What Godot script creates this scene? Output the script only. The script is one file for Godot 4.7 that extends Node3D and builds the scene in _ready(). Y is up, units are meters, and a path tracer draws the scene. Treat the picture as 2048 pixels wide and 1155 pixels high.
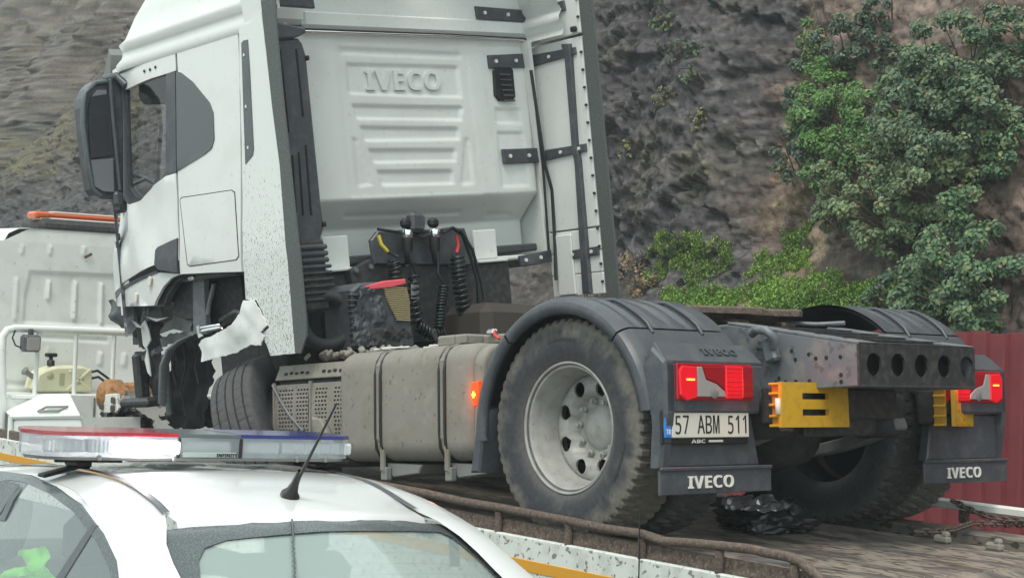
extends Node3D
# A wrecked tractor unit carried on a tow truck, with a police saloon in front of it and a wet rock face behind.
# Axes: x runs to the rear of the trucks, y is up, z points from the trucks towards the viewer. Road at y = 0, tow deck at y = 1.

const TRUCK_POS := Vector3(0, 1, 0)
var truck_turn := Basis.from_euler(Vector3(-0.0079, 0.0111, 0.0861))
var cab_xf := Transform3D()
var M := {}
var used := {}

class Builder:
	var v := PackedVector3Array()
	var c := PackedColorArray()
	var uv := PackedVector2Array()
	var g := PackedInt32Array()
	var xf := Transform3D.IDENTITY
	var grp := -1
	var col := Color.WHITE
	func _init(x := Transform3D.IDENTITY) -> void:
		xf = x
	func p1(a: Vector3, t := Vector2.ZERO) -> void:
		v.push_back(xf * a)
		c.push_back(col)
		uv.push_back(t)
		g.push_back(grp)
	func tri(a: Vector3, b: Vector3, d: Vector3) -> void:
		p1(a); p1(b); p1(d)
	# a triangle whose front looks along n
	func tn(a: Vector3, b: Vector3, d: Vector3, n: Vector3) -> void:
		if (b - a).cross(d - a).dot(n) > 0.0:
			tri(a, d, b)
		else:
			tri(a, b, d)
	func qn(a: Vector3, b: Vector3, d: Vector3, e: Vector3, n: Vector3) -> void:
		tn(a, b, d, n); tn(a, d, e, n)
	# box with chamfered edges
	func box(o: Vector3, s: Vector3, bev := 0.005, b := Basis.IDENTITY) -> Builder:
		var h := s * 0.5
		var e: float = minf(bev, minf(h.x, minf(h.y, h.z)) * 0.8)
		var keep := grp
		grp = -1
		for ax in 3:
			var u := (ax + 1) % 3
			var w := (ax + 2) % 3
			for sg in [-1.0, 1.0]:
				var n := Vector3.ZERO
				n[ax] = sg
				var q := []
				for k in [[-1, -1], [1, -1], [1, 1], [-1, 1]]:
					var p := Vector3.ZERO
					p[ax] = sg * h[ax]
					p[u] = k[0] * (h[u] - e)
					p[w] = k[1] * (h[w] - e)
					q.append(o + b * p)
				qn(q[0], q[1], q[2], q[3], b * n)
			if e > 0.0:
				for s1 in [-1.0, 1.0]:
					for s2 in [-1.0, 1.0]:
						var q2 := []
						for k in [[-1, 0], [1, 0], [1, 1], [-1, 1]]:
							var p := Vector3.ZERO
							p[ax] = k[0] * (h[ax] - e)
							p[u] = s1 * (h[u] - (e if k[1] == 0 else 0.0))
							p[w] = s2 * (h[w] - (0.0 if k[1] == 0 else e))
							q2.append(o + b * p)
						var nn := Vector3.ZERO
						nn[u] = s1
						nn[w] = s2
						qn(q2[0], q2[1], q2[2], q2[3], b * nn)
		if e > 0.0:
			for i in 8:
				var s3 := Vector3(1 if i & 1 else -1, 1 if i & 2 else -1, 1 if i & 4 else -1)
				var t := []
				for ax in 3:
					var p := Vector3(h.x - e, h.y - e, h.z - e)
					p[ax] = h[ax]
					t.append(o + b * (p * s3))
				tn(t[0], t[1], t[2], b * s3)
		grp = keep
		return self
	# flat outline (3D, in one plane) pushed back by depth, with a chamfered front edge
	func slab(pts: Array, depth: Vector3, bev := 0.003) -> Builder:
		var keep := grp
		grp = -1
		var n := -depth.normalized()
		var o: Vector3 = pts[0]
		var u := Vector3.ZERO
		for k in range(1, pts.size()):
			u = pts[k] - o
			u -= n * u.dot(n)
			if u.length() > 0.002:
				break
		u = u.normalized()
		var w := n.cross(u)
		var p2 := PackedVector2Array()
		for p in pts:
			p2.push_back(Vector2((p - o).dot(u), (p - o).dot(w)))
		if Geometry2D.is_polygon_clockwise(p2):
			p2.reverse()
		var inn := Builder.inset(p2, bev)
		var idx := Geometry2D.triangulate_polygon(p2)
		var at := func(q: Vector2, d: float) -> Vector3: return o + u * q.x + w * q.y - n * d
		for i in range(0, idx.size(), 3):
			tn(at.call(inn[idx[i]], 0.0), at.call(inn[idx[i + 1]], 0.0), at.call(inn[idx[i + 2]], 0.0), n)
			tn(at.call(p2[idx[i]], depth.length()), at.call(p2[idx[i + 1]], depth.length()), at.call(p2[idx[i + 2]], depth.length()), -n)
		var m := p2.size()
		for i in m:
			var j := (i + 1) % m
			var e := p2[j] - p2[i]
			var out := u * e.y - w * e.x
			if bev > 0.0:
				qn(at.call(inn[i], 0.0), at.call(inn[j], 0.0), at.call(p2[j], bev), at.call(p2[i], bev), n * e.length() + out)
			qn(at.call(p2[i], bev), at.call(p2[j], bev), at.call(p2[j], depth.length()), at.call(p2[i], depth.length()), out)
		grp = keep
		return self
	static func inset(p: PackedVector2Array, d: float) -> PackedVector2Array:
		var r := PackedVector2Array()
		var m := p.size()
		for i in m:
			var e1 := (p[i] - p[(i + m - 1) % m]).normalized()
			var e2 := (p[(i + 1) % m] - p[i]).normalized()
			var n1 := Vector2(-e1.y, e1.x)
			var n2 := Vector2(-e2.y, e2.x)
			var k := maxf(1.0 + n1.dot(n2), 0.4)
			r.push_back(p[i] + (n1 + n2) / k * d)
		return r
	# round bar along a path
	func tube(path: Array, r: float, sides := 8, r_end := -1.0) -> Builder:
		var keep := grp
		grp = 1
		var rings := []
		var m := path.size()
		var up := Vector3(0.13, 0.97, 0.21)
		for i in m:
			var d: Vector3 = (path[mini(i + 1, m - 1)] - path[maxi(i - 1, 0)]).normalized()
			if absf(d.dot(up)) > 0.95:
				up = Vector3(0.9, 0.1, 0.42).normalized()
			var a := d.cross(up).normalized()
			var b := a.cross(d).normalized()
			up = b
			var rr := r if r_end < 0.0 else lerpf(r, r_end, float(i) / maxf(m - 1, 1))
			var ring := PackedVector3Array()
			for k in sides:
				var t := TAU * k / sides
				ring.push_back(path[i] + a * cos(t) * rr + b * sin(t) * rr)
			rings.append(ring)
		for i in m - 1:
			for k in sides:
				var l := (k + 1) % sides
				var mid: Vector3 = (path[i] + path[i + 1]) * 0.5
				qn(rings[i][k], rings[i][l], rings[i + 1][l], rings[i + 1][k], rings[i][k] + rings[i + 1][l] - mid * 2.0)
		grp = -1
		for e in [0, m - 1]:
			var d2: Vector3 = path[e] - path[1 if e == 0 else m - 2]
			for k in range(1, sides - 1):
				tn(rings[e][0], rings[e][k], rings[e][k + 1], d2)
		grp = keep
		return self
	# surface of revolution: profile of (radius, height) along b.y
	func lathe(prof: Array, o: Vector3, b: Basis, segs := 32, a0 := 0.0, a1 := TAU, smooth := true) -> Builder:
		var keep := grp
		grp = 2 if smooth else -1
		for s in segs:
			var t0 := lerpf(a0, a1, float(s) / segs)
			var t1 := lerpf(a0, a1, float(s + 1) / segs)
			var d0 := b.x * cos(t0) + b.z * sin(t0)
			var d1 := b.x * cos(t1) + b.z * sin(t1)
			for i in prof.size() - 1:
				var p: Vector2 = prof[i]
				var q: Vector2 = prof[i + 1]
				var e := q - p
				var out := (d0 + d1) * 0.5 * e.y - b.y * e.x
				qn(o + d0 * p.x + b.y * p.y, o + d0 * q.x + b.y * q.y, o + d1 * q.x + b.y * q.y, o + d1 * p.x + b.y * p.y, out)
		grp = keep
		return self
	# rows of points -> smooth skin
	func skin(rows: Array, n: Vector3, group := 1, closed := false) -> Builder:
		var keep := grp
		grp = group
		for i in rows.size() - 1:
			var m: int = rows[i].size()
			for k in (m if closed else m - 1):
				var l := (k + 1) % m
				var a: Vector3 = rows[i][k]
				var b: Vector3 = rows[i][l]
				var d: Vector3 = rows[i + 1][l]
				var e: Vector3 = rows[i + 1][k]
				if n == Vector3.ZERO:
					tri(a, b, d); tri(a, d, e)
				else:
					qn(a, b, d, e, n)
		grp = keep
		return self
	# outline in (x, y), bent by fm into space, with a rim of the given thickness; holes are left open
	func sheet(poly: Array, fm: Callable, thick: Vector3, step := 0.05, holes: Array = [], jag := 0.0, seed_ := 1) -> Builder:
		var keep := grp
		var rng := RandomNumberGenerator.new()
		rng.seed = seed_
		var loops := []
		var pts := PackedVector2Array()
		var lo := Vector2(1e9, 1e9)
		var hi := -lo
		var all := [poly]
		all.append_array(holes)
		for pl in all:
			var lp := PackedVector2Array()
			var m: int = pl.size()
			for i in m:
				var a: Vector2 = pl[i]
				var b: Vector2 = pl[(i + 1) % m]
				var k := maxi(1, int(ceil(a.distance_to(b) / step)))
				for j in k:
					var q := a.lerp(b, float(j) / k)
					if jag > 0.0 and j > 0:
						q += Vector2(rng.randf_range(-jag, jag), rng.randf_range(-jag, jag))
					lp.push_back(q)
			loops.append(lp)
			pts.append_array(lp)
		for q in loops[0]:
			lo = lo.min(q)
			hi = hi.max(q)
		var grid := []
		var y := lo.y + step * 0.5
		while y < hi.y:
			var x := lo.x + step * 0.5
			while x < hi.x:
				var q := Vector2(x + sin(y * 91.0) * step * 0.2, y + sin(x * 77.0) * step * 0.2)
				if inside(q, loops):
					var near := false
					for s in pts:
						if s.distance_squared_to(q) < step * step * 0.2:
							near = true
							break
					if not near:
						grid.append(q)
				x += step
			y += step
		for q in grid:
			pts.push_back(q)
		var shaken := PackedVector2Array()
		for q in pts:
			shaken.push_back(q + Vector2(rng.randf_range(-1, 1), rng.randf_range(-1, 1)) * step * 0.004)
		var idx := Geometry2D.triangulate_delaunay(shaken)
		var pos := PackedVector3Array()
		for q in pts:
			pos.push_back(fm.call(q))
		var size := hi - lo
		grp = 1
		for i in range(0, idx.size(), 3):
			var ce := (pts[idx[i]] + pts[idx[i + 1]] + pts[idx[i + 2]]) / 3.0
			if not inside(ce, loops):
				continue
			var o := [idx[i], idx[i + 1], idx[i + 2]]
			if (pos[o[1]] - pos[o[0]]).cross(pos[o[2]] - pos[o[0]]).dot(thick) < 0.0:
				o = [o[0], o[2], o[1]]
			for k in o:
				p1(pos[k], (pts[k] - lo) / size)
			if thick.length() > 0.0005:
				grp = 3
				for k in [o[0], o[2], o[1]]:
					p1(pos[k] + thick, (pts[k] - lo) / size)
				grp = 1
		grp = -1
		if thick.length() > 0.0005:
			var at := 0
			for lp in loops:
				var m: int = lp.size()
				for i in m:
					var a := pos[at + i]
					var b := pos[at + (i + 1) % m]
					var ta: Vector2 = (lp[i] - lo) / size
					p1(a, ta); p1(b, ta); p1(b + thick, ta)
					p1(a, ta); p1(b + thick, ta); p1(a + thick, ta)
				at += m
		grp = keep
		return self
	static func inside(q: Vector2, loops: Array) -> bool:
		if not Geometry2D.is_point_in_polygon(q, loops[0]):
			return false
		for k in range(1, loops.size()):
			if Geometry2D.is_point_in_polygon(q, loops[k]):
				return false
		return true
	func mesh(m: Material) -> ArrayMesh:
		var st := SurfaceTool.new()
		st.begin(Mesh.PRIMITIVE_TRIANGLES)
		for i in v.size():
			st.set_smooth_group(g[i])
			st.set_color(c[i])
			st.set_uv(uv[i])
			st.add_vertex(v[i])
		st.generate_normals()
		st.index()
		st.set_material(m)
		return st.commit()

func numbered(called: String) -> String:
	if not used.has(called):
		used[called] = 0
		return called
	used[called] += 1
	return "%s_%03d" % [called, used[called]]
func tag(o: Node, label: String, category: String, group := "", kind := "") -> Node:
	if label: o.set_meta("label", label)
	if category: o.set_meta("category", category)
	if group: o.set_meta("group", group)
	if kind: o.set_meta("kind", kind)
	return o
func thing(called: String, label: String, category: String, at := Vector3.ZERO, b := Basis.IDENTITY, group := "") -> Node3D:
	var o := Node3D.new()
	o.name = numbered(called)
	add_child(o)
	o.transform = Transform3D(b, at)
	tag(o, label, category, group)
	return o
func hang(called: String, mesh: Mesh, parent: Node = null, label := "") -> MeshInstance3D:
	var o := MeshInstance3D.new()
	o.mesh = mesh
	if parent == null:
		o.name = numbered(called)
		add_child(o)
	else:
		o.name = called
		parent.add_child(o, true)
	if label: o.set_meta("label", label)
	return o
func put(called: String, b: Builder, m: Material, parent: Node = null, label := "") -> MeshInstance3D:
	return hang(called, b.mesh(m), parent, label)
func lettering(called: String, text: String, at: Transform3D, height: float, width: float, depth: float, m: Material, parent: Node, weight := 700, face := "Droid Sans") -> MeshInstance3D:
	var t := TextMesh.new()
	var f := SystemFont.new()
	f.font_names = [face]
	f.font_weight = weight
	t.font = f
	t.text = text
	t.font_size = 64
	t.pixel_size = 0.01
	t.depth = depth
	t.curve_step = 2.0
	t.material = m
	var bb := t.get_aabb()
	var o := hang(called, t, parent)
	var s := Vector3(width / maxf(bb.size.x, 0.01), height / maxf(bb.size.y, 0.01), 1)
	o.transform = at * Transform3D(Basis.from_scale(s), Vector3(-bb.get_center().x * s.x, -bb.get_center().y * s.y, 0))
	return o
func frame(at: Vector3, right: Vector3, up: Vector3) -> Transform3D:
	var r := right.normalized()
	var u := (up - r * up.dot(r)).normalized()
	return Transform3D(Basis(r, u, r.cross(u)), at)
func noise(seed_: int, freq: float, octaves := 4, kind := FastNoiseLite.TYPE_SIMPLEX_SMOOTH) -> FastNoiseLite:
	var n := FastNoiseLite.new()
	n.seed = seed_
	n.noise_type = kind
	n.frequency = freq
	n.fractal_octaves = octaves
	return n
func lin(r: float, g: float, b: float) -> Color:
	return Color(r, g, b).linear_to_srgb()
# picture of a surface: base colour (linear) with layers [seed, frequency, octaves, low, high, colour, strength]
func grime(size: int, base: Color, layers: Array) -> ImageTexture:
	var r := PackedFloat32Array(); var gg := PackedFloat32Array(); var b := PackedFloat32Array()
	var n := size * size
	r.resize(n); gg.resize(n); b.resize(n)
	r.fill(base.r); gg.fill(base.g); b.fill(base.b)
	for l in layers:
		var nz := noise(l[0], l[1] * 512.0 / size, l[2])
		var d := nz.get_seamless_image(size, size).get_data()
		var lo: float = l[3] * 255.0
		var k: float = 1.0 / ((l[4] - l[3]) * 255.0)
		var cr: float = l[5].r; var cg: float = l[5].g; var cb: float = l[5].b
		var st: float = l[6]
		for i in n:
			var t := (d[i] - lo) * k
			if t <= 0.0: continue
			if t > 1.0: t = 1.0
			t *= st
			r[i] += (cr - r[i]) * t
			gg[i] += (cg - gg[i]) * t
			b[i] += (cb - b[i]) * t
	var out := PackedByteArray()
	out.resize(n * 3)
	for i in n:
		out[i * 3] = int(255.0 * pow(r[i], 0.4545))
		out[i * 3 + 1] = int(255.0 * pow(gg[i], 0.4545))
		out[i * 3 + 2] = int(255.0 * pow(b[i], 0.4545))
	var im := Image.create_from_data(size, size, false, Image.FORMAT_RGB8, out)
	return ImageTexture.create_from_image(im)
func bumps(seed_: int, freq: float, octaves: int, strength: float, size := 512) -> ImageTexture:
	var im := noise(seed_, freq, octaves).get_seamless_image(size, size)
	im.bump_map_to_normal_map(strength)
	return ImageTexture.create_from_image(im)
func mat(called: String, c: Color, rough := 0.6, metal := 0.0, tex: Texture2D = null, scale := 1.0, normal: Texture2D = null, nscale := 0.5) -> StandardMaterial3D:
	var m := StandardMaterial3D.new()
	m.resource_name = called
	m.albedo_color = c if tex == null else Color.WHITE
	m.roughness = rough
	m.metallic = metal
	m.cull_mode = BaseMaterial3D.CULL_DISABLED
	if tex:
		m.albedo_texture = tex
	if normal:
		m.normal_enabled = true
		m.normal_texture = normal
		m.normal_scale = nscale
	if tex or normal:
		m.uv1_triplanar = true
		m.uv1_scale = Vector3.ONE * scale
	M[called] = m
	return m
func cab_side(x: float, y: float) -> float:
	return 1.22 - 0.08 * maxf(0.0, y - 1.7) - (0.28 * (-3.75 - x) * (-3.75 - x) if x < -3.75 else 0.0)
func bolt(b: Builder, at: Vector3, n: Vector3, r := 0.012, h := 0.008) -> void:
	var u := n.cross(Vector3(0.3, 0.8, 0.5)).normalized()
	b.lathe([Vector2(r, 0), Vector2(r, h), Vector2(0, h)], at, Basis(u, n, u.cross(n)), 6, 0, TAU, false)

func _ready() -> void:
	var cam := Camera3D.new()
	cam.name = "camera"
	cam.fov = 19.166
	cam.near = 0.1
	cam.far = 400.0
	cam.transform = Transform3D(Basis.from_euler(Vector3(0.0188, 0.88426, 0.03592)), Vector3(5.8448, 1.9903, 6.3512))
	add_child(cam)
	cam.make_current()
	var we := WorldEnvironment.new()
	we.name = "world_environment"
	var env := Environment.new()
	env.background_mode = Environment.BG_SKY
	var sky := Sky.new()
	var sm := ProceduralSkyMaterial.new()
	sm.sky_top_color = Color(0.82, 0.87, 0.865)
	sm.sky_horizon_color = Color(0.82, 0.865, 0.855)
	sm.sky_curve = 0.2
	sm.ground_bottom_color = Color(0.22, 0.22, 0.21)
	sm.ground_horizon_color = Color(0.5, 0.52, 0.51)
	sm.energy_multiplier = 1.0
	sky.sky_material = sm
	env.sky = sky
	env.tonemap_mode = Environment.TONE_MAPPER_LINEAR
	env.tonemap_exposure = 1.95
	env.fog_enabled = true
	env.fog_density = 0.0021
	env.fog_light_color = Color(0.82, 0.86, 0.87)
	env.sdfgi_enabled = true
	env.ssao_enabled = true
	env.ssil_enabled = true
	we.environment = env
	add_child(we)
	var sun := DirectionalLight3D.new()
	sun.name = "overcast_sun"
	sun.light_energy = 0.4
	sun.light_color = Color(1.0, 0.98, 0.95)
	sun.light_angular_distance = 25.0
	sun.shadow_enabled = true
	sun.rotation = Vector3(deg_to_rad(-58), deg_to_rad(28), 0)
	add_child(sun)
	cab_xf = Transform3D(Basis.from_euler(Vector3(0.1193, 0.0348, -0.0129)), Vector3.ZERO)
	cab_xf.origin = Vector3(-3, 1, 0) - cab_xf.basis * Vector3(-3, 1, 0)
	materials()
	setting()
	tow_truck()
	tractor()
	police_car()
	loose_things()

func materials() -> void:
	var fine := bumps(5, 0.03, 4, 2.0)
	mat("paint", lin(0.72, 0.745, 0.735), 0.32, 0.0, grime(512, Color(0.72, 0.745, 0.735), [[3, 0.006, 4, 0.5, 0.9, Color(0.6, 0.62, 0.59), 0.35], [4, 0.05, 3, 0.78, 0.86, Color(0.42, 0.4, 0.36), 0.3]]), 0.7)
	M.paint.clearcoat_enabled = true
	M.paint.clearcoat = 0.35
	M.paint.clearcoat_roughness = 0.15
	mat("car_paint", lin(0.72, 0.74, 0.74), 0.22)
	M.car_paint.clearcoat_enabled = true
	M.car_paint.clearcoat = 0.8
	M.car_paint.clearcoat_roughness = 0.06
	mat("tow_paint", lin(0.62, 0.66, 0.62), 0.45, 0.0, grime(512, Color(0.76, 0.79, 0.77), [[13, 0.008, 4, 0.5, 0.9, Color(0.5, 0.51, 0.46), 0.3], [14, 0.03, 5, 0.82, 0.9, Color(0.3, 0.25, 0.2), 0.5]]), 0.8)
	mat("side_paint", lin(0.55, 0.6, 0.55), 0.45, 0.0, grime(512, Color(0.64, 0.68, 0.64), [[23, 0.01, 4, 0.5, 0.85, Color(0.42, 0.43, 0.38), 0.5], [24, 0.03, 5, 0.69, 0.73, Color(0.12, 0.10, 0.085), 0.8]]), 1.3)
	mat("black_plastic", lin(0.045, 0.05, 0.058), 0.36, 0.0, grime(512, Color(0.055, 0.062, 0.076), [[33, 0.012, 5, 0.45, 0.8, Color(0.11, 0.115, 0.12), 0.6], [34, 0.06, 4, 0.6, 0.8, Color(0.13, 0.13, 0.125), 0.4]]), 1.2, fine, 0.12)
	mat("dark_steel", lin(0.04, 0.042, 0.048), 0.5, 0.2, grime(256, Color(0.03, 0.032, 0.037), [[43, 0.02, 4, 0.45, 0.75, Color(0.075, 0.07, 0.062), 0.8]]), 1.5)
	mat("frame_steel", lin(0.12, 0.135, 0.15), 0.5, 0.2, grime(512, Color(0.16, 0.18, 0.2), [[53, 0.012, 4, 0.45, 0.75, Color(0.24, 0.235, 0.22), 0.8], [54, 0.02, 5, 0.70, 0.80, Color(0.08, 0.075, 0.07), 0.6]]), 1.2)
	mat("pitch_dark", lin(0.012, 0.012, 0.014), 0.8)
	mat("soot", lin(0.02, 0.021, 0.025), 0.7, 0.0, grime(256, Color(0.022, 0.023, 0.027), [[63, 0.02, 4, 0.45, 0.8, Color(0.06, 0.055, 0.05), 0.8]]), 1.5, fine, 0.4)
	mat("rubber", lin(0.03, 0.031, 0.034), 0.75)
	mat("tyre", Color.WHITE, 0.82, 0.0, grime(512, Color(0.95, 0.95, 0.95), [[73, 0.03, 5, 0.4, 0.8, Color(0.6, 0.6, 0.6), 0.8]]), 2.0, fine, 0.5)
	M.tyre.vertex_color_use_as_albedo = true
	mat("rim_silver", lin(0.42, 0.42, 0.40), 0.5, 0.1, grime(512, Color(0.38, 0.38, 0.365), [[83, 0.012, 4, 0.45, 0.8, Color(0.26, 0.25, 0.22), 0.75], [84, 0.04, 4, 0.74, 0.82, Color(0.16, 0.15, 0.13), 0.6]]), 1.6)
	mat("mud", lin(0.27, 0.25, 0.21), 0.85, 0.0, grime(512, Color(0.235, 0.222, 0.195), [[93, 0.006, 4, 0.4, 0.8, Color(0.21, 0.19, 0.158), 0.8], [94, 0.02, 5, 0.6, 0.85, Color(0.31, 0.29, 0.25), 0.4], [95, 0.03, 5, 0.76, 0.84, Color(0.11, 0.10, 0.085), 0.7]]), 0.9, fine, 0.3)
	mat("rust", lin(0.10, 0.06, 0.04), 0.8, 0.0, grime(256, Color(0.12, 0.085, 0.065), [[103, 0.02, 5, 0.4, 0.7, Color(0.06, 0.042, 0.036), 0.9], [104, 0.05, 4, 0.62, 0.8, Color(0.24, 0.2, 0.16), 0.7]]), 2.0, fine, 0.5)
	mat("deck", lin(0.12, 0.1, 0.08), 0.5, 0.0, grime(1024, Color(0.29, 0.25, 0.205), [[113, 0.008, 5, 0.45, 0.6, Color(0.075, 0.068, 0.064), 0.85], [114, 0.02, 5, 0.5, 0.65, Color(0.27, 0.235, 0.19), 0.85], [115, 0.04, 5, 0.55, 0.68, Color(0.05, 0.04, 0.036), 0.9], [116, 0.012, 4, 0.6, 0.75, Color(0.16, 0.17, 0.18), 0.7]]), 0.6, fine, 0.6)
	M.deck.uv1_scale = Vector3(0.35, 1.0, 1.2)
	mat("wet_black", lin(0.012, 0.012, 0.015), 0.12)
	mat("wrap", lin(0.02, 0.02, 0.024), 0.32)
	mat("yellow", lin(0.6, 0.3, 0.01), 0.5, 0.0, grime(256, Color(0.58, 0.33, 0.012), [[123, 0.02, 4, 0.5, 0.85, Color(0.4, 0.24, 0.03), 0.6]]), 1.6)
	mat("red_sheet", lin(0.22, 0.03, 0.035), 0.6, 0.0, grime(256, Color(0.2, 0.03, 0.038), [[133, 0.012, 4, 0.4, 0.8, Color(0.17, 0.026, 0.034), 0.8]]), 0.6)
	mat("orange", lin(0.55, 0.10, 0.025), 0.3)
	mat("amber_stripe", lin(0.62, 0.30, 0.02), 0.5)
	mat("winch_orange", lin(0.36, 0.17, 0.05), 0.6, 0.0, grime(256, Color(0.4, 0.19, 0.06), [[143, 0.02, 4, 0.45, 0.7, Color(0.12, 0.07, 0.04), 0.9]]), 2.0)
	mat("can_plastic", lin(0.72, 0.71, 0.5), 0.5)
	M.can_plastic.backlight_enabled = true
	M.can_plastic.backlight = Color(0.3, 0.3, 0.2)
	mat("grey_rubber", lin(0.09, 0.105, 0.105), 0.7, 0.0, grime(512, Color(0.08, 0.095, 0.095), [[153, 0.05, 5, 0.5, 0.72, Color(0.14, 0.145, 0.135), 0.6]]), 2.0, fine, 0.4)
	mat("chrome", lin(0.75, 0.76, 0.78), 0.15, 1.0)
	mat("mirror", lin(0.7, 0.72, 0.75), 0.03, 1.0)
	mat("pleats", lin(0.36, 0.3, 0.17), 0.8)
	mat("pink", lin(0.75, 0.10, 0.13), 0.4)
	mat("hose_red", lin(0.6, 0.05, 0.05), 0.4)
	mat("hose_yellow", lin(0.7, 0.55, 0.05), 0.4)
	mat("hose", lin(0.012, 0.018, 0.02), 0.3)
	mat("plate_white", lin(0.66, 0.63, 0.56), 0.5)
	mat("plate_blue", lin(0.03, 0.2, 0.62), 0.4)
	mat("ink", lin(0.012, 0.012, 0.013), 0.5)
	mat("letter_white", lin(0.72, 0.70, 0.66), 0.5)
	mat("grey_face", lin(0.2, 0.205, 0.2), 0.45)
	mat("lens_red", lin(0.30, 0.005, 0.014), 0.15)
	M.lens_red.emission_enabled = true
	M.lens_red.emission = Color(0.8, 0.0, 0.05)
	M.lens_red.emission_energy_multiplier = 0.02
	mat("lens_red_lit", lin(0.42, 0.008, 0.02), 0.15)
	M.lens_red_lit.emission_enabled = true
	M.lens_red_lit.emission = Color(1.0, 0.02, 0.08)
	M.lens_red_lit.emission_energy_multiplier = 0.24
	mat("lens_clear", lin(0.32, 0.30, 0.29), 0.2)
	mat("spark", lin(1, 0.6, 0.2), 0.3)
	M.spark.emission_enabled = true
	M.spark.emission = Color(1.0, 0.55, 0.12)
	M.spark.emission_energy_multiplier = 2.0
	mat("amber_lens", lin(0.85, 0.12, 0.015), 0.2)
	M.amber_lens.emission_enabled = true
	M.amber_lens.emission = Color(1.0, 0.2, 0.02)
	M.amber_lens.emission_energy_multiplier = 0.25
	mat("glass", Color(0.10, 0.14, 0.14, 0.16), 0.02)
	M.glass.transparency = BaseMaterial3D.TRANSPARENCY_ALPHA
	mat("wet_glass_sky_tint", Color(lin(0.42, 0.52, 0.5), 0.55), 0.06)  # milky teal alpha stands in for the sky mirrored in the wet pane
	M.wet_glass_sky_tint.transparency = BaseMaterial3D.TRANSPARENCY_ALPHA
	mat("dark_glass", lin(0.075, 0.085, 0.092), 0.12)
	mat("frit", lin(0.10, 0.12, 0.125), 0.25, 0.0, grime(256, Color(0.065, 0.08, 0.085), [[163, 0.09, 3, 0.62, 0.75, Color(0.28, 0.31, 0.31), 0.6]]), 3.0)
	mat("seat", lin(0.05, 0.055, 0.06), 0.8)
	mat("vest", lin(0.22, 0.9, 0.05), 0.6)
	mat("asphalt", lin(0.05, 0.05, 0.052), 0.45, 0.0, grime(512, Color(0.05, 0.05, 0.053), [[173, 0.01, 4, 0.4, 0.8, Color(0.075, 0.073, 0.07), 0.8], [174, 0.2, 2, 0.6, 0.8, Color(0.12, 0.12, 0.12), 0.5]]), 0.5)
	mat("soil", lin(0.13, 0.1, 0.07), 0.9, 0.0, grime(512, Color(0.13, 0.1, 0.07), [[183, 0.02, 5, 0.4, 0.8, Color(0.07, 0.055, 0.04), 0.8]]), 0.4, fine, 0.6)
	mat("rock", Color.WHITE, 0.75, 0.0, grime(1024, Color(1.0, 1.0, 1.0), [[193, 0.012, 5, 0.42, 0.72, Color(0.45, 0.44, 0.46), 0.75], [194, 0.03, 5, 0.55, 0.72, Color(0.2, 0.19, 0.2), 0.8], [195, 0.07, 4, 0.6, 0.8, Color(1.0, 0.95, 0.85), 0.6]]), 0.8, bumps(9, 0.02, 6, 6.0, 1024), 0.9)
	M.rock.vertex_color_use_as_albedo = true
	mat("leaf", Color.WHITE, 0.5)
	M.leaf.vertex_color_use_as_albedo = true
	M.leaf.backlight_enabled = true
	M.leaf.backlight = Color(0.25, 0.3, 0.1)
	mat("twig", lin(0.11, 0.08, 0.055), 0.8)

var n_big := noise(301, 0.16, 3)
var n_mid := noise(302, 0.55, 4)
var n_fine := noise(303, 2.2, 4)
var n_cell := noise(304, 1.5, 3, FastNoiseLite.TYPE_CELLULAR)
var n_block := blocks(306)
var n_edge := noise(305, 0.9, 4)

func blocks(seed_: int) -> FastNoiseLite:
	var n := noise(seed_, 1.0, 1, FastNoiseLite.TYPE_CELLULAR)
	n.cellular_return_type = FastNoiseLite.RETURN_CELL_VALUE
	n.cellular_jitter = 1.0
	return n
func stones(x: float, y: float, k: float) -> float:
	var w := n_fine.get_noise_2d(x * 0.7, y * 0.7) * 0.25
	return n_block.get_noise_2d((x + w) * k, (y * 1.5 + x * 0.12 + w) * k)

func cliff_z(x: float, y: float, fine := true) -> float:
	var far := smoothstep(-15.0, -19.0, x)
	var z := -7.4 - 0.55 * smoothstep(1.4, 3.0, y) * 2.0
	z -= maxf(0.0, y - 2.8) * lerpf(0.22, 0.75, far)
	z += n_big.get_noise_2d(x, y * 0.7) * 0.9
	z += n_mid.get_noise_2d(x, y) * 0.22
	# the gully between the dark rock and the earth
	z -= 0.5 * exp(-pow((x + 7.6 + (y - 2.0) * 0.12) / 0.5, 2.0)) * smoothstep(2.2, 3.2, y)
	if fine:
		var hard := 1.0 if x < -8.0 else 0.45
		z += (n_cell.get_noise_3d(x * 0.9, y * 1.6, 3.0) + 0.4) * 0.06 * hard
		z += (0.35 - absf(n_mid.get_noise_2d(x * 1.3 + 9.0, y * 2.2))) * 0.09 * hard
		z += (0.3 - absf(n_fine.get_noise_2d(x * 0.9, y * 2.0))) * 0.08 * hard
		z += stones(x, y, 1.3) * 0.10 * hard + stones(x + 7.0, y, 3.2) * 0.055 * hard + stones(x - 9.0, y, 7.0) * 0.028 * hard
		z += n_fine.get_noise_2d(x * 2.6 + 40.0, y * 5.0) * 0.05
		z += n_fine.get_noise_2d(x * 6.0 - 40.0, y * 11.0) * 0.03
	return z
func spot(x: float, y: float, cx: float, cy: float, rx: float, ry: float) -> float:
	var d := Vector2((x - cx) / rx, (y - cy) / ry).length() + n_edge.get_noise_2d(x * 1.4, y * 1.4) * 0.6
	return 1.0 - smoothstep(0.75, 1.05, d)
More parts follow.
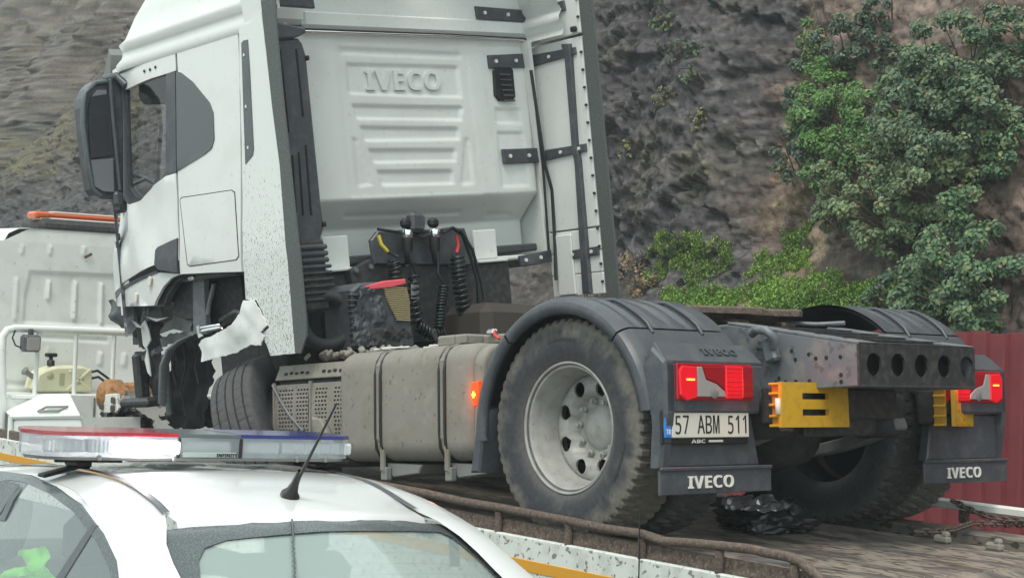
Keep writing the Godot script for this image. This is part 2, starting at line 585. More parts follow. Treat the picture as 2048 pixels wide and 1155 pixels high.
func cliff_color(x: float, y: float) -> Color:
	var e := n_edge.get_noise_2d(x, y)
	var f := n_fine.get_noise_2d(x, y)
	var c := Color(0.135, 0.125, 0.138)
	c = c.lerp(Color(0.085, 0.075, 0.085), clampf(0.5 + e * 1.3, 0, 1))
	c = c.lerp(Color(0.21, 0.17, 0.13), clampf(n_mid.get_noise_2d(x * 0.7 + 30, y * 0.7) * 1.6, 0, 0.5))
	c = c.lerp(Color(0.13, 0.13, 0.06), clampf(n_mid.get_noise_2d(x * 1.2 - 60, y * 1.2) * 2.0 - 0.35, 0, 0.6))
	# earth side
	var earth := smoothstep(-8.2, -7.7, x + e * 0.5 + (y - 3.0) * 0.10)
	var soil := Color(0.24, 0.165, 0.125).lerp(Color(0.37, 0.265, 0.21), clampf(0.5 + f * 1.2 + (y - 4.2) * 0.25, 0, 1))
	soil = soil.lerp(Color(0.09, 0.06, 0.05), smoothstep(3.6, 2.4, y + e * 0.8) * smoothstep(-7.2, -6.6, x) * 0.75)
	c = c.lerp(soil, earth)
	# the pale tan scar with loose lumps
	var scar := spot(x, y, -7.3, 3.4, 0.6, 1.0) * clampf(0.75 + f * 2.4, 0, 1)
	scar = maxf(scar, spot(x, y, -7.9, 4.6, 0.22, 1.1) * 0.8)
	pass
	# left slope
	var left := smoothstep(-15.0, -18.0, x)
	var lc := Color(0.19, 0.162, 0.138).lerp(Color(0.09, 0.092, 0.10), clampf(0.5 + e * 1.5, 0, 1))
	var band := (y - 6.2) - (x + 29.0) * 0.28
	lc = lc.lerp(Color(0.2, 0.175, 0.07), smoothstep(-1.0, 0.3, band + e) * smoothstep(2.4, 1.0, band + e) * clampf(0.65 + f, 0, 1))
	lc = lc.lerp(Color(0.22, 0.175, 0.13), smoothstep(1.6, 2.6, band + e * 1.2) * 0.7)
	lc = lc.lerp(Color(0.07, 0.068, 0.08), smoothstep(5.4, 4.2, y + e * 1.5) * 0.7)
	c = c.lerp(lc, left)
	# fine pale and dark flecks over the whole face
	var fleck := n_fine.get_noise_2d(x * 3.0 + 70.0, y * 5.0)
	c = c.lerp(Color(0.27, 0.25, 0.23), clampf(fleck * 3.0 - 0.45, 0, 0.6))
	c = c.lerp(Color(0.04, 0.036, 0.04), clampf(-fleck * 3.0 - 0.4, 0, 0.7))
	c = c.lerp(Color(0.48, 0.36, 0.23), scar * clampf(0.85 + fleck, 0.4, 1.0))
	c *= 1.0 + stones(x + 7.0, y, 3.2) * 0.22 + stones(x - 9.0, y, 7.0) * 0.16
	return c * (0.60 + f * 0.2)

func build_cliff() -> void:
	var xs := PackedFloat32Array()
	var x := -60.0
	while x < 30.0:
		xs.push_back(x)
		x += 0.045 if x > -12.2 and x < -3.6 else (0.065 if x > -34.0 and x < -24.0 else (0.13 if x >= -24.0 and x < 5.0 else 0.6))
	var ys := PackedFloat32Array()
	var y := -0.2
	while y < 16.0:
		ys.push_back(y)
		y += 0.042 if y > 1.9 and y < 6.6 else (0.055 if y >= 6.6 and y < 9.5 else (0.12 if y >= 9.5 and y < 11.0 or y < 1.9 and y > 1.0 else 0.5))
	var nx := xs.size()
	var ny := ys.size()
	var pos := PackedVector3Array(); var col := PackedColorArray(); var nor := PackedVector3Array()
	pos.resize(nx * ny); col.resize(nx * ny); nor.resize(nx * ny)
	for j in ny:
		for i in nx:
			pos[j * nx + i] = Vector3(xs[i], ys[j], cliff_z(xs[i], ys[j]))
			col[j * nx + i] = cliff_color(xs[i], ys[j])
	var idx := PackedInt32Array()
	for j in ny:
		for i in nx:
			var k := j * nx + i
			var dx := pos[j * nx + mini(i + 1, nx - 1)] - pos[j * nx + maxi(i - 1, 0)]
			var dy := pos[mini(j + 1, ny - 1) * nx + i] - pos[maxi(j - 1, 0) * nx + i]
			nor[k] = dx.cross(dy).normalized()
			if i < nx - 1 and j < ny - 1:
				idx.append_array([k, k + nx, k + 1, k + 1, k + nx, k + nx + 1])
	var a := []
	a.resize(Mesh.ARRAY_MAX)
	a[Mesh.ARRAY_VERTEX] = pos
	a[Mesh.ARRAY_NORMAL] = nor
	a[Mesh.ARRAY_COLOR] = col
	a[Mesh.ARRAY_INDEX] = idx
	var am := ArrayMesh.new()
	am.add_surface_from_arrays(Mesh.PRIMITIVE_TRIANGLES, a)
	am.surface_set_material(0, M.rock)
	tag(hang("rock_hillside", am), "steep dark rock and brown earth face behind the red fence", "hillside", "", "structure")

var leaf_meshes := {}
func leaf_mesh(kind: String) -> ArrayMesh:
	if leaf_meshes.has(kind):
		return leaf_meshes[kind]
	var b := Builder.new()
	if kind == "blade":
		b.tri(Vector3(-0.05, 0, 0), Vector3(0, 1, 0.25), Vector3(0.05, 0, 0))
		b.tri(Vector3(0.1, 0, 0.05), Vector3(0.35, 0.8, 0.1), Vector3(0.18, 0, 0.05))
		b.tri(Vector3(-0.15, 0, -0.05), Vector3(-0.4, 0.7, 0.2), Vector3(-0.08, 0, -0.05))
	else:
		# a leaf folded along its midrib, tip drooping
		var l := [Vector3(0, -0.5, 0), Vector3(0.34, -0.12, 0.09), Vector3(0.27, 0.22, 0.04), Vector3(0, 0.55, -0.14), Vector3(-0.27, 0.22, 0.04), Vector3(-0.34, -0.12, 0.09), Vector3(0, 0.05, -0.02)]
		for k in 6:
			b.tri(l[6], l[k], l[(k + 1) % 6])
	leaf_meshes[kind] = b.mesh(M.leaf)
	return leaf_meshes[kind]
func scatter(called: String, parent: Node, kind: String, list: Array, colors: PackedColorArray) -> MultiMeshInstance3D:
	var mm := MultiMesh.new()
	mm.transform_format = MultiMesh.TRANSFORM_3D
	mm.use_colors = true
	mm.mesh = leaf_mesh(kind)
	mm.instance_count = list.size()
	for i in list.size():
		mm.set_instance_transform(i, list[i])
		mm.set_instance_color(i, colors[i])
	var o := MultiMeshInstance3D.new()
	o.multimesh = mm
	if parent:
		o.name = called
		parent.add_child(o, true)
	else:
		o.name = numbered(called)
		add_child(o)
	o.set_meta("kind", "stuff")
	return o
# a plant on the hillside: rounded lumps [x, y, reach, height, bulge]
func bush(called: String, label: String, category: String, seed_: int, lumps: Array, per: float, size: float, ca: Color, cb: Color, group := "") -> void:
	var rng := RandomNumberGenerator.new()
	rng.seed = seed_
	var o := thing(called, label, category, Vector3.ZERO, Basis.IDENTITY, group)
	var list := []
	var colors := PackedColorArray()
	var stems := Builder.new()
	for l in lumps:
		var cz := cliff_z(l[0], l[1], false)
		var center := Vector3(l[0], l[1], cz + l[4] * 0.3)
		var rad := Vector3(l[2], l[3], l[4])
		for k in 6:
			var tip := center + Vector3(rng.randf_range(-1.0, 1.0) * l[2], rng.randf_range(-0.3, 1.0) * l[3], l[4] * rng.randf_range(0.5, 1.05))
			var foot := Vector3(l[0] + rng.randf_range(-0.2, 0.2), l[1] - l[3] * 0.8, cz - 0.1)
			stems.tube([foot, foot.lerp(tip, 0.5) + Vector3(0.05, 0.08, 0.05), tip], 0.012, 5, 0.004)
		var sub := []
		for k in 18:
			var d := Vector3(rng.randfn(), rng.randfn(), absf(rng.randfn())).normalized()
			sub.append(center + d * rad * rng.randf_range(0.55, 0.95))
		var tint := rng.randf_range(-0.15, 0.2)
		for k in int(1.35 * per * l[2] * l[3]):
			var q: Vector3 = sub[rng.randi() % sub.size()]
			var d := Vector3(rng.randfn(), rng.randfn(), rng.randfn() + 0.4).normalized()
			var r := 0.27 * minf(l[2], l[3]) * pow(rng.randf(), 0.4)
			var p := q + d * r * Vector3(1.2, 0.9, 1.0)
			p.z = maxf(p.z, cliff_z(p.x, p.y, false) - 0.12)
			var up := (d + Vector3(0, 0.5, 0.6) + Vector3(rng.randfn(), rng.randfn(), rng.randfn()) * 0.35).normalized()
			var side := up.cross(Vector3(rng.randfn(), rng.randfn(), rng.randfn())).normalized()
			var s := size * (0.55 + 0.95 * rng.randf() * rng.randf() + 0.25 * rng.randf())
			list.append(Transform3D(Basis(side * s, up.cross(side) * s, up * s), p))
			var t := clampf(rng.randf() + tint, 0, 1)
			var c := ca.lerp(cb, t) * rng.randf_range(0.55, 1.25)
			if rng.randf() < 0.025: c = Color(0.2, 0.13, 0.06)
			elif rng.randf() < 0.10: c = c.lerp(Color(0.24, 0.27, 0.09), 0.6)
			colors.push_back(c)
	put("stems", stems, M.twig, o)
	scatter("leaves", o, "leaf", list, colors)
func grass(called: String, label: String, seed_: int, spots: Array, per: float, size: float, ca: Color, cb: Color) -> void:
	var rng := RandomNumberGenerator.new()
	rng.seed = seed_
	var lists := [[], []]
	var colors := [PackedColorArray(), PackedColorArray()]
	for s in spots:
		for k in int(per * s[2] * s[3]):
			var a := rng.randf() * TAU
			var r := sqrt(rng.randf())
			var x: float = s[0] + cos(a) * r * s[2]
			var y: float = s[1] + sin(a) * r * s[3]
			if r > 0.75 + n_edge.get_noise_2d(x * 3.0, y * 3.0) * 0.8:
				continue
			var z := cliff_z(x, y)
			var h := size * rng.randf_range(0.5, 1.4)
			var b := Basis(Vector3.UP, rng.randf() * TAU) * Basis(Vector3.RIGHT, rng.randf_range(-0.2, 0.7))
			var c := ca.lerp(cb, clampf(rng.randf() * 0.7 + 0.2 + n_mid.get_noise_2d(x * 2, y * 2), 0, 1)) * rng.randf_range(0.7, 1.25)
			if rng.randf() < 0.04: c = Color(0.25, 0.2, 0.1)
			if rng.randf() < 0.7:
				h *= 0.24
				lists[0].append(Transform3D(b * Basis(Vector3.RIGHT, rng.randf_range(-1.3, -0.3)) * Basis.from_scale(Vector3(h, h, h)), Vector3(x, y + rng.randf() * 0.06, z + rng.randf() * 0.06)))
				colors[0].push_back(c)
			else:
				lists[1].append(Transform3D(b * Basis.from_scale(Vector3(h * 0.6, h * 0.8, h * 0.6)), Vector3(x, y - 0.02, z - 0.02)))
				colors[1].push_back(c)
	var o := tag(Node3D.new(), label, "grass", "", "stuff") as Node3D
	o.name = numbered(called)
	add_child(o)
	scatter("herb_leaves", o, "leaf", lists[0], colors[0])
	scatter("blades", o, "blade", lists[1], colors[1])

func setting() -> void:
	var b := Builder.new()
	b.qn(Vector3(-300, 0, -300), Vector3(-300, 0, 300), Vector3(300, 0, 300), Vector3(300, 0, -300), Vector3.UP)
	tag(put("ground", b, M.soil), "bare wet earth around the road", "ground", "", "structure")
	b = Builder.new()
	b.qn(Vector3(-200, 0.004, -3.6), Vector3(-200, 0.004, 9.5), Vector3(200, 0.004, 9.5), Vector3(200, 0.004, -3.6), Vector3.UP)
	tag(put("road", b, M.asphalt), "wet asphalt road under the vehicles", "road", "", "structure")
	build_cliff()
	# red sheet fence: trapezoid sheets side by side, each a part
	var o := thing("sheet_fence", "dark red corrugated sheet fence behind the tow truck", "fence", Vector3(0, 0, -5.0))
	var pitch := 0.18
	var one := Builder.new()
	var prof := [Vector2(0, 0), Vector2(0.115, 0), Vector2(0.130, 0.036), Vector2(0.165, 0.036), Vector2(pitch, 0)]
	for k in prof.size() - 1:
		var p: Vector2 = prof[k]
		var q: Vector2 = prof[k + 1]
		one.qn(Vector3(p.x, 0.05, p.y), Vector3(p.x, 2.03, p.y), Vector3(q.x, 2.03, q.y), Vector3(q.x, 0.05, q.y), Vector3(-(q.y - p.y), 0, q.x - p.x))
		one.qn(Vector3(p.x, 0.05, p.y - 0.004), Vector3(p.x, 2.03, p.y - 0.004), Vector3(q.x, 2.03, q.y - 0.004), Vector3(q.x, 0.05, q.y - 0.004), Vector3(q.y - p.y, 0, p.x - q.x))
	var pm := one.mesh(M.red_sheet)
	for k in 57:
		var s := hang("panel", pm, o)
		s.position = Vector3(-6.6 + k * pitch, (k * 37 % 5) * 0.006, (k * 53 % 3) * 0.003)
	for k in 5:
		var pb := Builder.new().box(Vector3(-6.5 + k * 2.4, 1.0, -0.05), Vector3(0.06, 2.0, 0.06))
		put("post", pb, M.dark_steel, o)
	for h in [0.5, 1.6]:
		put("rail", Builder.new().box(Vector3(-1.5, h, -0.03), Vector3(10.2, 0.05, 0.03)), M.dark_steel, o)
	# plants
	var dk := Color(0.035, 0.075, 0.045)
	var blue := Color(0.05, 0.095, 0.055)
	var md := Color(0.065, 0.135, 0.05)
	var br := Color(0.10, 0.27, 0.035)
	var pale := Color(0.16, 0.2, 0.08)
	bush("ivy_patch", "bright green ivy patch hanging right of the tan earth scar", "ivy", 11, [[-6.95, 4.45, 0.5, 0.45, 0.3], [-6.75, 4.0, 0.5, 0.4, 0.32], [-7.1, 4.8, 0.35, 0.4, 0.25], [-6.35, 4.1, 0.4, 0.35, 0.25], [-6.5, 4.45, 0.4, 0.35, 0.25], [-6.9, 3.75, 0.4, 0.25, 0.25], [-6.1, 4.35, 0.3, 0.25, 0.2]], 8000, 0.042, md, br)
	bush("ivy_patch", "blue green ivy streak above the bright green ivy patch", "ivy", 12, [[-7.3, 4.6, 0.35, 0.8, 0.3], [-7.0, 5.3, 0.5, 0.35, 0.3], [-6.5, 5.6, 0.35, 0.22, 0.25], [-7.4, 4.0, 0.3, 0.35, 0.25], [-6.3, 5.15, 0.3, 0.25, 0.2]], 7500, 0.045, dk, blue)
	bush("ivy_patch", "small yellow green tuft at the top of the tan scar", "ivy", 13, [[-7.75, 5.4, 0.32, 0.35, 0.2], [-7.7, 5.1, 0.22, 0.25, 0.15]], 6000, 0.04, md, pale.lerp(br, 0.4))
	bush("leafy_shrub", "large dusty green shrub overhanging high on the slope", "shrub", 14, [[-5.25, 4.65, 0.45, 0.45, 0.5], [-4.9, 4.9, 0.6, 0.5, 0.55], [-5.0, 4.1, 0.6, 0.5, 0.6], [-5.6, 4.3, 0.4, 0.35, 0.5], [-4.5, 4.5, 0.5, 0.5, 0.5], [-4.4, 5.1, 0.4, 0.35, 0.4]], 7200, 0.052, blue.lerp(md, 0.4), Color(0.12, 0.2, 0.11), "shrubs on the slope")
	bush("leafy_shrub", "wide shrub of pale leaves reaching over the bare bank", "shrub", 15, [[-6.3, 3.6, 0.5, 0.4, 0.5], [-5.8, 3.3, 0.5, 0.4, 0.6], [-5.4, 3.6, 0.55, 0.45, 0.6], [-6.5, 3.3, 0.3, 0.25, 0.4], [-4.9, 3.5, 0.5, 0.4, 0.6], [-6.0, 3.9, 0.4, 0.35, 0.4], [-5.6, 3.05, 0.4, 0.25, 0.5], [-5.3, 3.95, 0.4, 0.3, 0.5]], 7200, 0.052, md, Color(0.18, 0.24, 0.11), "shrubs on the slope")
	bush("leafy_shrub", "dense shrub right beside the fence with deep green leaves", "shrub", 16, [[-4.6, 2.7, 0.5, 0.5, 0.6], [-4.5, 3.2, 0.4, 0.4, 0.5], [-4.9, 2.3, 0.4, 0.3, 0.5], [-4.1, 2.4, 0.5, 0.6, 0.6], [-4.3, 3.9, 0.4, 0.4, 0.4]], 8000, 0.052, blue, Color(0.11, 0.22, 0.09), "shrubs on the slope")
	bush("leafy_shrub", "low dark shrub behind the far mudguard", "shrub", 17, [[-5.3, 2.4, 0.35, 0.3, 0.35], [-4.9, 2.25, 0.3, 0.25, 0.3], [-5.6, 2.25, 0.22, 0.2, 0.25]], 4500, 0.055, dk, md, "shrubs on the slope")
	bush("leafy_shrub", "thin shrub clinging below the top edge of the earth", "shrub", 18, [[-5.9, 5.0, 0.35, 0.18, 0.2], [-6.0, 4.75, 0.25, 0.18, 0.2], [-5.3, 5.75, 0.3, 0.15, 0.2]], 4500, 0.05, md, Color(0.12, 0.2, 0.08), "shrubs on the slope")
	bush("creeper", "mossy green creeper on the dark rock face", "creeper", 19, [[-9.3, 5.45, 0.35, 0.15, 0.12], [-9.1, 5.1, 0.2, 0.12, 0.1], [-9.9, 5.9, 0.3, 0.12, 0.1]], 2400, 0.05, dk, Color(0.1, 0.16, 0.06))
	bush("creeper", "olive creeper in the middle of the dark rock", "creeper", 20, [[-9.6, 4.9, 0.3, 0.14, 0.1], [-9.0, 4.5, 0.3, 0.2, 0.1], [-10.6, 4.3, 0.15, 0.15, 0.08]], 1500, 0.05, Color(0.14, 0.15, 0.05), Color(0.2, 0.19, 0.08))
	bush("weed_clump", "dry brown weeds beside the cab's rear corner", "weeds", 21, [[-10.0, 2.75, 0.35, 0.25, 0.2], [-10.3, 2.4, 0.4, 0.3, 0.25], [-9.6, 2.5, 0.3, 0.25, 0.2]], 2200, 0.05, Color(0.15, 0.1, 0.06), Color(0.3, 0.2, 0.11))
	bush("hanging_plant", "bright green tuft high on the left slope", "plant", 22, [[-30.5, 8.0, 0.5, 0.35, 0.25]], 1200, 0.1, md, br)
	bush("hanging_plant", "olive scrub strip under the bright tuft on the left slope", "plant", 23, [[-29.0, 7.6, 0.7, 0.2, 0.2], [-28.2, 7.9, 0.6, 0.25, 0.2], [-29.9, 7.2, 0.5, 0.2, 0.2], [-28.3, 7.2, 0.4, 0.2, 0.2]], 700, 0.09, Color(0.16, 0.15, 0.05), Color(0.24, 0.2, 0.09))
	grass("grass", "bright green grass on the bank behind the fence", 31, [[-7.0, 2.4, 1.3, 0.35], [-7.5, 2.8, 0.42, 0.5], [-6.2, 2.3, 1.0, 0.3], [-8.2, 2.3, 0.8, 0.22]], 42000, 0.11, Color(0.09, 0.19, 0.025), Color(0.22, 0.38, 0.05))
	grass("grass", "light green grass strip at the foot of the dark rock", 32, [[-9.0, 2.92, 0.85, 0.24], [-8.5, 2.7, 0.4, 0.25], [-9.5, 2.65, 0.35, 0.15]], 42000, 0.1, Color(0.10, 0.19, 0.025), Color(0.22, 0.35, 0.055))

# ---- the wrecked tractor unit, in its own axes: rear axle above x = 0, z = 0, wheels on y = 0 ----
func tyre_mesh(radius: float, half: float, lugs: int, muddy: float, seed_: int, drive := true) -> ArrayMesh:
	var b := Builder.new()
	var nz := noise(seed_, 2.2, 4)
	var segs := lugs * 5
	# across the tyre from inner bead to outer bead: radius share, z share
	var ribs := [[0.575, -0.70], [0.62, -0.86], [0.70, -0.98], [0.79, -1.0], [0.88, -0.97], [0.94, -0.93], [0.965, -0.90], [0.985, -0.84], [0.994, -0.60], [0.965, -0.585], [0.965, -0.53], [0.997, -0.515], [1.0, -0.215], [0.97, -0.20], [0.97, -0.15], [1.0, -0.135], [1.0, 0.135], [0.97, 0.15], [0.97, 0.20], [1.0, 0.215], [0.997, 0.515], [0.965, 0.53], [0.965, 0.585], [0.994, 0.60], [0.985, 0.84], [0.965, 0.90], [0.94, 0.93], [0.88, 0.97], [0.79, 1.0], [0.70, 0.98], [0.62, 0.86], [0.575, 0.70]]
	var prof := [[0.575, -0.70], [0.62, -0.86], [0.70, -0.98], [0.79, -1.0], [0.88, -0.97], [0.94, -0.93], [0.965, -0.90], [0.99, -0.84], [1.0, -0.6], [1.0, -0.3], [1.003, -0.04], [1.003, 0.04], [1.0, 0.3], [1.0, 0.6], [0.99, 0.84], [0.965, 0.90], [0.94, 0.93], [0.88, 0.97], [0.79, 1.0], [0.70, 0.98], [0.62, 0.86], [0.575, 0.70]]
	if not drive: prof = ribs
	var rows := []
	var cols := []
	for s in segs + 1:
		var t := TAU * (s % segs) / segs
		var row := []
		var cr := []
		for k in prof.size():
			var rr: float = prof[k][0] * radius
			var z: float = prof[k][1] * half
			var tread: bool = prof[k][0] > 0.955
			if tread:
				var az: float = absf(prof[k][1])
				var ph := (s + (2 if z > 0 else 0)) % 5
				if drive:
					if az > 0.5 and ph >= 3: rr -= 0.013 if az < 0.87 else 0.006
					elif az > 0.2 and az < 0.4 and ph <= 1: rr -= 0.012
				elif ph == 0 and az > 0.21 and az < 0.61: rr -= 0.004
			if prof[k][0] > 0.7 and prof[k][0] < 0.74: rr += 0.003
			row.append(Vector3(cos(t) * rr, sin(t) * rr, z))
			var m := smoothstep(0.83, 0.93, prof[k][0] + nz.get_noise_3d(cos(t) * 1.6, sin(t) * 1.6, z * 3.0) * 0.10) * muddy
			m = maxf(m, smoothstep(0.1, 0.5, nz.get_noise_3d(cos(t) * 1.2 + 9.0, sin(t) * 1.2, prof[k][0] * 5.0)) * 0.3 * muddy)
			m = maxf(m, (0.35 if prof[k][0] < 0.68 else 0.0) * muddy)
			cr.append(Color(0.046, 0.050, 0.058).lerp(Color(0.185, 0.176, 0.152), m))
		rows.append(row)
		cols.append(cr)
	for s in segs:
		for k in prof.size() - 1:
			b.grp = -1 if prof[k][0] > 0.955 and prof[k + 1][0] > 0.955 else (5 if prof[k][1] > 0 else 6)
			var q := [[s, k], [s, k + 1], [s + 1, k + 1], [s + 1, k]]
			for o in [[0, 1, 2], [0, 2, 3]]:
				for j in o:
					b.col = cols[q[j][0]][q[j][1]]
					b.p1(rows[q[j][0]][q[j][1]])
	b.grp = -1
	# raised lettering blocks on the outer wall
	for k in (12 if drive else 0):
		var t := TAU * k / 78.0 + (0.9 if k > 5 else -0.6)
		b.col = Color(0.04, 0.042, 0.047)
		b.box(Vector3(cos(t), sin(t), 0) * radius * 0.80 + Vector3(0, 0, half * 0.997), Vector3(0.016, 0.03, 0.004), 0.002, Basis(Vector3.BACK, t))
	return b.mesh(M.tyre)
# the deep outer wheel of a twin pair, face towards +z, origin at the tyre's middle
func deep_wheel(parent: Node3D, at: Transform3D) -> void:
	var w := Node3D.new()
	w.name = "wheel"
	parent.add_child(w, true)
	w.transform = at
	hang("tyre", tyre_mesh(0.505, 0.150, 58, 1.0, 71), w)
	var up := Basis(Vector3.RIGHT, Vector3.BACK, Vector3.DOWN)   # lathe height runs along +z
	var b := Builder.new()
	b.lathe([Vector2(0.287, 0.112), Vector2(0.300, 0.128), Vector2(0.304, 0.122), Vector2(0.306, 0.112)], Vector3.ZERO, up, 64)
	b.lathe([Vector2(0.287, 0.112), Vector2(0.276, 0.105), Vector2(0.272, 0.07), Vector2(0.262, 0.05), Vector2(0.250, 0.01), Vector2(0.246, -0.03), Vector2(0.240, -0.045)], Vector3.ZERO, up, 64)
	b.lathe([Vector2(0.300, 0.110), Vector2(0.296, -0.13)], Vector3.ZERO, up, 48)
	put("rim", b, M.rim_silver, w)
	# disc with ten round hand holes
	var holes := []
	for k in 8:
		var c := Vector2.from_angle(TAU * (k + 0.5) / 8.0) * 0.193
		var h := []
		for j in 14:
			h.append(c + Vector2.from_angle(TAU * j / 14.0) * 0.036)
		holes.append(h)
	var ring := []
	for j in 48:
		ring.append(Vector2.from_angle(TAU * j / 48.0) * 0.240)
	b = Builder.new()
	b.sheet(ring, func(q: Vector2) -> Vector3: return Vector3(q.x, q.y, -0.022 - 0.060 * smoothstep(0.160, 0.148, q.length()) - 0.012 * smoothstep(0.225, 0.240, q.length())), Vector3(0, 0, -0.012), 0.018, holes)
	put("disc", b, M.rim_silver, w)
	b = Builder.new()
	b.lathe([Vector2(0.105, -0.084), Vector2(0.098, -0.072), Vector2(0.062, -0.062), Vector2(0.05, -0.058), Vector2(0, -0.057)], Vector3.ZERO, up, 40)
	put("hub", b, M.rim_silver, w)
	for k in 10:
		b = Builder.new()
		var c := Vector2.from_angle(TAU * (k + 0.8) / 10.0) * 0.126
		b.lathe([Vector2(0.016, -0.082), Vector2(0.016, -0.064), Vector2(0.011, -0.061), Vector2(0.010, -0.048), Vector2(0, -0.047)], Vector3(c.x, c.y, 0), up, 6, 0, TAU, false)
		put("wheel_nut", b, M.rim_silver, w)
	b = Builder.new()
	b.lathe([Vector2(0.3, -0.14), Vector2(0.12, -0.15), Vector2(0, -0.15)], Vector3.ZERO, up, 32)
	put("brake_drum", b, M.pitch_dark, w)

func mudguard(truck: Node3D, s: float) -> void:
	var g := Node3D.new()
	g.name = "mudguard"
	truck.add_child(g, true)
	var c := Vector3(0.02, 0.49 if s > 0 else 0.525, 0)
	var z1 := 1.262 * s
	var z0 := 0.60 * s
	# top skin: three arcs, ribbed along the run of the wheel
	var parts := [[8.0, 46.0], [47.0, 128.0], [129.0, 184.0]]
	for part in parts:
		var rows := []
		var steps := 22
		for i in steps + 1:
			var t := deg_to_rad(lerpf(part[0], part[1], float(i) / steps))
			var d := Vector3(cos(t), sin(t), 0)
			var row := []
			for j in 41:
				var f := j / 40.0
				var z := lerpf(z0, z1, f)
				var r := 0.615
				# five shallow pressed channels
				var edge := minf(i, steps - i) / 3.0
				var w := fposmod(f * 6.2 + 0.25, 1.0)
				if f > 0.14 and f < 0.86 and part[0] > 40.0 and part[0] < 100.0:
					r -= 0.012 * smoothstep(0.10, 0.0, absf(w - 0.5) - 0.10) * clampf(edge, 0, 1)
				r -= 0.03 * pow(maxf(0.0, f - 0.9) / 0.1, 2.0)
				row.append(c + d * r + Vector3(0, 0, z))
			rows.append(row)
		var b := Builder.new()
		b.skin(rows, Vector3(0, 1, 0) if part[0] > 40 and part[0] < 100 else Vector3.ZERO)
		# side lip and underside
		var a := []
		for i in steps + 1:
			var t := deg_to_rad(lerpf(part[0], part[1], float(i) / steps))
			var d := Vector3(cos(t), sin(t), 0)
			a.append([c + d * 0.586 + Vector3(0, 0, z1), c + d * 0.570 + Vector3(0, 0, z1 + 0.004 * s), c + d * 0.535 + Vector3(0, 0, z1), c + d * 0.530 + Vector3(0, 0, z1 - 0.03 * s), c + d * 0.590 + Vector3(0, 0, z1 - 0.04 * s), c + d * 0.600 + Vector3(0, 0, z0)])
		b.skin(a, Vector3.ZERO, 4)
		put("guard_shell", b, M.black_plastic, g)
	# front skirt down to the tank
	var fb := Builder.new()
	fb.slab([Vector3(-0.55, 0.62, z1), Vector3(-0.50, 0.60, z1), Vector3(-0.55, 0.30, z1), Vector3(-0.62, 0.30, z1)], Vector3(0, 0, -0.6 * s), 0.01)
	put("front_skirt", fb, M.black_plastic, g)
	# rear housing with lamp, plate board and flap
	var b2 := Builder.new()
	var o := 0.70
	var zo := 1.245 * s
	var zi := 0.625 * s
	b2.slab([Vector3(o, 0.775, zo), Vector3(o, 0.775, zi), Vector3(o, 0.555, zi + 0.03 * s), Vector3(o, 0.555, zo)], Vector3(-0.10, 0, 0), 0.012)
	b2.slab([Vector3(o - 0.10, 0.868, zo - 0.03 * s), Vector3(o - 0.10, 0.868, zi + 0.015 * s), Vector3(o, 0.778, zi), Vector3(o, 0.778, zo)], Vector3(-0.045, -0.05, 0), 0.006)
	b2.slab([Vector3(o - 0.045, 0.553, zo - 0.01 * s), Vector3(o - 0.045, 0.553, zi + 0.04 * s), Vector3(o - 0.045, 0.325, zi - 0.01 * s), Vector3(o - 0.045, 0.325, zo + 0.01 * s)], Vector3(-0.05, 0, 0), 0.008)
	put("rear_housing", b2, M.black_plastic, g)
	# outer cheek that joins the arch to the housing
	var ck := Builder.new()
	ck.slab([Vector3(0.565, 0.77, z1 - 0.012 * s), Vector3(0.615, 0.845, z1 - 0.012 * s), Vector3(0.70, 0.775, z1), Vector3(0.70, 0.555, z1), Vector3(0.66, 0.32, z1), Vector3(0.615, 0.34, z1), Vector3(0.60, 0.55, z1)], Vector3(0, 0, -0.05 * s), 0.012)
	put("cheek", ck, M.black_plastic, g)
	lettering("embossed_letters", "IVECO", frame(Vector3(o - 0.048, 0.826, lerpf(zo, zi, 0.62)), Vector3(0, 0, -1), Vector3(-0.1, 0.09, 0)), 0.042, 0.22, 0.008, M.black_plastic, g)
	# lamp cluster: round turn lamp outside, clear reversing lens, two red fields
	var lamp := Node3D.new()
	lamp.name = "tail_lamp"
	truck.add_child(lamp, true)
	var zl := 1.190 * s
	var zr := 0.716 * s
	var y0 := 0.615
	var y1 := 0.768
	var lx := o + 0.012
	var zz := func(f: float) -> float: return lerpf(zl, zr, f)
	put("lamp_base", Builder.new().box(Vector3(o + 0.004, 0.691, zz.call(0.5)), Vector3(0.02, 0.160, 0.478), 0.006), M.lens_red, lamp)
	var ln := Builder.new()
	ln.slab([Vector3(lx + 0.012, y1 - 0.03, zz.call(0.01)), Vector3(lx + 0.012, y1 - 0.008, zz.call(0.05)), Vector3(lx + 0.012, y1 - 0.012, zz.call(0.24)), Vector3(lx + 0.012, y0 + 0.01, zz.call(0.24)), Vector3(lx + 0.012, y0 - 0.004, zz.call(0.12)), Vector3(lx + 0.012, y0 + 0.02, zz.call(0.02))], Vector3(-0.014, 0, 0), 0.006)
	put("turn_lens", ln, M.lens_red_lit, lamp)
	ln = Builder.new()
	ln.box(Vector3(lx + 0.014, 0.700, zz.call(0.145)), Vector3(0.006, 0.008, 0.05), 0.002)
	put("lit_filament", ln, M.spark, lamp)
	ln = Builder.new()
	ln.slab([Vector3(lx + 0.010, y1 - 0.012, zz.call(0.245)), Vector3(lx + 0.010, y1 - 0.012, zz.call(0.31)), Vector3(lx + 0.010, 0.700, zz.call(0.36)), Vector3(lx + 0.010, 0.682, zz.call(0.50)), Vector3(lx + 0.010, 0.652, zz.call(0.60)), Vector3(lx + 0.010, y0 + 0.012, zz.call(0.62)), Vector3(lx + 0.010, y0 + 0.012, zz.call(0.245))], Vector3(-0.012, 0, 0), 0.003)
	put("reversing_lens", ln, M.lens_clear, lamp)
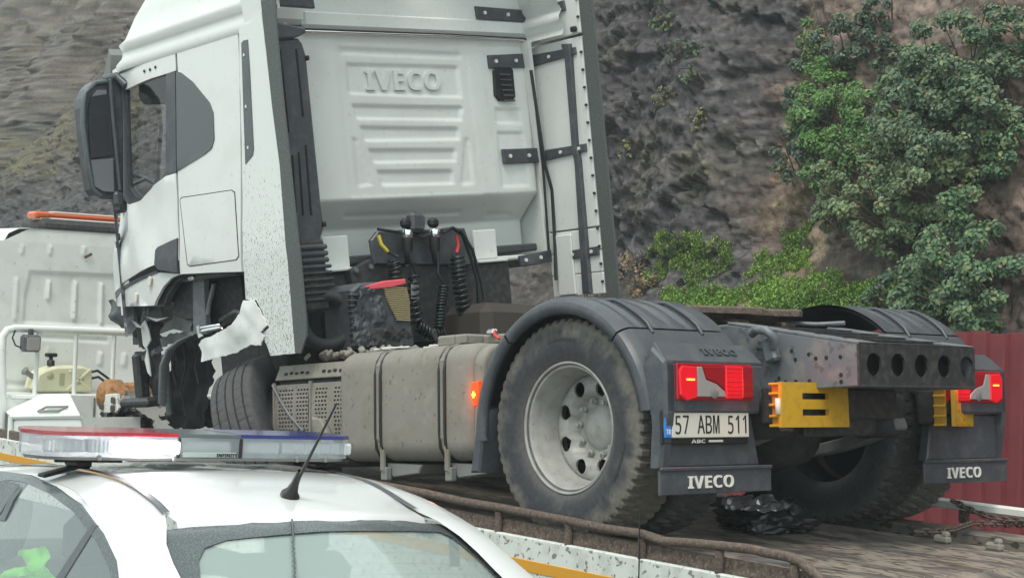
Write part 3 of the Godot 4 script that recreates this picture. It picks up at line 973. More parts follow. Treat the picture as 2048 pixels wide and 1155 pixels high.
	put("bulb_bowl", Builder.new().lathe([Vector2(0.026, 0.0), Vector2(0.022, 0.002), Vector2(0.0, 0.003)], Vector3(lx + 0.011, 0.645, zz.call(0.46)), Basis(Vector3.UP, Vector3.RIGHT, Vector3.FORWARD), 20), M.grey_face, lamp)
	ln = Builder.new()
	ln.slab([Vector3(lx + 0.009, y1 - 0.010, zz.call(0.315)), Vector3(lx + 0.009, y1 - 0.010, zz.call(0.62)), Vector3(lx + 0.009, 0.655, zz.call(0.615)), Vector3(lx + 0.009, 0.688, zz.call(0.51)), Vector3(lx + 0.009, 0.706, zz.call(0.365))], Vector3(-0.012, 0, 0), 0.003)
	put("red_reflector", ln, M.lens_red, lamp)
	put("tail_lens", Builder.new().box(Vector3(lx + 0.006, 0.692, zz.call(0.73)), Vector3(0.014, 0.142, 0.105), 0.004), M.lens_red_lit, lamp)
	put("brake_lens", Builder.new().box(Vector3(lx + 0.005, 0.692, zz.call(0.915)), Vector3(0.012, 0.140, 0.07), 0.004), M.lens_red, lamp)
	for k in 7:
		put("lens_rib", Builder.new().box(Vector3(lx + 0.0125, 0.635 + k * 0.019, zz.call(0.73)), Vector3(0.004, 0.003, 0.10), 0.001), M.lens_red, lamp)
	var li := OmniLight3D.new()
	li.name = "tail_lamp_light"
	li.light_color = Color(1, 0.05, 0.08)
	li.light_energy = 0.02
	li.light_size = 0.008
	li.omni_range = 6.0
	li.omni_attenuation = 2.0
	li.shadow_enabled = true
	li.position = Vector3(lx + 0.005, 0.692, zz.call(0.73))
	lamp.add_child(li, true)
	# flap on its hinge line
	var fl := Node3D.new()
	fl.name = "mud_flap"
	truck.add_child(fl, true)
	var fz := [1.268 * s, 0.562 * s]
	put("hinge_bar", Builder.new().box(Vector3(0.676, 0.320, lerpf(fz[0], fz[1], 0.5)), Vector3(0.016, 0.016, absf(fz[0] - fz[1])), 0.004), M.black_plastic, fl)
	put("flap_sheet", Builder.new().slab([Vector3(0.674, 0.314, fz[0]), Vector3(0.674, 0.314, fz[1]), Vector3(0.672, 0.212, fz[1]), Vector3(0.672, 0.210, fz[0])], Vector3(-0.012, 0, 0), 0.003), M.black_plastic, fl)
	lettering("flap_letters", "IVECO", frame(Vector3(0.679, 0.262, (0.96 if s > 0 else -0.885)), Vector3(0, 0, -1), Vector3.UP), 0.054, 0.285, 0.006, M.letter_white, fl, 900)
	# two rods on top
	for f in [0.24, 0.72]:
		var z := lerpf(z1, z0, f)
		var rod := []
		for k in 7:
			var t := deg_to_rad(lerpf(74.0, 44.0, k / 6.0))
			rod.append(c + Vector3(cos(t), sin(t), 0) * (0.628 if k > 0 and k < 6 else 0.615) + Vector3(0, 0, z - 0.02 * s * k / 6.0))
		put("stay_rod", Builder.new().tube(rod, 0.009, 8), M.black_plastic, g)

func tractor() -> void:
	var tr := thing("tractor_unit", "wrecked white tractor unit with torn front riding on the tow truck", "truck", TRUCK_POS, truck_turn)
	# chassis: two channel rails, tapering at the tail
	for s in [1.0, -1.0]:
		var z: float = 0.43 * s
		var fr := Node3D.new()
		fr.name = "chassis_rail"
		tr.add_child(fr, true)
		var b := Builder.new()
		var outline := [Vector3(-4.3, 0.96, z), Vector3(0.30, 0.985, z), Vector3(0.42, 0.965, z), Vector3(1.075, 0.853, z), Vector3(1.075, 0.668, z), Vector3(0.55, 0.66, z), Vector3(-0.2, 0.69, z), Vector3(-4.3, 0.69, z)]
		b.slab(outline, Vector3(0, 0, -0.012 * s), 0.004)
		b.slab([Vector3(-4.3, 0.972, z), Vector3(0.30, 0.997, z), Vector3(0.30, 0.997, z - 0.09 * s), Vector3(-4.3, 0.972, z - 0.09 * s)], Vector3(0, -0.01, 0), 0.002)
		b.slab([Vector3(0.31, 0.997, z), Vector3(1.08, 0.864, z), Vector3(1.08, 0.864, z - 0.13 * s), Vector3(0.31, 0.997, z - 0.13 * s)], Vector3(-0.0017, -0.0098, 0), 0.002)
		put("web", b, M.frame_steel, fr)
		for h in [[0.50, 0.86], [0.50, 0.79], [0.60, 0.84], [0.62, 0.72], [0.50, 0.72], [0.70, 0.84], [0.72, 0.80], [0.80, 0.82], [0.84, 0.80], [0.90, 0.80], [0.98, 0.80], [0.72, 0.70], [0.80, 0.70], [0.66, 0.70], [0.98, 0.72], [0.98, 0.69], [0.60, 0.70]]:
			var bb := Builder.new()
			bolt(bb, Vector3(h[0], h[1], z), Vector3(0, 0, s), 0.010, 0.003)
			put("bolt_hole", bb, M.pitch_dark, fr)
	# rear cross member with five oval holes
	var holes := []
	for k in 5:
		var hz := []
		for j in 18:
			hz.append(Vector2(0.345 - k * 0.1725 - 0.02, 0.765) + Vector2(cos(TAU * j / 18.0) * 0.052, sin(TAU * j / 18.0) * 0.052))
		holes.append(hz)
	var cm := Builder.new()
	cm.sheet([Vector2(0.43, 0.668), Vector2(0.43, 0.853), Vector2(-0.43, 0.853), Vector2(-0.43, 0.668)], func(q: Vector2) -> Vector3: return Vector3(1.082, q.y, q.x), Vector3(-0.012, 0, 0), 0.04, holes)
	cm.box(Vector3(1.03, 0.858, 0), Vector3(0.10, 0.012, 0.85), 0.003)
	cm.box(Vector3(1.03, 0.668, 0), Vector3(0.11, 0.012, 0.85), 0.003)
	for k in 4:
		cm.box(Vector3(0.93 - k * 0.16, 0.885 + k * 0.027, 0.0), Vector3(0.03, 0.012, 0.72), 0.002)
	cm.slab([Vector3(1.0, 0.862, 0.30), Vector3(1.0, 0.862, -0.30), Vector3(0.45, 0.955, -0.30), Vector3(0.45, 0.955, 0.30)], Vector3(-0.0017, -0.0099, 0), 0.002)
	put("rear_cross_member", cm, M.dark_steel, tr)
	put("added_hole_backing", Builder.new().box(Vector3(1.0, 0.765, 0), Vector3(0.02, 0.16, 0.82), 0.0), M.pitch_dark, tr)  # added black plate that makes the holes look deep in shade
	cm = Builder.new()
	cm.box(Vector3(0.55, 0.60, 0.06), Vector3(0.40, 0.14, 0.66), 0.01)
	cm.box(Vector3(0.70, 0.57, 0.12), Vector3(0.05, 0.24, 0.52), 0.01)
	put("tail_box", cm, M.dark_steel, tr)
	# coupling eye on the rail
	var hk := Builder.new()
	hk.tube([Vector3(0.50, 0.93, 0.47), Vector3(0.56, 0.945, 0.51), Vector3(0.63, 0.935, 0.52), Vector3(0.655, 0.90, 0.50), Vector3(0.63, 0.86, 0.48)], 0.022, 8)
	hk.box(Vector3(0.60, 0.85, 0.46), Vector3(0.07, 0.12, 0.05), 0.012, Basis(Vector3.BACK, 0.3))
	hk.box(Vector3(0.545, 0.875, 0.45), Vector3(0.05, 0.05, 0.03), 0.01)
	put("coupling_hook", hk, M.frame_steel, tr)
	# axle, springs, differential
	var ax := Builder.new()
	var side_b := Basis(Vector3.RIGHT, Vector3.BACK, Vector3.DOWN)
	ax.lathe([Vector2(0, -0.92), Vector2(0.09, -0.92), Vector2(0.09, -0.3), Vector2(0.24, -0.16), Vector2(0.27, 0), Vector2(0.24, 0.16), Vector2(0.09, 0.3), Vector2(0.09, 0.92), Vector2(0, 0.92)], Vector3(0, 0.5, 0), side_b, 24)
	ax.lathe([Vector2(0, 0.3), Vector2(0.18, 0.26), Vector2(0.22, 0.1), Vector2(0.2, 0)], Vector3(0.1, 0.5, 0), Basis(Vector3.UP, Vector3.RIGHT, Vector3.FORWARD), 20)
	put("rear_axle", ax, M.soot, tr)
	for s in [1.0, -1.0]:
		var sp := Builder.new()
		var arm := []
		for k in 12:
			var f := k / 11.0
			arm.append(Vector3(-0.6 + f * 1.25, 0.48 - 0.12 * sin(f * PI) + 0.03 * f, 0.42 * s))
		for k in 11:
			var mid: Vector3 = (arm[k] + arm[k + 1]) * 0.5
			sp.box(mid, Vector3(0.13, 0.06, 0.09), 0.008, Basis(Vector3.BACK, atan2(arm[k + 1].y - arm[k].y, arm[k + 1].x - arm[k].x)))
		put("spring_arm", sp, M.frame_steel, tr)
		var ab := Builder.new()
		ab.lathe([Vector2(0, 0.22), Vector2(0.1, 0.22), Vector2(0.13, 0.18), Vector2(0.13, 0.13), Vector2(0.115, 0.11), Vector2(0.13, 0.09), Vector2(0.13, 0.03), Vector2(0.09, 0), Vector2(0, 0)], Vector3(0.52, 0.44, 0.42 * s), Basis.IDENTITY, 20)
		put("air_spring", ab, M.rubber, tr)
	# wheels: twin pairs at the back, single in front on the far side
	for s in [1.0, -1.0]:
		var turn := Basis.IDENTITY if s > 0 else Basis(Vector3.UP, PI)
		deep_wheel(tr, Transform3D(turn, Vector3(0, 0.505, 1.06 * s)))
		var inner := MeshInstance3D.new()
		inner.name = "inner_tyre"
		inner.mesh = tyre_mesh(0.505, 0.150, 48, 0.25, 75)
		tr.add_child(inner, true)
		inner.position = Vector3(0, 0.505, 0.73 * s)
		mudguard(tr, s)
	# number plate in its holder
	var pl := Node3D.new()
	pl.name = "number_plate"
	tr.add_child(pl, true)
	put("plate_holder", Builder.new().box(Vector3(0.672, 0.498, 0.985), Vector3(0.014, 0.148, 0.545), 0.004), M.ink, pl)
	put("plate_face", Builder.new().box(Vector3(0.685, 0.508, 0.963), Vector3(0.012, 0.112, 0.485), 0.003), M.plate_white, pl)
	put("blue_band", Builder.new().box(Vector3(0.685, 0.508, 1.227), Vector3(0.012, 0.112, 0.04), 0.003), M.plate_blue, pl)
	lettering("plate_letters", "57 ABM 511", frame(Vector3(0.6915, 0.508, 0.963), Vector3(0, 0, -1), Vector3.UP), 0.080, 0.445, 0.003, M.ink, pl, 500, "Droid Sans Mono")
	lettering("country_letters", "TR", frame(Vector3(0.6915, 0.478, 1.227), Vector3(0, 0, -1), Vector3.UP), 0.022, 0.026, 0.002, M.letter_white, pl)
	lettering("holder_letters", "ABC", frame(Vector3(0.68, 0.437, 1.035), Vector3(0, 0, -1), Vector3.UP), 0.016, 0.085, 0.003, M.letter_white, pl)
	put("holder_strip", Builder.new().box(Vector3(0.68, 0.437, 0.925), Vector3(0.003, 0.010, 0.09), 0.001), M.letter_white, pl)
	# fifth wheel: plate with a V mouth, ramps and a pedestal
	var fw := Node3D.new()
	fw.name = "coupling_plate"
	tr.add_child(fw, true)
	var tilt := Transform3D(Basis(Vector3.BACK, -0.07), Vector3(-0.20, 1.115, 0))
	var pb := Builder.new(tilt)
	var ol := []
	for k in 25:
		var t := deg_to_rad(lerpf(52.0, 308.0, k / 24.0))
		ol.append(Vector3(cos(t) * 0.46, 0, sin(t) * 0.46))
	ol.append_array([Vector3(0.44, -0.02, -0.20), Vector3(0.48, -0.035, -0.13), Vector3(0.1, -0.0, -0.06), Vector3(0.0, 0, -0.05), Vector3(-0.04, 0, 0), Vector3(0.0, 0, 0.05), Vector3(0.1, -0.0, 0.06), Vector3(0.48, -0.035, 0.13), Vector3(0.44, -0.02, 0.20)])
	for k in ol.size():
		ol[k].y = 0.0
	pb.slab(ol, Vector3(0, -0.035, 0), 0.008)
	put("plate", pb, M.rust, fw)
	pb = Builder.new(tilt)
	pb.lathe([Vector2(0.40, -0.036), Vector2(0.30, -0.10), Vector2(0.0, -0.10)], Vector3.ZERO, Basis.IDENTITY, 28)
	pb.box(Vector3(0, -0.09, 0.3), Vector3(0.3, 0.12, 0.08), 0.01)
	pb.box(Vector3(0, -0.09, -0.3), Vector3(0.3, 0.12, 0.08), 0.01)
	pb.box(Vector3(0.22, -0.06, 0.17), Vector3(0.34, 0.03, 0.1), 0.01, Basis(Vector3.BACK, -0.12))
	pb.box(Vector3(0.22, -0.06, -0.17), Vector3(0.34, 0.03, 0.1), 0.01, Basis(Vector3.BACK, -0.12))
	put("pedestal", pb, M.rust, fw)
	var hd := Builder.new(tilt)
	hd.tube([Vector3(0.1, -0.06, -0.1), Vector3(0.45, -0.07, -0.3), Vector3(0.58, -0.06, -0.36)], 0.012, 8)
	put("release_handle", hd, M.frame_steel, fw)
	# yellow wheel chocks in their brackets, tail side
	for s in [1.0, -1.0]:
		var ch := Node3D.new()
		ch.name = "wheel_chock"
		tr.add_child(ch, true)
		var cz: float = 0.44 if s > 0 else -0.80
		var cx: float = 0.84 if s > 0 else 0.72
		var cb := Builder.new(Transform3D(Basis(Vector3.UP, 0.0 if s > 0 else 0.42), Vector3(cx, 0.592, cz)))
		var face := [Vector2(-0.232, -0.10), Vector2(0.232, -0.10), Vector2(0.228, 0.10), Vector2(-0.228, 0.10)]
		var slots := []
		if s > 0:
			for yy in [0.038, -0.034]:
				slots.append([Vector2(-0.09, yy - 0.014), Vector2(0.09, yy - 0.014), Vector2(0.09, yy + 0.014), Vector2(-0.09, yy + 0.014)])
		else:
			for iy in 4:
				for ix in 3:
					var q := Vector2(-0.1 + ix * 0.085, -0.07 + iy * 0.045)
					slots.append([q + Vector2(-0.012, -0.009), q + Vector2(0.012, -0.009), q + Vector2(0.012, 0.009), q + Vector2(-0.012, 0.009)])
		cb.sheet(face, func(q: Vector2) -> Vector3: return Vector3(0.03 * (q.x / 0.23) * (q.x / 0.23) if s < 0 else 0.0, q.y, q.x), Vector3(-0.02, 0, 0), 0.03, slots)
		put("chock_face", cb, M.yellow, ch)
		cb = Builder.new(Transform3D(Basis(Vector3.UP, 0.0 if s > 0 else 0.42), Vector3(cx, 0.592, cz)))
		for yy in [-0.092, -0.05, 0.0, 0.05, 0.092]:
			for e in [0.215, -0.215]:
				put("chock_rib", Builder.new(cb.xf).box(Vector3(-0.05, yy, e), Vector3(0.06, 0.012, 0.025), 0.003), M.yellow, ch)
		for e in [0.200, -0.200]:
			put("chock_cheek", Builder.new(cb.xf).box(Vector3(-0.05, 0, e), Vector3(0.06, 0.19, 0.008), 0.002), M.yellow, ch)
		cb = Builder.new(Transform3D(Basis(Vector3.UP, 0.0 if s > 0 else 0.42), Vector3(cx, 0.592, cz)))
		cb.box(Vector3(-0.12, 0, 0), Vector3(0.1, 0.17, 0.36), 0.01)
		put("bracket", cb, M.soot, ch)
		if s > 0:
			put("grip_roll", Builder.new().lathe([Vector2(0, -0.035), Vector2(0.013, -0.035), Vector2(0.013, 0.035), Vector2(0, 0.035)], Vector3(0.82, 0.585, 0.672), Basis.IDENTITY, 12), M.letter_white, ch)
	fuel_tank(tr)
	under_cab(tr)
	cab(tr)

func round_box(b: Builder, x0: float, x1: float, y0: float, y1: float, z0: float, z1: float, r: float, re: float) -> void:
	# a tank: rounded cross section in (y, z), domed edges at both ends
	var rows := []
	for e in [[x0, 1.0], [x0 + re * 0.08, 0.6], [x0 + re * 0.35, 0.2], [x0 + re, 0.0], [lerpf(x0, x1, 0.33), 0.0], [lerpf(x0, x1, 0.66), 0.0], [x1 - re, 0.0], [x1 - re * 0.35, 0.2], [x1 - re * 0.08, 0.6], [x1, 1.0]]:
		var d: float = e[1] * re
		var ring := []
		for q in 4:
			var cy: float = (y1 - r if q < 2 else y0 + r)
			var cz: float = (z1 - r if q == 0 or q == 3 else z0 + r)
			for k in 7:
				var t := deg_to_rad(q * 90.0 + k * 15.0)
				var rr := maxf(r - d, 0.005)
				ring.append(Vector3(e[0], cy + sin(t) * rr, cz + cos(t) * rr))
		rows.append(ring)
	b.skin(rows, Vector3.ZERO, 1, true)
	for i in [0, rows.size() - 1]:
		for k in range(1, rows[i].size() - 1):
			b.tn(rows[i][0], rows[i][k], rows[i][k + 1], Vector3(-1 if i == 0 else 1, 0, 0))

func fuel_tank(tr: Node3D) -> void:
	var t := Node3D.new()
	t.name = "fuel_tank"
	tr.add_child(t, true)
	var b := Builder.new()
	round_box(b, -1.83, -0.68, 0.352, 0.935, 0.60, 1.20, 0.10, 0.055)
	put("tank_shell", b, M.mud, t)
	b = Builder.new()
	round_box(b, -0.677, -0.60, 0.34, 0.925, 0.62, 1.19, 0.12, 0.02)
	put("end_flange", b, M.mud, t)
	for x in [-1.45, -0.905]:
		var sb := Builder.new()
		for off in [-0.022, 0.022]:
			var path := []
			for q in [[0.62, 0.94], [1.09, 0.938], [1.16, 0.912], [1.192, 0.87], [1.207, 0.80], [1.207, 0.5], [1.20, 0.42], [1.17, 0.37], [1.10, 0.343], [0.7, 0.34]]:
				path.append(Vector3(x + off, q[1], q[0]))
			sb.tube(path, 0.0085, 6)
		put("strap_edge", sb, M.ink, t)
		sb = Builder.new()
		for q in [[1.09, 0.941, 1.165, 0.914], [1.165, 0.914, 1.204, 0.85], [1.204, 0.85, 1.204, 0.47], [1.204, 0.47, 1.17, 0.375]]:
			var mid := Vector3(x, (q[1] + q[3]) * 0.5, (q[0] + q[2]) * 0.5)
			var d := Vector2(q[2] - q[0], q[3] - q[1])
			sb.box(mid, Vector3(0.036, 0.005, d.length()), 0.001, Basis(Vector3.RIGHT, -atan2(d.y, d.x)))
		put("strap", sb, M.mud, t)
		sb = Builder.new()
		sb.box(Vector3(x + 0.02, 0.36, 1.19), Vector3(0.03, 0.11, 0.02), 0.004)
		sb.tube([Vector3(x + 0.02, 0.43, 1.205), Vector3(x + 0.03, 0.30, 1.19)], 0.008, 6)
		put("strap_buckle", sb, M.mud, t)
		sb = Builder.new()
		sb.slab([Vector3(x - 0.01, 0.345, 1.15), Vector3(x + 0.30, 0.335, 1.15), Vector3(x + 0.27, 0.29, 1.15), Vector3(x + 0.05, 0.27, 1.15)], Vector3(0, 0, -0.4), 0.006)
		sb.box(Vector3(x + 0.02, 0.29, 1.17), Vector3(0.05, 0.07, 0.04), 0.006)
		put("tank_bracket", sb, M.grey_face, t)
	# orange marker lamp at the tank's rear edge, lit
	var mk := Node3D.new()
	mk.name = "side_marker_lamp"
	tr.add_child(mk, true)
	var mb := Builder.new()
	mb.slab([Vector3(-0.655, 0.735, 1.225), Vector3(-0.598, 0.74, 1.225), Vector3(-0.594, 0.68, 1.225), Vector3(-0.605, 0.62, 1.225), Vector3(-0.632, 0.615, 1.225), Vector3(-0.655, 0.665, 1.225)], Vector3(0, 0, -0.03), 0.006)
	put("marker_lens", mb, M.amber_lens, mk)
	mb = Builder.new()
	mb.box(Vector3(-0.628, 0.675, 1.226), Vector3(0.030, 0.012, 0.004), 0.001)
	mb.box(Vector3(-0.628, 0.675, 1.2275), Vector3(0.012, 0.034, 0.003), 0.001)
	put("lit_bulb", mb, M.spark, mk)
	var li := OmniLight3D.new()
	li.name = "side_marker_light"
	li.light_color = Color(1, 0.4, 0.05)
	li.light_energy = 0.008
	li.light_size = 0.006
	li.omni_range = 4.0
	li.omni_attenuation = 2.0
	li.shadow_enabled = true
	li.position = Vector3(-0.628, 0.675, 1.212)
	mk.add_child(li, true)
	# perforated exhaust guard ahead of the tank
	var g := Node3D.new()
	g.name = "exhaust_box"
	tr.add_child(g, true)
	b = Builder.new()
	round_box(b, -2.58, -1.86, 0.32, 0.885, 0.60, 1.11, 0.12, 0.04)
	put("inner_box", b, M.soot, g)
	perforated(g, -2.56, -2.20, 0.36, 0.80)
	perforated(g, -2.185, -1.85, 0.36, 0.80)
	# upper skin, leaning inwards, with one row of slots
	b = Builder.new()
	b.slab([Vector3(-2.56, 0.815, 1.135), Vector3(-1.85, 0.815, 1.135), Vector3(-1.85, 0.895, 1.10), Vector3(-2.56, 0.895, 1.10)], Vector3(0, -0.004, -0.0092), 0.003)
	b.slab([Vector3(-2.57, 0.897, 1.10), Vector3(-1.84, 0.897, 1.10), Vector3(-1.84, 0.94, 0.72), Vector3(-2.57, 0.94, 0.72)], Vector3(0, -0.01, -0.0009), 0.003)
	put("upper_skin", b, M.mud, g)
	for k in 11:
		if k == 5 or k == 6: continue
		put("slot", Builder.new().box(Vector3(-2.46 + k * 0.055, 0.848 + 0.003 * (k % 2), 1.124), Vector3(0.026, 0.014, 0.01), 0.002, Basis(Vector3.RIGHT, -0.4)), M.pitch_dark, g)
	b = Builder.new()
	b.slab([Vector3(-2.15, 0.60, 1.165), Vector3(-2.05, 0.585, 1.165), Vector3(-1.93, 0.42, 1.165), Vector3(-2.02, 0.44, 1.165), Vector3(-2.10, 0.50, 1.165)], Vector3(0, 0, -0.03), 0.01)
	put("guard_boss", b, M.mud, g)
	# mud clods and splinters lying along the top
	var rng := RandomNumberGenerator.new()
	rng.seed = 8
	b = Builder.new()
	for k in 60:
		var x := rng.randf_range(-2.5, -1.5)
		b.box(Vector3(x, 0.945 + rng.randf() * 0.012, rng.randf_range(0.75, 1.08)), Vector3(rng.randf_range(0.02, 0.07), rng.randf_range(0.012, 0.03), rng.randf_range(0.02, 0.05)), 0.006, Basis.from_euler(Vector3(rng.randf(), rng.randf() * 6.0, rng.randf())))
	put("mud_clods", b, M.mud, g).set_meta("kind", "stuff")
	for q in [[-1.62, 1.02, 0.35], [-1.35, 0.9, 0.2], [-1.5, 1.05, 0.5], [-1.2, 0.98, 0.15]]:
		put("splinter", Builder.new().box(Vector3(q[0], 0.952, q[1]), Vector3(0.16, 0.008, 0.02), 0.002, Basis(Vector3.UP, q[2])), M.letter_white, g)

func perforated(parent: Node3D, x0: float, x1: float, y0: float, y1: float) -> void:
	# plate with a staggered field of slots left open
	var b := Builder.new()
	var z := 1.135
	var px := 0.031
	var py := 0.0225
	var nx := int((x1 - x0) / px)
	var ny := int((y1 - y0) / py)
	for j in ny:
		var sh := px * 0.5 if j % 2 else 0.0
		var ya := y0 + j * py
		var zz := z - 0.45 * (ya - 0.64) * (ya - 0.64) - 0.12 * pow(maxf(0.0, 0.5 - ya) / 0.14, 2.0)
		var zb := z - 0.45 * (ya + py - 0.64) * (ya + py - 0.64) - 0.12 * pow(maxf(0.0, 0.5 - ya - py) / 0.14, 2.0)
		for i in nx:
			var xa := x0 + i * px
			var f := float(i) / nx
			var open := f > 0.06 and f < 0.94 and j > 0 and j < ny - 1 and not (f > 0.48 and f < 0.62)
			if not open:
				b.qn(Vector3(xa, ya, zz), Vector3(xa + px, ya, zz), Vector3(xa + px, ya + py, zb), Vector3(xa, ya + py, zb), Vector3.BACK)
				continue
			var cx := xa + px * 0.5 + (sh * 0.45 - px * 0.11)
			var h := Vector2(0.0088, 0.0052)
			var cy := ya + py * 0.5
			var zm := (zz + zb) * 0.5
			var o := [Vector3(xa, ya, zz), Vector3(xa + px, ya, zz), Vector3(xa + px, ya + py, zb), Vector3(xa, ya + py, zb)]
			var n := [Vector3(cx - h.x, cy - h.y, zm), Vector3(cx + h.x, cy - h.y, zm), Vector3(cx + h.x, cy + h.y, zm), Vector3(cx - h.x, cy + h.y, zm)]
			for k in 4:
				b.qn(o[k], o[(k + 1) % 4], n[(k + 1) % 4], n[k], Vector3.BACK)
	b.box(Vector3(x0 - 0.006, (y0 + y1) * 0.5 + 0.02, z), Vector3(0.014, y1 - y0 - 0.04, 0.02), 0.003)
	put("perforated_plate", b, M.mud, parent)

func seg_dist(q: Vector2, poly: Array) -> float:
	# signed distance to an outline, positive inside
	var best := 1e9
	var m := poly.size()
	for i in m:
		var p := Geometry2D.get_closest_point_to_segment(q, poly[i], poly[(i + 1) % m])
		best = minf(best, p.distance_to(q))
	return best if Geometry2D.is_point_in_polygon(q, PackedVector2Array(poly)) else -best

func speckle(w: int, h: int, seed_: int) -> ImageTexture:
	# white paint with mud spatter, thicker towards the bottom edge
	var im := Image.create(w, h, false, Image.FORMAT_RGB8)
	im.fill(lin(0.70, 0.735, 0.72))
	var rng := RandomNumberGenerator.new()
	rng.seed = seed_
	for k in 6000:
		var v := pow(rng.randf(), 0.42)
		var x := rng.randi() % w
		var y := int(v * h)
		if y < h * 0.32: continue
		var yy := h - 1 - y
		if rng.randf() > smoothstep(0.3, 0.9, float(y) / h): continue
		var s := 1 + int(rng.randf() * rng.randf() * 6.0)
		var g := rng.randf_range(0.10, 0.42)
		im.fill_rect(Rect2i(x, yy, s, s + rng.randi() % 6), lin(g, g * 0.97, g * 0.9))
	return ImageTexture.create_from_image(im)

func cab(tr: Node3D) -> void:
	var dirty := mat("spattered_paint", lin(0.7, 0.73, 0.72), 0.42)
	dirty.albedo_color = Color.WHITE
	dirty.albedo_texture = speckle(512, 1400, 5)
	var side := func(off: float) -> Callable: return func(q: Vector2) -> Vector3: return cab_xf * Vector3(q.x, q.y, cab_side(q.x, q.y) + off)
	var back := cab_xf.basis.z * -1.0
	var rear := cab_xf.basis.x
	var b: Builder
	# ---- left flank: header over the door, rear quarter, door, flank fairing ----
	b = Builder.new()
	b.sheet([Vector2(-4.37, 3.027), Vector2(-3.412, 3.006), Vector2(-3.406, 2.873), Vector2(-3.512, 2.871), Vector2(-3.709, 2.87), Vector2(-4.069, 2.852), Vector2(-4.135, 2.888), Vector2(-4.351, 2.895)], side.call(0.0), back * 0.03, 0.12)
	put("door_header", b, M.paint, tr)
	for p in [Vector3(-3.773, 2.927, 1.126), Vector3(-3.705, 2.926, 1.126), Vector3(-3.639, 2.931, 1.126)]:
		put("screw_hole", Builder.new().lathe([Vector2(0.011, 0.0), Vector2(0.009, 0.003), Vector2(0, 0.003)], cab_xf * p, cab_xf.basis * Basis(Vector3.RIGHT, Vector3.BACK, Vector3.DOWN), 10), M.ink, tr)
	b = Builder.new()
	b.sheet([Vector2(-3.389, 3.005), Vector2(-2.956, 3.013), Vector2(-2.72, 3.01), Vector2(-2.708, 2.824), Vector2(-2.72, 2.214), Vector2(-2.751, 1.6), Vector2(-3.084, 1.618), Vector2(-3.419, 1.632), Vector2(-3.406, 1.838), Vector2(-3.411, 2.255), Vector2(-3.383, 2.869)], side.call(0.0), back * 0.03, 0.07)
	put("rear_quarter_panel", b, M.paint, tr)
	b = Builder.new()
	b.sheet([Vector2(-3.395, 2.865), Vector2(-3.344, 2.851), Vector2(-3.216, 2.776), Vector2(-3.028, 2.619), Vector2(-2.993, 2.558), Vector2(-2.989, 2.4), Vector2(-3.019, 2.35), Vector2(-3.097, 2.324), Vector2(-3.411, 2.258)], side.call(0.006), back * 0.008, 0.06)
	put("quarter_blank", b, M.dark_glass, tr)
	b = Builder.new()
	b.sheet([Vector2(-3.517, 2.872), Vector2(-3.412, 2.868), Vector2(-3.428, 2.254), Vector2(-3.551, 2.249)], side.call(0.002), back * 0.02, 0.08)
	put("door_pillar", b, M.black_plastic, tr)
	b = Builder.new()
	b.sheet([Vector2(-3.4, 3.007), Vector2(-3.389, 3.005), Vector2(-3.405, 2.254), Vector2(-3.401, 1.837), Vector2(-3.413, 1.631), Vector2(-3.43, 1.633), Vector2(-3.418, 1.839), Vector2(-3.422, 2.256)], side.call(-0.004), back * 0.02, 0.2)
	put("door_gap", b, M.ink, tr)
	# storage hatch with its shut line
	b = Builder.new()
	b.sheet([Vector2(-3.395, 2.083), Vector2(-3.372, 2.096), Vector2(-2.821, 2.083), Vector2(-2.785, 2.065), Vector2(-2.761, 1.691), Vector2(-2.791, 1.67), Vector2(-3.298, 1.669), Vector2(-3.33, 1.683)], side.call(0.0015), back * 0.002, 0.1)
	put("hatch_gap", b, M.ink, tr)
	b = Builder.new()
	b.sheet([Vector2(-3.386, 2.079), Vector2(-3.366, 2.09), Vector2(-2.824, 2.078), Vector2(-2.793, 2.061), Vector2(-2.768, 1.694), Vector2(-2.796, 1.675), Vector2(-3.295, 1.674), Vector2(-3.32, 1.686)], side.call(0.003), back * 0.004, 0.1)
	put("storage_hatch", b, M.paint, tr)
	# door: dented skin
	var dent := func(q: Vector2) -> Vector3:
		var z := cab_side(q.x, q.y)
		var d := noise(77, 1.6, 2).get_noise_2d(q.x * 1.2, q.y * 0.7) * 0.02
		d += 0.035 * smoothstep(0.10, 0.0, absf(q.x + 3.98 + (q.y - 1.9) * 0.25) - 0.02) * smoothstep(1.6, 2.1, q.y)
		d -= 0.06 * smoothstep(-4.0, -4.2, q.x) * smoothstep(1.8, 2.1, q.y)
		d *= smoothstep(0.02, 0.15, -3.36 - q.x)
		return cab_xf * Vector3(q.x, q.y, z + d)
	b = Builder.new()
	b.sheet([Vector2(-3.434, 2.249), Vector2(-3.551, 2.243), Vector2(-3.714, 2.202), Vector2(-3.864, 2.127), Vector2(-4.043, 2.109), Vector2(-4.176, 2.17), Vector2(-4.447, 2.116), Vector2(-4.544, 1.858), Vector2(-4.571, 1.566), Vector2(-3.492, 1.747), Vector2(-3.423, 1.717), Vector2(-3.418, 1.839)], dent, back * 0.02, 0.05)
	put("door_skin", b, M.paint, tr)
	b = Builder.new()
	b.sheet([Vector2(-4.556, 1.546), Vector2(-3.695, 1.66), Vector2(-3.43, 1.633), Vector2(-3.549, 1.616), Vector2(-3.653, 1.567), Vector2(-3.75, 1.492), Vector2(-3.78, 1.46), Vector2(-4.698, 1.489)], side.call(-0.012), back * 0.02, 0.06)
	put("door_foot", b, M.paint, tr)
	b = Builder.new()
	b.sheet([Vector2(-4.571, 1.566), Vector2(-3.705, 1.673), Vector2(-3.69, 1.66), Vector2(-4.566, 1.536)], side.call(-0.006), back * 0.02, 0.1)
	put("door_crease", b, M.black_plastic, tr)
	b = Builder.new()
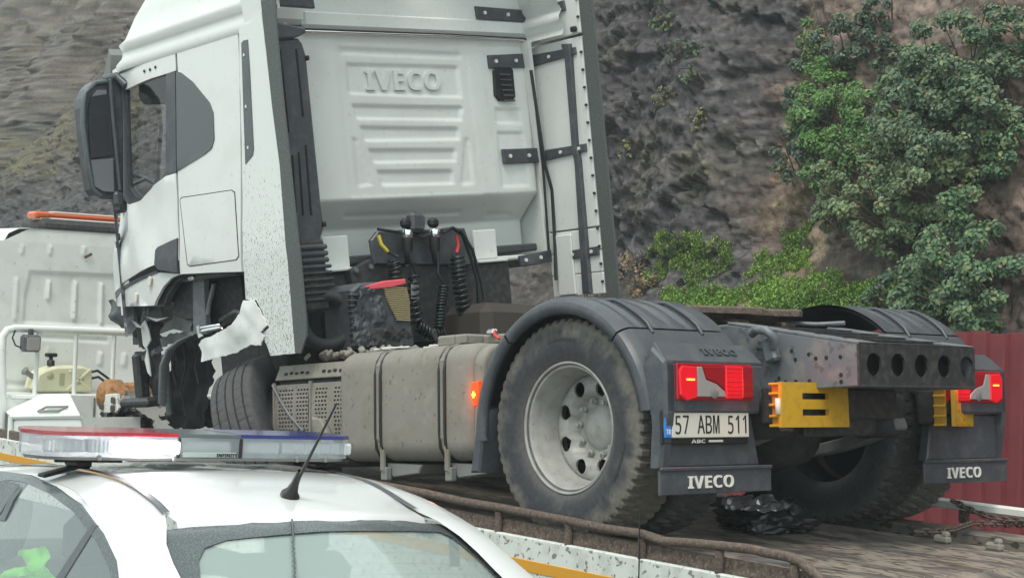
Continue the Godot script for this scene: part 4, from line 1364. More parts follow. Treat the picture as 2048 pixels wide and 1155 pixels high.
	b.sheet([Vector2(-3.423, 1.851), Vector2(-3.505, 1.84), Vector2(-3.653, 1.815), Vector2(-3.678, 1.798), Vector2(-3.694, 1.716), Vector2(-3.656, 1.679), Vector2(-3.434, 1.642)], side.call(0.012), back * 0.02, 0.06)
	b.box(Vector3(-3.528, 1.751, 1.236), Vector3(0.06, 0.03, 0.03), 0.008)
	put("handle_blank", b, M.black_plastic, tr)
	for p in [Vector3(-3.783, 1.613, 1.22), Vector3(-4.001, 1.522, 1.202)]:
		put("torn_clip", Builder.new().box(cab_xf * p, Vector3(0.035, 0.06, 0.012), 0.004, Basis(Vector3.BACK, -0.3)), M.plate_white, tr)
	for p in [Vector3(-4.239, 1.924, 1.147), Vector3(-4.283, 1.882, 1.138)]:
		put("badge_remnant", Builder.new().box(cab_xf * p, Vector3(0.035, 0.045, 0.01), 0.004, Basis(Vector3.BACK, 0.4)), M.ink, tr)
	# window: seal, glass, a broken shard of lining
	b = Builder.new()
	b.sheet([Vector2(-4.189, 2.884), Vector2(-4.069, 2.852), Vector2(-4.065, 2.627), Vector2(-4.053, 2.235), Vector2(-3.942, 2.154), Vector2(-3.849, 2.144), Vector2(-3.738, 2.211), Vector2(-3.714, 2.202), Vector2(-3.864, 2.127), Vector2(-4.043, 2.109), Vector2(-4.176, 2.17)], side.call(-0.004), back * 0.03, 0.06)
	put("window_seal", b, M.black_plastic, tr)
	b = Builder.new()
	b.sheet([Vector2(-4.078, 2.85), Vector2(-3.523, 2.87), Vector2(-3.551, 2.249), Vector2(-3.732, 2.21), Vector2(-3.849, 2.141), Vector2(-3.958, 2.152), Vector2(-4.062, 2.242)], side.call(-0.015), back * 0.0001, 0.2)
	put("door_glass", b, M.glass, tr)
	b = Builder.new()
	b.sheet([Vector2(-3.724, 2.25), Vector2(-3.591, 2.282), Vector2(-3.628, 2.252), Vector2(-3.738, 2.202), Vector2(-3.763, 2.186)], side.call(-0.03), back * 0.01, 0.05)
	put("lining_shard", b, M.black_plastic, tr)
	# flank fairing with the slot vent
	b = Builder.new()
	b.sheet([Vector2(-2.659, 2.998), Vector2(-2.54, 3.012), Vector2(-2.426, 3.051), Vector2(-2.337, 2.494), Vector2(-2.279, 2.164), Vector2(-2.235, 1.63), Vector2(-2.246, 1.112), Vector2(-2.397, 1.108), Vector2(-2.492, 1.106), Vector2(-2.518, 1.161), Vector2(-2.562, 1.231), Vector2(-2.481, 1.265), Vector2(-2.539, 1.367), Vector2(-2.585, 1.427), Vector2(-2.691, 1.439), Vector2(-2.681, 1.591), Vector2(-2.66, 2.208)], side.call(0.03), back * 0.03, 0.07, [], 0.004)
	put("flank_fairing", b, dirty, tr)
	b = Builder.new()
	b.sheet([Vector2(-2.702, 1.434), Vector2(-2.605, 1.431), Vector2(-2.545, 1.362), Vector2(-2.488, 1.279), Vector2(-2.554, 1.245), Vector2(-2.528, 1.218), Vector2(-2.562, 1.168), Vector2(-2.662, 1.178), Vector2(-2.852, 1.133), Vector2(-3.015, 1.115), Vector2(-3.215, 1.095), Vector2(-3.205, 1.157), Vector2(-3.237, 1.194), Vector2(-3.199, 1.223), Vector2(-2.99, 1.262), Vector2(-2.823, 1.301), Vector2(-2.74, 1.361)], func(q: Vector2) -> Vector3: return cab_xf * Vector3(q.x, q.y, cab_side(q.x, q.y) + 0.045 + noise(44, 2.6, 3).get_noise_2d(q.x, q.y) * 0.02), back * 0.008, 0.022, [], 0.004, 4)
	put("torn_arch_trim", b, M.paint, tr)
	b = Builder.new()
	b.sheet([Vector2(-2.481, 1.265), Vector2(-2.562, 1.231), Vector2(-2.518, 1.161), Vector2(-2.492, 1.106), Vector2(-2.323, 1.111), Vector2(-2.244, 1.156), Vector2(-2.317, 1.299)], side.call(0.026), back * 0.02, 0.03, [], 0.008, 6)
	put("cracked_edge", b, M.mud, tr)
	b = Builder.new()
	b.sheet([Vector2(-2.632, 2.909), Vector2(-2.611, 2.92), Vector2(-2.565, 2.918), Vector2(-2.552, 2.74), Vector2(-2.533, 2.285), Vector2(-2.544, 2.252), Vector2(-2.623, 2.209), Vector2(-2.628, 2.55)], side.call(0.034), back * 0.012, 0.06)
	put("slot_vent", b, M.frit, tr)
	for p in [Vector3(-2.606, 2.835, 1.165), Vector3(-2.599, 2.537, 1.189), Vector3(-2.589, 2.3, 1.208)]:
		put("vent_rivet", Builder.new().box(cab_xf * p, Vector3(0.014, 0.018, 0.006), 0.003), M.letter_white, tr)
	# rubber edge strips, near and far side
	b = Builder.new()
	b.sheet([Vector2(-2.423, 3.119), Vector2(-2.284, 3.099), Vector2(-2.278, 2.922), Vector2(-2.233, 2.522), Vector2(-2.182, 2.152), Vector2(-2.116, 1.651), Vector2(-2.117, 1.292), Vector2(-2.127, 1.201), Vector2(-2.194, 1.11), Vector2(-2.246, 1.112), Vector2(-2.235, 1.63), Vector2(-2.279, 2.164), Vector2(-2.337, 2.494)], side.call(0.034), back * 0.012, 0.08)
	put("rubber_strip", b, M.grey_rubber, tr)
	# ---- roof: plan outlines stacked by height ----
	var levels := [[2.975, 1.118, -4.03, 0.0], [3.02, 1.135, -4.02, 0.0], [3.06, 1.10, -4.00, 0.0], [3.10, 1.10, -3.98, 0.0], [3.14, 1.13, -3.97, 0.0], [3.17, 1.10, -3.94, 0.0], [3.3, 1.075, -3.83, 0.0], [3.45, 1.03, -3.68, 0.0], [3.6, 0.95, -3.50, 0.0], [3.74, 0.80, -3.28, 0.0], [3.82, 0.55, -3.05, 0.0], [3.85, 0.2, -2.8, 0.0]]
	var rows := []
	for l in levels:
		var row := []
		var zs: float = l[1]
		var xf: float = l[2]
		for s in [1.0, -1.0]:
			var half := []
			half.append(cab_xf * Vector3(-2.30, l[0], zs * s))
			for k in 4:
				half.append(cab_xf * Vector3(lerpf(-2.5, xf + 0.0, k / 3.0), l[0], zs * s))
			for k in range(1, 9):
				var t := k / 8.0 * PI * 0.5
				half.append(cab_xf * Vector3(xf - sin(t) * 0.38, l[0], s * (zs * (0.25 + 0.75 * pow(cos(t), 0.6)) if k < 8 else 0.0)))
			if s < 0:
				half.reverse()
			row.append_array(half)
		rows.append(row)
	b = Builder.new()
	b.skin(rows, Vector3.ZERO, 1)
	put("high_roof", b, M.paint, tr)
	# roof flank deflector, near side: rises behind the crease
	b = Builder.new()
	b.slab([cab_xf * Vector3(-2.62, 2.985, 1.13), cab_xf * Vector3(-2.32, 3.075, 1.16), cab_xf * Vector3(-2.22, 3.9, 1.02), cab_xf * Vector3(-2.75, 3.75, 0.95)], back * 0.03, 0.008)
	put("roof_deflector", b, M.paint, tr)
	# front: windscreen and mask
	var scr := []
	var low := []
	for l in [[2.97, -4.03], [2.55, -4.14], [2.15, -4.22]]:
		var row := []
		for k in 13:
			var f := k / 6.0 - 1.0
			row.append(cab_xf * Vector3(l[1] - 0.40 * cos(f * PI * 0.5), l[0], 1.09 * sin(f * PI * 0.5)))
		scr.append(row)
	b = Builder.new()
	b.skin(scr, Vector3.ZERO, 1)
	put("windscreen", b, M.glass, tr)
	for l in [[2.15, -4.22], [1.8, -4.24], [1.45, -4.22], [1.2, -4.18]]:
		var row := []
		for k in 11:
			var f := lerpf(-1.0, 0.8, k / 10.0)
			row.append(cab_xf * Vector3(l[1] - 0.40 * cos(f * PI * 0.5), l[0], 1.09 * sin(f * PI * 0.5)))
		low.append(row)
	b = Builder.new()
	b.skin(low, Vector3.ZERO, 1)
	put("front_mask", b, M.paint, tr)
	# bent corner panel seen edge on, left of the door
	b = Builder.new()
	b.sheet([Vector2(0, 2.16), Vector2(0.10, 2.20), Vector2(0.12, 1.9), Vector2(0.11, 1.4), Vector2(0.16, 1.28), Vector2(0.05, 1.36), Vector2(-0.01, 1.6), Vector2(0.0, 1.9)], func(q: Vector2) -> Vector3: return cab_xf * Vector3(-4.345 + q.x * 0.9, q.y, 1.09 + q.x * 0.5), cab_xf.basis * Vector3(-0.012, 0, 0.012), 0.04, [], 0.006, 3)
	put("bent_corner_panel", b, M.black_plastic, tr)
	b = Builder.new()
	b.tube([cab_xf * Vector3(-4.335, 2.19, 1.085), cab_xf * Vector3(-4.335, 1.9, 1.105), cab_xf * Vector3(-4.355, 1.6, 1.10), cab_xf * Vector3(-4.33, 1.42, 1.12)], 0.009, 6)
	put("corner_edge", b, M.paint, tr)
	b = Builder.new()
	var vz := []
	for p in [Vector3(-4.51, 3.012, 1), Vector3(-4.406, 3.175, 1), Vector3(-4.381, 3.131, 1), Vector3(-4.412, 3.004, 1)]: vz.append(cab_xf * p)
	b.slab(vz, cab_xf.basis * Vector3(0, 0, -1.6), 0.004)
	put("sun_visor", b, M.grey_face, tr)
	# ---- right flank, seen from inside through the cab and behind it ----
	b = Builder.new()
	var ww := [Vector2(-3.95, 2.8), Vector2(-3.30, 2.86), Vector2(-3.30, 2.25), Vector2(-3.6, 2.2), Vector2(-3.98, 2.15)]
	b.sheet([Vector2(-4.15, 2.98), Vector2(-2.6, 2.98), Vector2(-2.7, 1.5), Vector2(-4.2, 1.5)], func(q: Vector2) -> Vector3: return cab_xf * Vector3(q.x, q.y, -cab_side(q.x, q.y)), cab_xf.basis.z * 0.03, 0.16, [ww])
	put("right_flank", b, M.paint, tr)
	b = Builder.new()
	b.sheet(ww, func(q: Vector2) -> Vector3: return cab_xf * Vector3(q.x, q.y, -cab_side(q.x, q.y) + 0.01), cab_xf.basis.z * -0.0001, 0.3)
	put("far_door_glass", b, M.glass, tr)
	var inn := Builder.new(cab_xf)
	inn.box(Vector3(-3.45, 1.62, 0), Vector3(1.5, 0.05, 2.2), 0.01)
	inn.box(Vector3(-4.05, 1.95, 0), Vector3(0.35, 0.5, 2.0), 0.08)
	inn.box(Vector3(-3.05, 2.3, 0), Vector3(0.06, 1.4, 2.2), 0.01)
	inn.box(Vector3(-3.6, 2.84, 0), Vector3(1.0, 0.16, 2.0), 0.03)
	put("interior_lining", inn, M.seat, tr)
	for s in [0.62, -0.62]:
		inn = Builder.new(cab_xf)
		inn.box(Vector3(-3.28, 1.85, s), Vector3(0.5, 0.16, 0.5), 0.06)
		inn.box(Vector3(-3.10, 2.2, s), Vector3(0.14, 0.62, 0.5), 0.05, Basis(Vector3.BACK, 0.12))
		put("seat", inn, M.seat, tr)
	var wheel := []
	for k in 25:
		wheel.append(Vector3(cos(TAU * k / 24.0) * 0.22, 0, sin(TAU * k / 24.0) * 0.22))
	inn = Builder.new(cab_xf * Transform3D(Basis(Vector3.BACK, -0.55), Vector3(-4.888, 2.311, 0.66)))
	inn.tube(wheel, 0.017, 8)
	for k in 3:
		inn.tube([Vector3.ZERO, Vector3(cos(k * 2.1), 0, sin(k * 2.1)) * 0.22], 0.014, 6)
	put("steering_wheel", inn, M.black_plastic, tr)
	# ---- mirror unit on two arms ----
	var mi := Node3D.new()
	mi.name = "mirror_unit"
	tr.add_child(mi, true)
	var mp := [Vector3(-4.12, 2.746, 1.394), Vector3(-4.12, 2.806, 1.381), Vector3(-4.12, 2.864, 1.35), Vector3(-4.12, 2.906, 1.304), Vector3(-4.12, 2.929, 1.242), Vector3(-4.12, 2.931, 1.105), Vector3(-4.12, 2.892, 1.081), Vector3(-4.12, 2.2, 1.146), Vector3(-4.12, 2.16, 1.197), Vector3(-4.12, 2.164, 1.303), Vector3(-4.12, 2.191, 1.353), Vector3(-4.12, 2.229, 1.377), Vector3(-4.12, 2.35, 1.386), Vector3(-4.12, 2.572, 1.394)]
	var mpp := []
	for p in mp: mpp.append(cab_xf * p)
	b = Builder.new()
	b.slab(mpp, cab_xf.basis * Vector3(-0.09, 0, 0), 0.012)
	put("mirror_shell", b, M.black_plastic, mi)
	var rim := []
	for p in [Vector3(-4.105, 2.744, 1.374), Vector3(-4.105, 2.83, 1.345), Vector3(-4.105, 2.885, 1.29), Vector3(-4.105, 2.901, 1.21)]:
		rim.append(cab_xf * p)
	var rim2 := []
	for p in [Vector3(-4.1, 2.907, 1.212), Vector3(-4.1, 2.9, 1.291), Vector3(-4.1, 2.835, 1.368), Vector3(-4.1, 2.759, 1.389), Vector3(-4.1, 2.633, 1.402), Vector3(-4.1, 2.411, 1.394), Vector3(-4.1, 2.234, 1.381), Vector3(-4.1, 2.181, 1.33)]:
		rim2.append(cab_xf * p)
	put("mirror_rim", Builder.new().tube(rim2, 0.017, 8), M.frit, mi)
	var gl := []
	for p in [Vector3(-4.112, 2.713, 1.356), Vector3(-4.112, 2.809, 1.329), Vector3(-4.112, 2.857, 1.282), Vector3(-4.112, 2.864, 1.171), Vector3(-4.112, 2.441, 1.204), Vector3(-4.112, 2.419, 1.369)]:
		gl.append(cab_xf * p)
	b = Builder.new()
	b.slab(gl, cab_xf.basis * Vector3(-0.006, 0, 0), 0.002)
	put("main_glass", b, mat("mirror_dark_reflection", lin(0.2, 0.2, 0.23), 0.06, 0.9), mi)  # dark tint put in for what the upper glass reflects
	gl = []
	for p in [Vector3(-4.1, 2.411, 1.373), Vector3(-4.1, 2.418, 1.213), Vector3(-4.1, 2.204, 1.228), Vector3(-4.1, 2.213, 1.309), Vector3(-4.1, 2.246, 1.365)]:
		gl.append(cab_xf * p)
	b = Builder.new()
	b.slab(gl, cab_xf.basis * Vector3(-0.006, 0, 0), 0.002)
	put("wide_glass", b, mat("mirror_pale_reflection", lin(0.32, 0.34, 0.36), 0.2, 0.5), mi)  # pale grey tint put in for the car reflected in the lower glass
	put("mirror_divider", Builder.new().box(cab_xf * Vector3(-4.1, 2.568, 1.187), Vector3(0.03, 0.72, 0.025), 0.008, cab_xf.basis), M.black_plastic, mi)
	b = Builder.new()
	b.tube([cab_xf * Vector3(-4.15, 2.928, 1.207), cab_xf * Vector3(-4.12, 2.947, 1.125), cab_xf * Vector3(-4.049, 2.875, 1.101)], 0.03, 8)
	put("upper_arm", b, M.black_plastic, mi)
	b = Builder.new()
	b.box(cab_xf * Vector3(-4.12, 2.16, 1.2), Vector3(0.07, 0.10, 0.07), 0.02, cab_xf.basis)
	b.box(cab_xf * Vector3(-4.227, 2.123, 1.123), Vector3(0.12, 0.09, 0.06), 0.02, cab_xf.basis)
	put("lower_arm", b, M.black_plastic, mi)
	# ---- rear wall: pressed sheet with ribs ----
	var pads := [
		[[Vector2(0.415, 2.914), Vector2(-0.561, 2.904), Vector2(-0.556, 2.865), Vector2(0.415, 2.874)], -0.010],
		[[Vector2(0.369, 2.817), Vector2(-0.524, 2.816), Vector2(-0.529, 2.615), Vector2(0.372, 2.631)], -0.013],
		[[Vector2(0.36, 2.563), Vector2(-0.53, 2.554), Vector2(-0.511, 2.467), Vector2(0.332, 2.478)], -0.014],
		[[Vector2(0.311, 2.429), Vector2(-0.484, 2.418), Vector2(-0.479, 2.344), Vector2(0.283, 2.342)], -0.014],
		[[Vector2(0.262, 2.29), Vector2(-0.441, 2.28), Vector2(-0.432, 2.203), Vector2(0.233, 2.206)], -0.014],
		[[Vector2(0.211, 2.156), Vector2(-0.4, 2.146), Vector2(-0.397, 2.059), Vector2(0.183, 2.066)], -0.014],
		[[Vector2(0.384, 2.359), Vector2(0.346, 2.358), Vector2(0.26, 2.071), Vector2(0.369, 2.062)], -0.009],
		[[Vector2(-0.527, 2.35), Vector2(-0.561, 2.35), Vector2(-0.571, 2.055), Vector2(-0.46, 2.051)], -0.009],
		[[Vector2(-0.811, 2.545), Vector2(-1.035, 2.542), Vector2(-1.045, 2.445), Vector2(-0.812, 2.446)], -0.009],
		[[Vector2(-0.81, 2.39), Vector2(-1.042, 2.385), Vector2(-1.06, 2.028), Vector2(-0.817, 2.028)], -0.009],
		[[Vector2(0.422, 1.908), Vector2(-0.539, 1.897), Vector2(-0.535, 1.868), Vector2(0.425, 1.878)], -0.010],
		[[Vector2(-0.771, 1.868), Vector2(-0.994, 1.867), Vector2(-0.991, 1.843), Vector2(-0.767, 1.842)], -0.010],
		[[Vector2(0.448, 2.986), Vector2(-0.604, 2.98), Vector2(-0.645, 1.984), Vector2(0.442, 1.997)], -0.004],
		[[Vector2(-0.725, 2.977), Vector2(-0.865, 2.974), Vector2(-0.963, 1.974), Vector2(-0.793, 1.973)], -0.004],
	]
	var nz := 118
	var ny := 132
	rows = []
	for j in ny + 1:
		var y := lerpf(3.03, 1.552, float(j) / ny)
		var row := []
		for i in nz + 1:
			var z := lerpf(0.80, -1.175, float(i) / nz)
			var q := Vector2(z, y)
			var x := -2.68
			for p in pads:
				var bb: Vector2 = p[0][0]
				var near := false
				for v in p[0]:
					if absf(v.x - z) < 0.9 and absf(v.y - y) < 0.9:
						near = true
						break
				if not near: continue
				var d := seg_dist(q, p[0])
				x += p[1] * smoothstep(-0.005, 0.010, d)
			# the lower third folds in under a rounded edge
			x -= 0.19 * clampf((1.985 - y) / 0.17, 0.0, 1.0)
			x -= 0.10 * pow(smoothstep(-1.10, -1.175, z), 2.0)
			row.append(cab_xf * Vector3(x, y, z))
		rows.append(row)
	b = Builder.new()
	b.skin(rows, rear, 1)
	put("rear_wall", b, M.paint, tr)
	lettering("embossed_letters", "IVECO", frame(cab_xf * (Vector3(-2.68, 2.719, -0.066) + Vector3(-0.008, 0, 0)), cab_xf.basis * Vector3(0, 0.01, -1), cab_xf.basis.y), 0.125, 0.60, 0.014, M.paint, tr, 900)
	b = Builder.new(cab_xf)
	b.box(Vector3(-2.76, 3.44, -0.15), Vector3(0.2, 0.80, 2.1), 0.03)
	b.box(Vector3(-2.70, 3.075, -0.24), Vector3(0.10, 0.11, 1.86), 0.02)
	put("rear_header", b, M.paint, tr)
	b = Builder.new(cab_xf)
	b.tube([Vector3(-2.64, 2.995, 0.708), Vector3(-2.64, 2.996, 0.393), Vector3(-2.64, 3.001, -0.445), Vector3(-2.64, 2.991, -1.091)], 0.008, 6)
	put("gutter_rail", b, M.chrome, tr)
	b = Builder.new(cab_xf)
	b.tube([Vector3(-2.655, 3.01, 0.696), Vector3(-2.655, 3.011, 0.38), Vector3(-2.655, 3.013, -0.459), Vector3(-2.655, 3.004, -1.125)], 0.007, 6)
	put("gutter_dark_tube", b, M.ink, tr)  # thin dark tube just above the pale gutter tube
	# side wall strip between the wall and the intake, and roof flank behind it
	b = Builder.new(cab_xf)
	b.box(Vector3(-2.86, 2.3, 0.80), Vector3(0.36, 1.5, 0.02), 0.004)
	b.box(Vector3(-2.86, 2.3, -1.17), Vector3(0.34, 1.5, 0.02), 0.004)
	b.box(Vector3(-2.84, 1.56, -0.18), Vector3(0.3, 0.03, 1.9), 0.008)
	put("wall_return", b, M.paint, tr)
	put("back_panel", Builder.new(cab_xf).box(Vector3(-2.98, 2.2, 0.0), Vector3(0.03, 1.5, 2.1), 0.0), M.seat, tr)
	for q in [[Vector3(-2.7, 1.671, 0.574), 0.0], [Vector3(-2.7, 1.654, -0.63), 0.0]]:
		b = Builder.new(cab_xf)
		b.box(q[0] + Vector3(0.0, 0, 0), Vector3(0.02, 0.20, 0.19), 0.005)
		b.box(q[0] + Vector3(0.03, -0.105, 0), Vector3(0.09, 0.02, 0.25), 0.005)
		put("cab_mount", b, M.paint, tr)
	b = Builder.new(cab_xf)
	b.slab([Vector3(-2.665, 2.79, -0.82), Vector3(-2.665, 2.807, -0.844), Vector3(-2.665, 2.812, -0.979), Vector3(-2.665, 2.796, -0.995), Vector3(-2.665, 2.62, -0.995), Vector3(-2.665, 2.593, -0.969), Vector3(-2.665, 2.592, -0.848), Vector3(-2.665, 2.628, -0.813)], Vector3(-0.02, 0, 0), 0.005)
	put("wall_vent", b, M.ink, tr)
	for k in 6:
		put("vent_slat", Builder.new(cab_xf).box(Vector3(-2.66, 2.761, -0.905) + Vector3(0.008, -k * 0.034 - 0.0, -k * 0.004), Vector3(0.012, 0.012, 0.095), 0.004, Basis(Vector3.BACK, 0.5)), M.black_plastic, tr)
	# black hinge brackets between the wall and the far side flap
	var hinge := [
		[[Vector3(-2.64, 3.204, -0.692), Vector3(-2.64, 3.196, -1.136), Vector3(-2.64, 3.116, -1.125), Vector3(-2.64, 3.123, -0.699)], [Vector3(-2.662, 3.195, -1.17), Vector3(-2.319, 3.204, -1.17), Vector3(-2.309, 3.137, -1.17), Vector3(-2.662, 3.128, -1.17)]],
		[[Vector3(-2.665, 2.891, -0.784), Vector3(-2.665, 2.913, -1.169), Vector3(-2.665, 2.816, -1.165), Vector3(-2.665, 2.806, -0.787)], [Vector3(-2.659, 2.899, -1.17), Vector3(-2.253, 2.885, -1.17), Vector3(-2.25, 2.838, -1.17), Vector3(-2.659, 2.822, -1.17)]],
		[[Vector3(-2.665, 2.273, -0.835), Vector3(-2.665, 2.278, -1.198), Vector3(-2.665, 2.18, -1.199), Vector3(-2.665, 2.177, -0.84)], [Vector3(-2.624, 2.257, -1.17), Vector3(-2.24, 2.252, -1.17), Vector3(-2.237, 2.202, -1.17), Vector3(-2.624, 2.186, -1.17)]],
		[[Vector3(-2.665, 1.568, -0.897), Vector3(-2.665, 1.592, -1.193), Vector3(-2.665, 1.514, -1.192), Vector3(-2.665, 1.498, -0.906)], [Vector3(-2.605, 1.568, -1.17), Vector3(-2.213, 1.58, -1.17), Vector3(-2.211, 1.524, -1.17), Vector3(-2.604, 1.505, -1.17)]],
	]
	for h in hinge:
		var hn := Node3D.new()
		hn.name = "hinge_bracket"
		tr.add_child(hn, true)
		b = Builder.new(cab_xf)
		b.slab(h[0], Vector3(-0.02, 0, 0), 0.004)
		put("wall_leaf", b, M.black_plastic, hn)
		b = Builder.new(cab_xf)
		b.slab(h[1], Vector3(0, 0, -0.02), 0.004)
		put("flap_leaf", b, M.black_plastic, hn)
		for f in [0.15, 0.62]:
			var p: Vector3 = h[0][0].lerp(h[0][1], f).lerp(h[0][3].lerp(h[0][2], f), 0.5)
			b = Builder.new(cab_xf)
			bolt(b, p, Vector3.RIGHT, 0.013, 0.01)
			put("bolt", b, M.letter_white, hn)
		for f in [0.4, 0.85]:
			var p: Vector3 = h[1][0].lerp(h[1][1], f).lerp(h[1][3].lerp(h[1][2], f), 0.5)
			b = Builder.new(cab_xf)
			bolt(b, p, Vector3.BACK, 0.012, 0.01)
			put("bolt", b, M.letter_white, hn)
	b = Builder.new(cab_xf)
	b.slab([Vector3(-2.5, 3.162, 1.024), Vector3(-2.5, 3.159, 0.706), Vector3(-2.5, 3.106, 0.702), Vector3(-2.5, 3.111, 1.006)], Vector3(-0.03, 0, 0), 0.006)
	put("roof_bracket", b, M.black_plastic, tr)
	# far side flap: white sheets with rivets, rubber edge, black stay
	b = Builder.new(cab_xf)
	b.box(Vector3(-2.44, 2.33, -1.20), Vector3(0.48, 1.24, 0.03), 0.006)
	b.box(Vector3(-2.44, 3.44, -1.20), Vector3(0.48, 0.94, 0.03), 0.006)
	for k in 3:
		b.box(Vector3(-2.44, 1.63 - k * 0.145, -1.20), Vector3(0.48, 0.14, 0.03), 0.005)
	b.box(Vector3(-2.53, 1.48, -1.175), Vector3(0.16, 0.40, 0.02), 0.006)
	put("far_flap", b, M.paint, tr)
	b = Builder.new(cab_xf)
	b.slab([Vector3(-2.195, 1.22, -1.19), Vector3(-2.195, 3.9, -1.19), Vector3(-2.075, 3.9, -1.19), Vector3(-2.075, 1.22, -1.19)], Vector3(0, 0, -0.012), 0.003)
	put("rubber_strip", b, M.grey_rubber, tr)
	for k in 22:
		put("rivet", Builder.new(cab_xf).box(Vector3(-2.205, 1.35 + k * 0.115, -1.178), Vector3(0.022, 0.016, 0.014), 0.004), M.ink, tr)
	b = Builder.new(cab_xf)
	b.slab([Vector3(-2.365, 2.923, -1.155), Vector3(-2.29, 2.913, -1.155), Vector3(-2.284, 2.853, -1.155), Vector3(-2.309, 2.251, -1.155), Vector3(-2.294, 2.151, -1.155), Vector3(-2.307, 1.28, -1.155), Vector3(-2.382, 1.278, -1.155), Vector3(-2.344, 2.124, -1.155), Vector3(-2.355, 2.256, -1.155), Vector3(-2.344, 2.83, -1.155)], Vector3(0, 0, -0.03), 0.005)
	put("flap_stay", b, M.black_plastic, tr)
	for p in [Vector3(-2.609, 3.011, -1.17), Vector3(-2.247, 3.001, -1.17)]:
		put("flap_clip", Builder.new(cab_xf).box(p, Vector3(0.05, 0.035, 0.03), 0.008), M.ink, tr)
	b = Builder.new(cab_xf)
	b.tube([Vector3(-2.6, 2.787, -1.092), Vector3(-2.6, 2.488, -1.113), Vector3(-2.6, 2.154, -1.139), Vector3(-2.6, 1.986, -1.182), Vector3(-2.6, 1.618, -1.162), Vector3(-2.6, 1.386, -1.141)], 0.012, 8)
	put("drain_hose", b, M.hose, tr)
	b = Builder.new(cab_xf)
	b.tube([Vector3(-2.63, 2.976, -1.098), Vector3(-2.63, 2.793, -1.121), Vector3(-2.63, 2.157, -1.149), Vector3(-2.63, 1.589, -1.131)], 0.009, 6)
	put("flap_seal", b, M.ink, tr)
	# ---- air intake column behind the near flank ----
	var ic := Node3D.new()
	ic.name = "air_intake"
	tr.add_child(ic, true)
	b = Builder.new(cab_xf)
	b.slab([Vector3(-2.4, 2.995, 1.067), Vector3(-2.4, 2.971, 0.86), Vector3(-2.4, 2.942, 0.853), Vector3(-2.4, 2.917, 0.905), Vector3(-2.4, 2.902, 0.949), Vector3(-2.4, 2.889, 1.075)], Vector3(-0.2, 0, 0), 0.012)
	put("intake_cap", b, M.black_plastic, ic)
	b = Builder.new(cab_xf)
	b.slab([Vector3(-2.42, 2.904, 1.08), Vector3(-2.42, 2.909, 0.899), Vector3(-2.42, 2.881, 0.874), Vector3(-2.42, 2.812, 0.854), Vector3(-2.42, 1.911, 0.846), Vector3(-2.42, 1.818, 0.839), Vector3(-2.42, 1.715, 0.887), Vector3(-2.42, 1.724, 1.061)], Vector3(-0.22, 0, 0), 0.014)
	put("intake_duct", b, M.black_plastic, ic)
	for g in [[559,100, 576,265], [592,100, 606,232], [578,295, 588,420], [598,300, 607,425], [613,300, 621,425]]:
		pass
	for g in [[Vector3(-2.418, 2.836, 1.041), Vector3(-2.418, 2.363, 1.036)], [Vector3(-2.418, 2.845, 0.929), Vector3(-2.418, 2.457, 0.924)], [Vector3(-2.418, 2.233, 1.026), Vector3(-2.418, 1.904, 1.036)], [Vector3(-2.418, 2.247, 0.979), Vector3(-2.418, 1.887, 0.989)], [Vector3(-2.418, 2.29, 0.925), Vector3(-2.418, 1.885, 0.932)]]:
		put("groove_shade", Builder.new(cab_xf).tube([g[0], g[1]], 0.0065, 6), M.pitch_dark, ic)  # black tubes on the surface stand in for shade inside the grooves
	put("duct_knob", Builder.new(cab_xf).box(Vector3(-2.41, 2.793, 0.863), Vector3(0.03, 0.03, 0.02), 0.006), M.ink, ic)
	put("duct_knob", Builder.new(cab_xf).box(Vector3(-2.41, 1.829, 0.852), Vector3(0.03, 0.03, 0.02), 0.006), M.ink, ic)
	for k in 9:
		var f := k / 8.0
		var w := 0.20 if k < 3 else 0.22
		put("bellows_fold", Builder.new(cab_xf).box(Vector3(-2.45, 1.699, 0.966).lerp(Vector3(-2.45, 1.397, 0.944), f), Vector3(0.16, 0.022 if k > 2 else 0.03, w), 0.01), M.soot if k > 3 else M.black_plastic, ic)
	put("bellows_body", Builder.new(cab_xf).box(Vector3(-2.45, 1.537, 0.963), Vector3(0.13, 0.42, 0.18), 0.02), M.soot, ic)

func coil(b: Builder, path: Array, radius: float, wire: float, turns: int) -> void:
	var pts := []
	var n := turns * 10
	for i in n + 1:
		var f := float(i) / n * (path.size() - 1)
		var k := mini(int(f), path.size() - 2)
		var p: Vector3 = path[k].lerp(path[k + 1], f - k)
		var d: Vector3 = (path[k + 1] - path[k]).normalized()
		var u := d.cross(Vector3(0.2, 0.3, 0.9)).normalized()
		var w := d.cross(u)
		var t := TAU * i / 10.0
		pts.append(p + u * cos(t) * radius + w * sin(t) * radius)
	b.tube(pts, wire, 5)
func crumple(seed_: int, w: float, h: float, rough: float, at: Transform3D, step := 0.02, jag := 0.012) -> Builder:
	# torn and buckled sheet
	var rng := RandomNumberGenerator.new()
	rng.seed = seed_
	var nz := noise(seed_, 3.0 / maxf(w, h), 3)
	var o := []
	for k in 16:
		var t := TAU * k / 16.0
		var r := rng.randf_range(0.7, 1.05)
		o.append(Vector2(cos(t) * w * 0.5 * r, sin(t) * h * 0.5 * r))
	var b := Builder.new()
	b.sheet(o, func(q: Vector2) -> Vector3: return at * Vector3(q.x, q.y, nz.get_noise_2d(q.x, q.y) * rough + absf(nz.get_noise_2d(q.x * 2.0 + 5.0, q.y * 2.0)) * rough * 0.7), at.basis * Vector3(0, 0, -0.004), step, [], jag, seed_)
	for k in b.g.size():
		if b.g[k] > 0: b.g[k] = -1
	return b

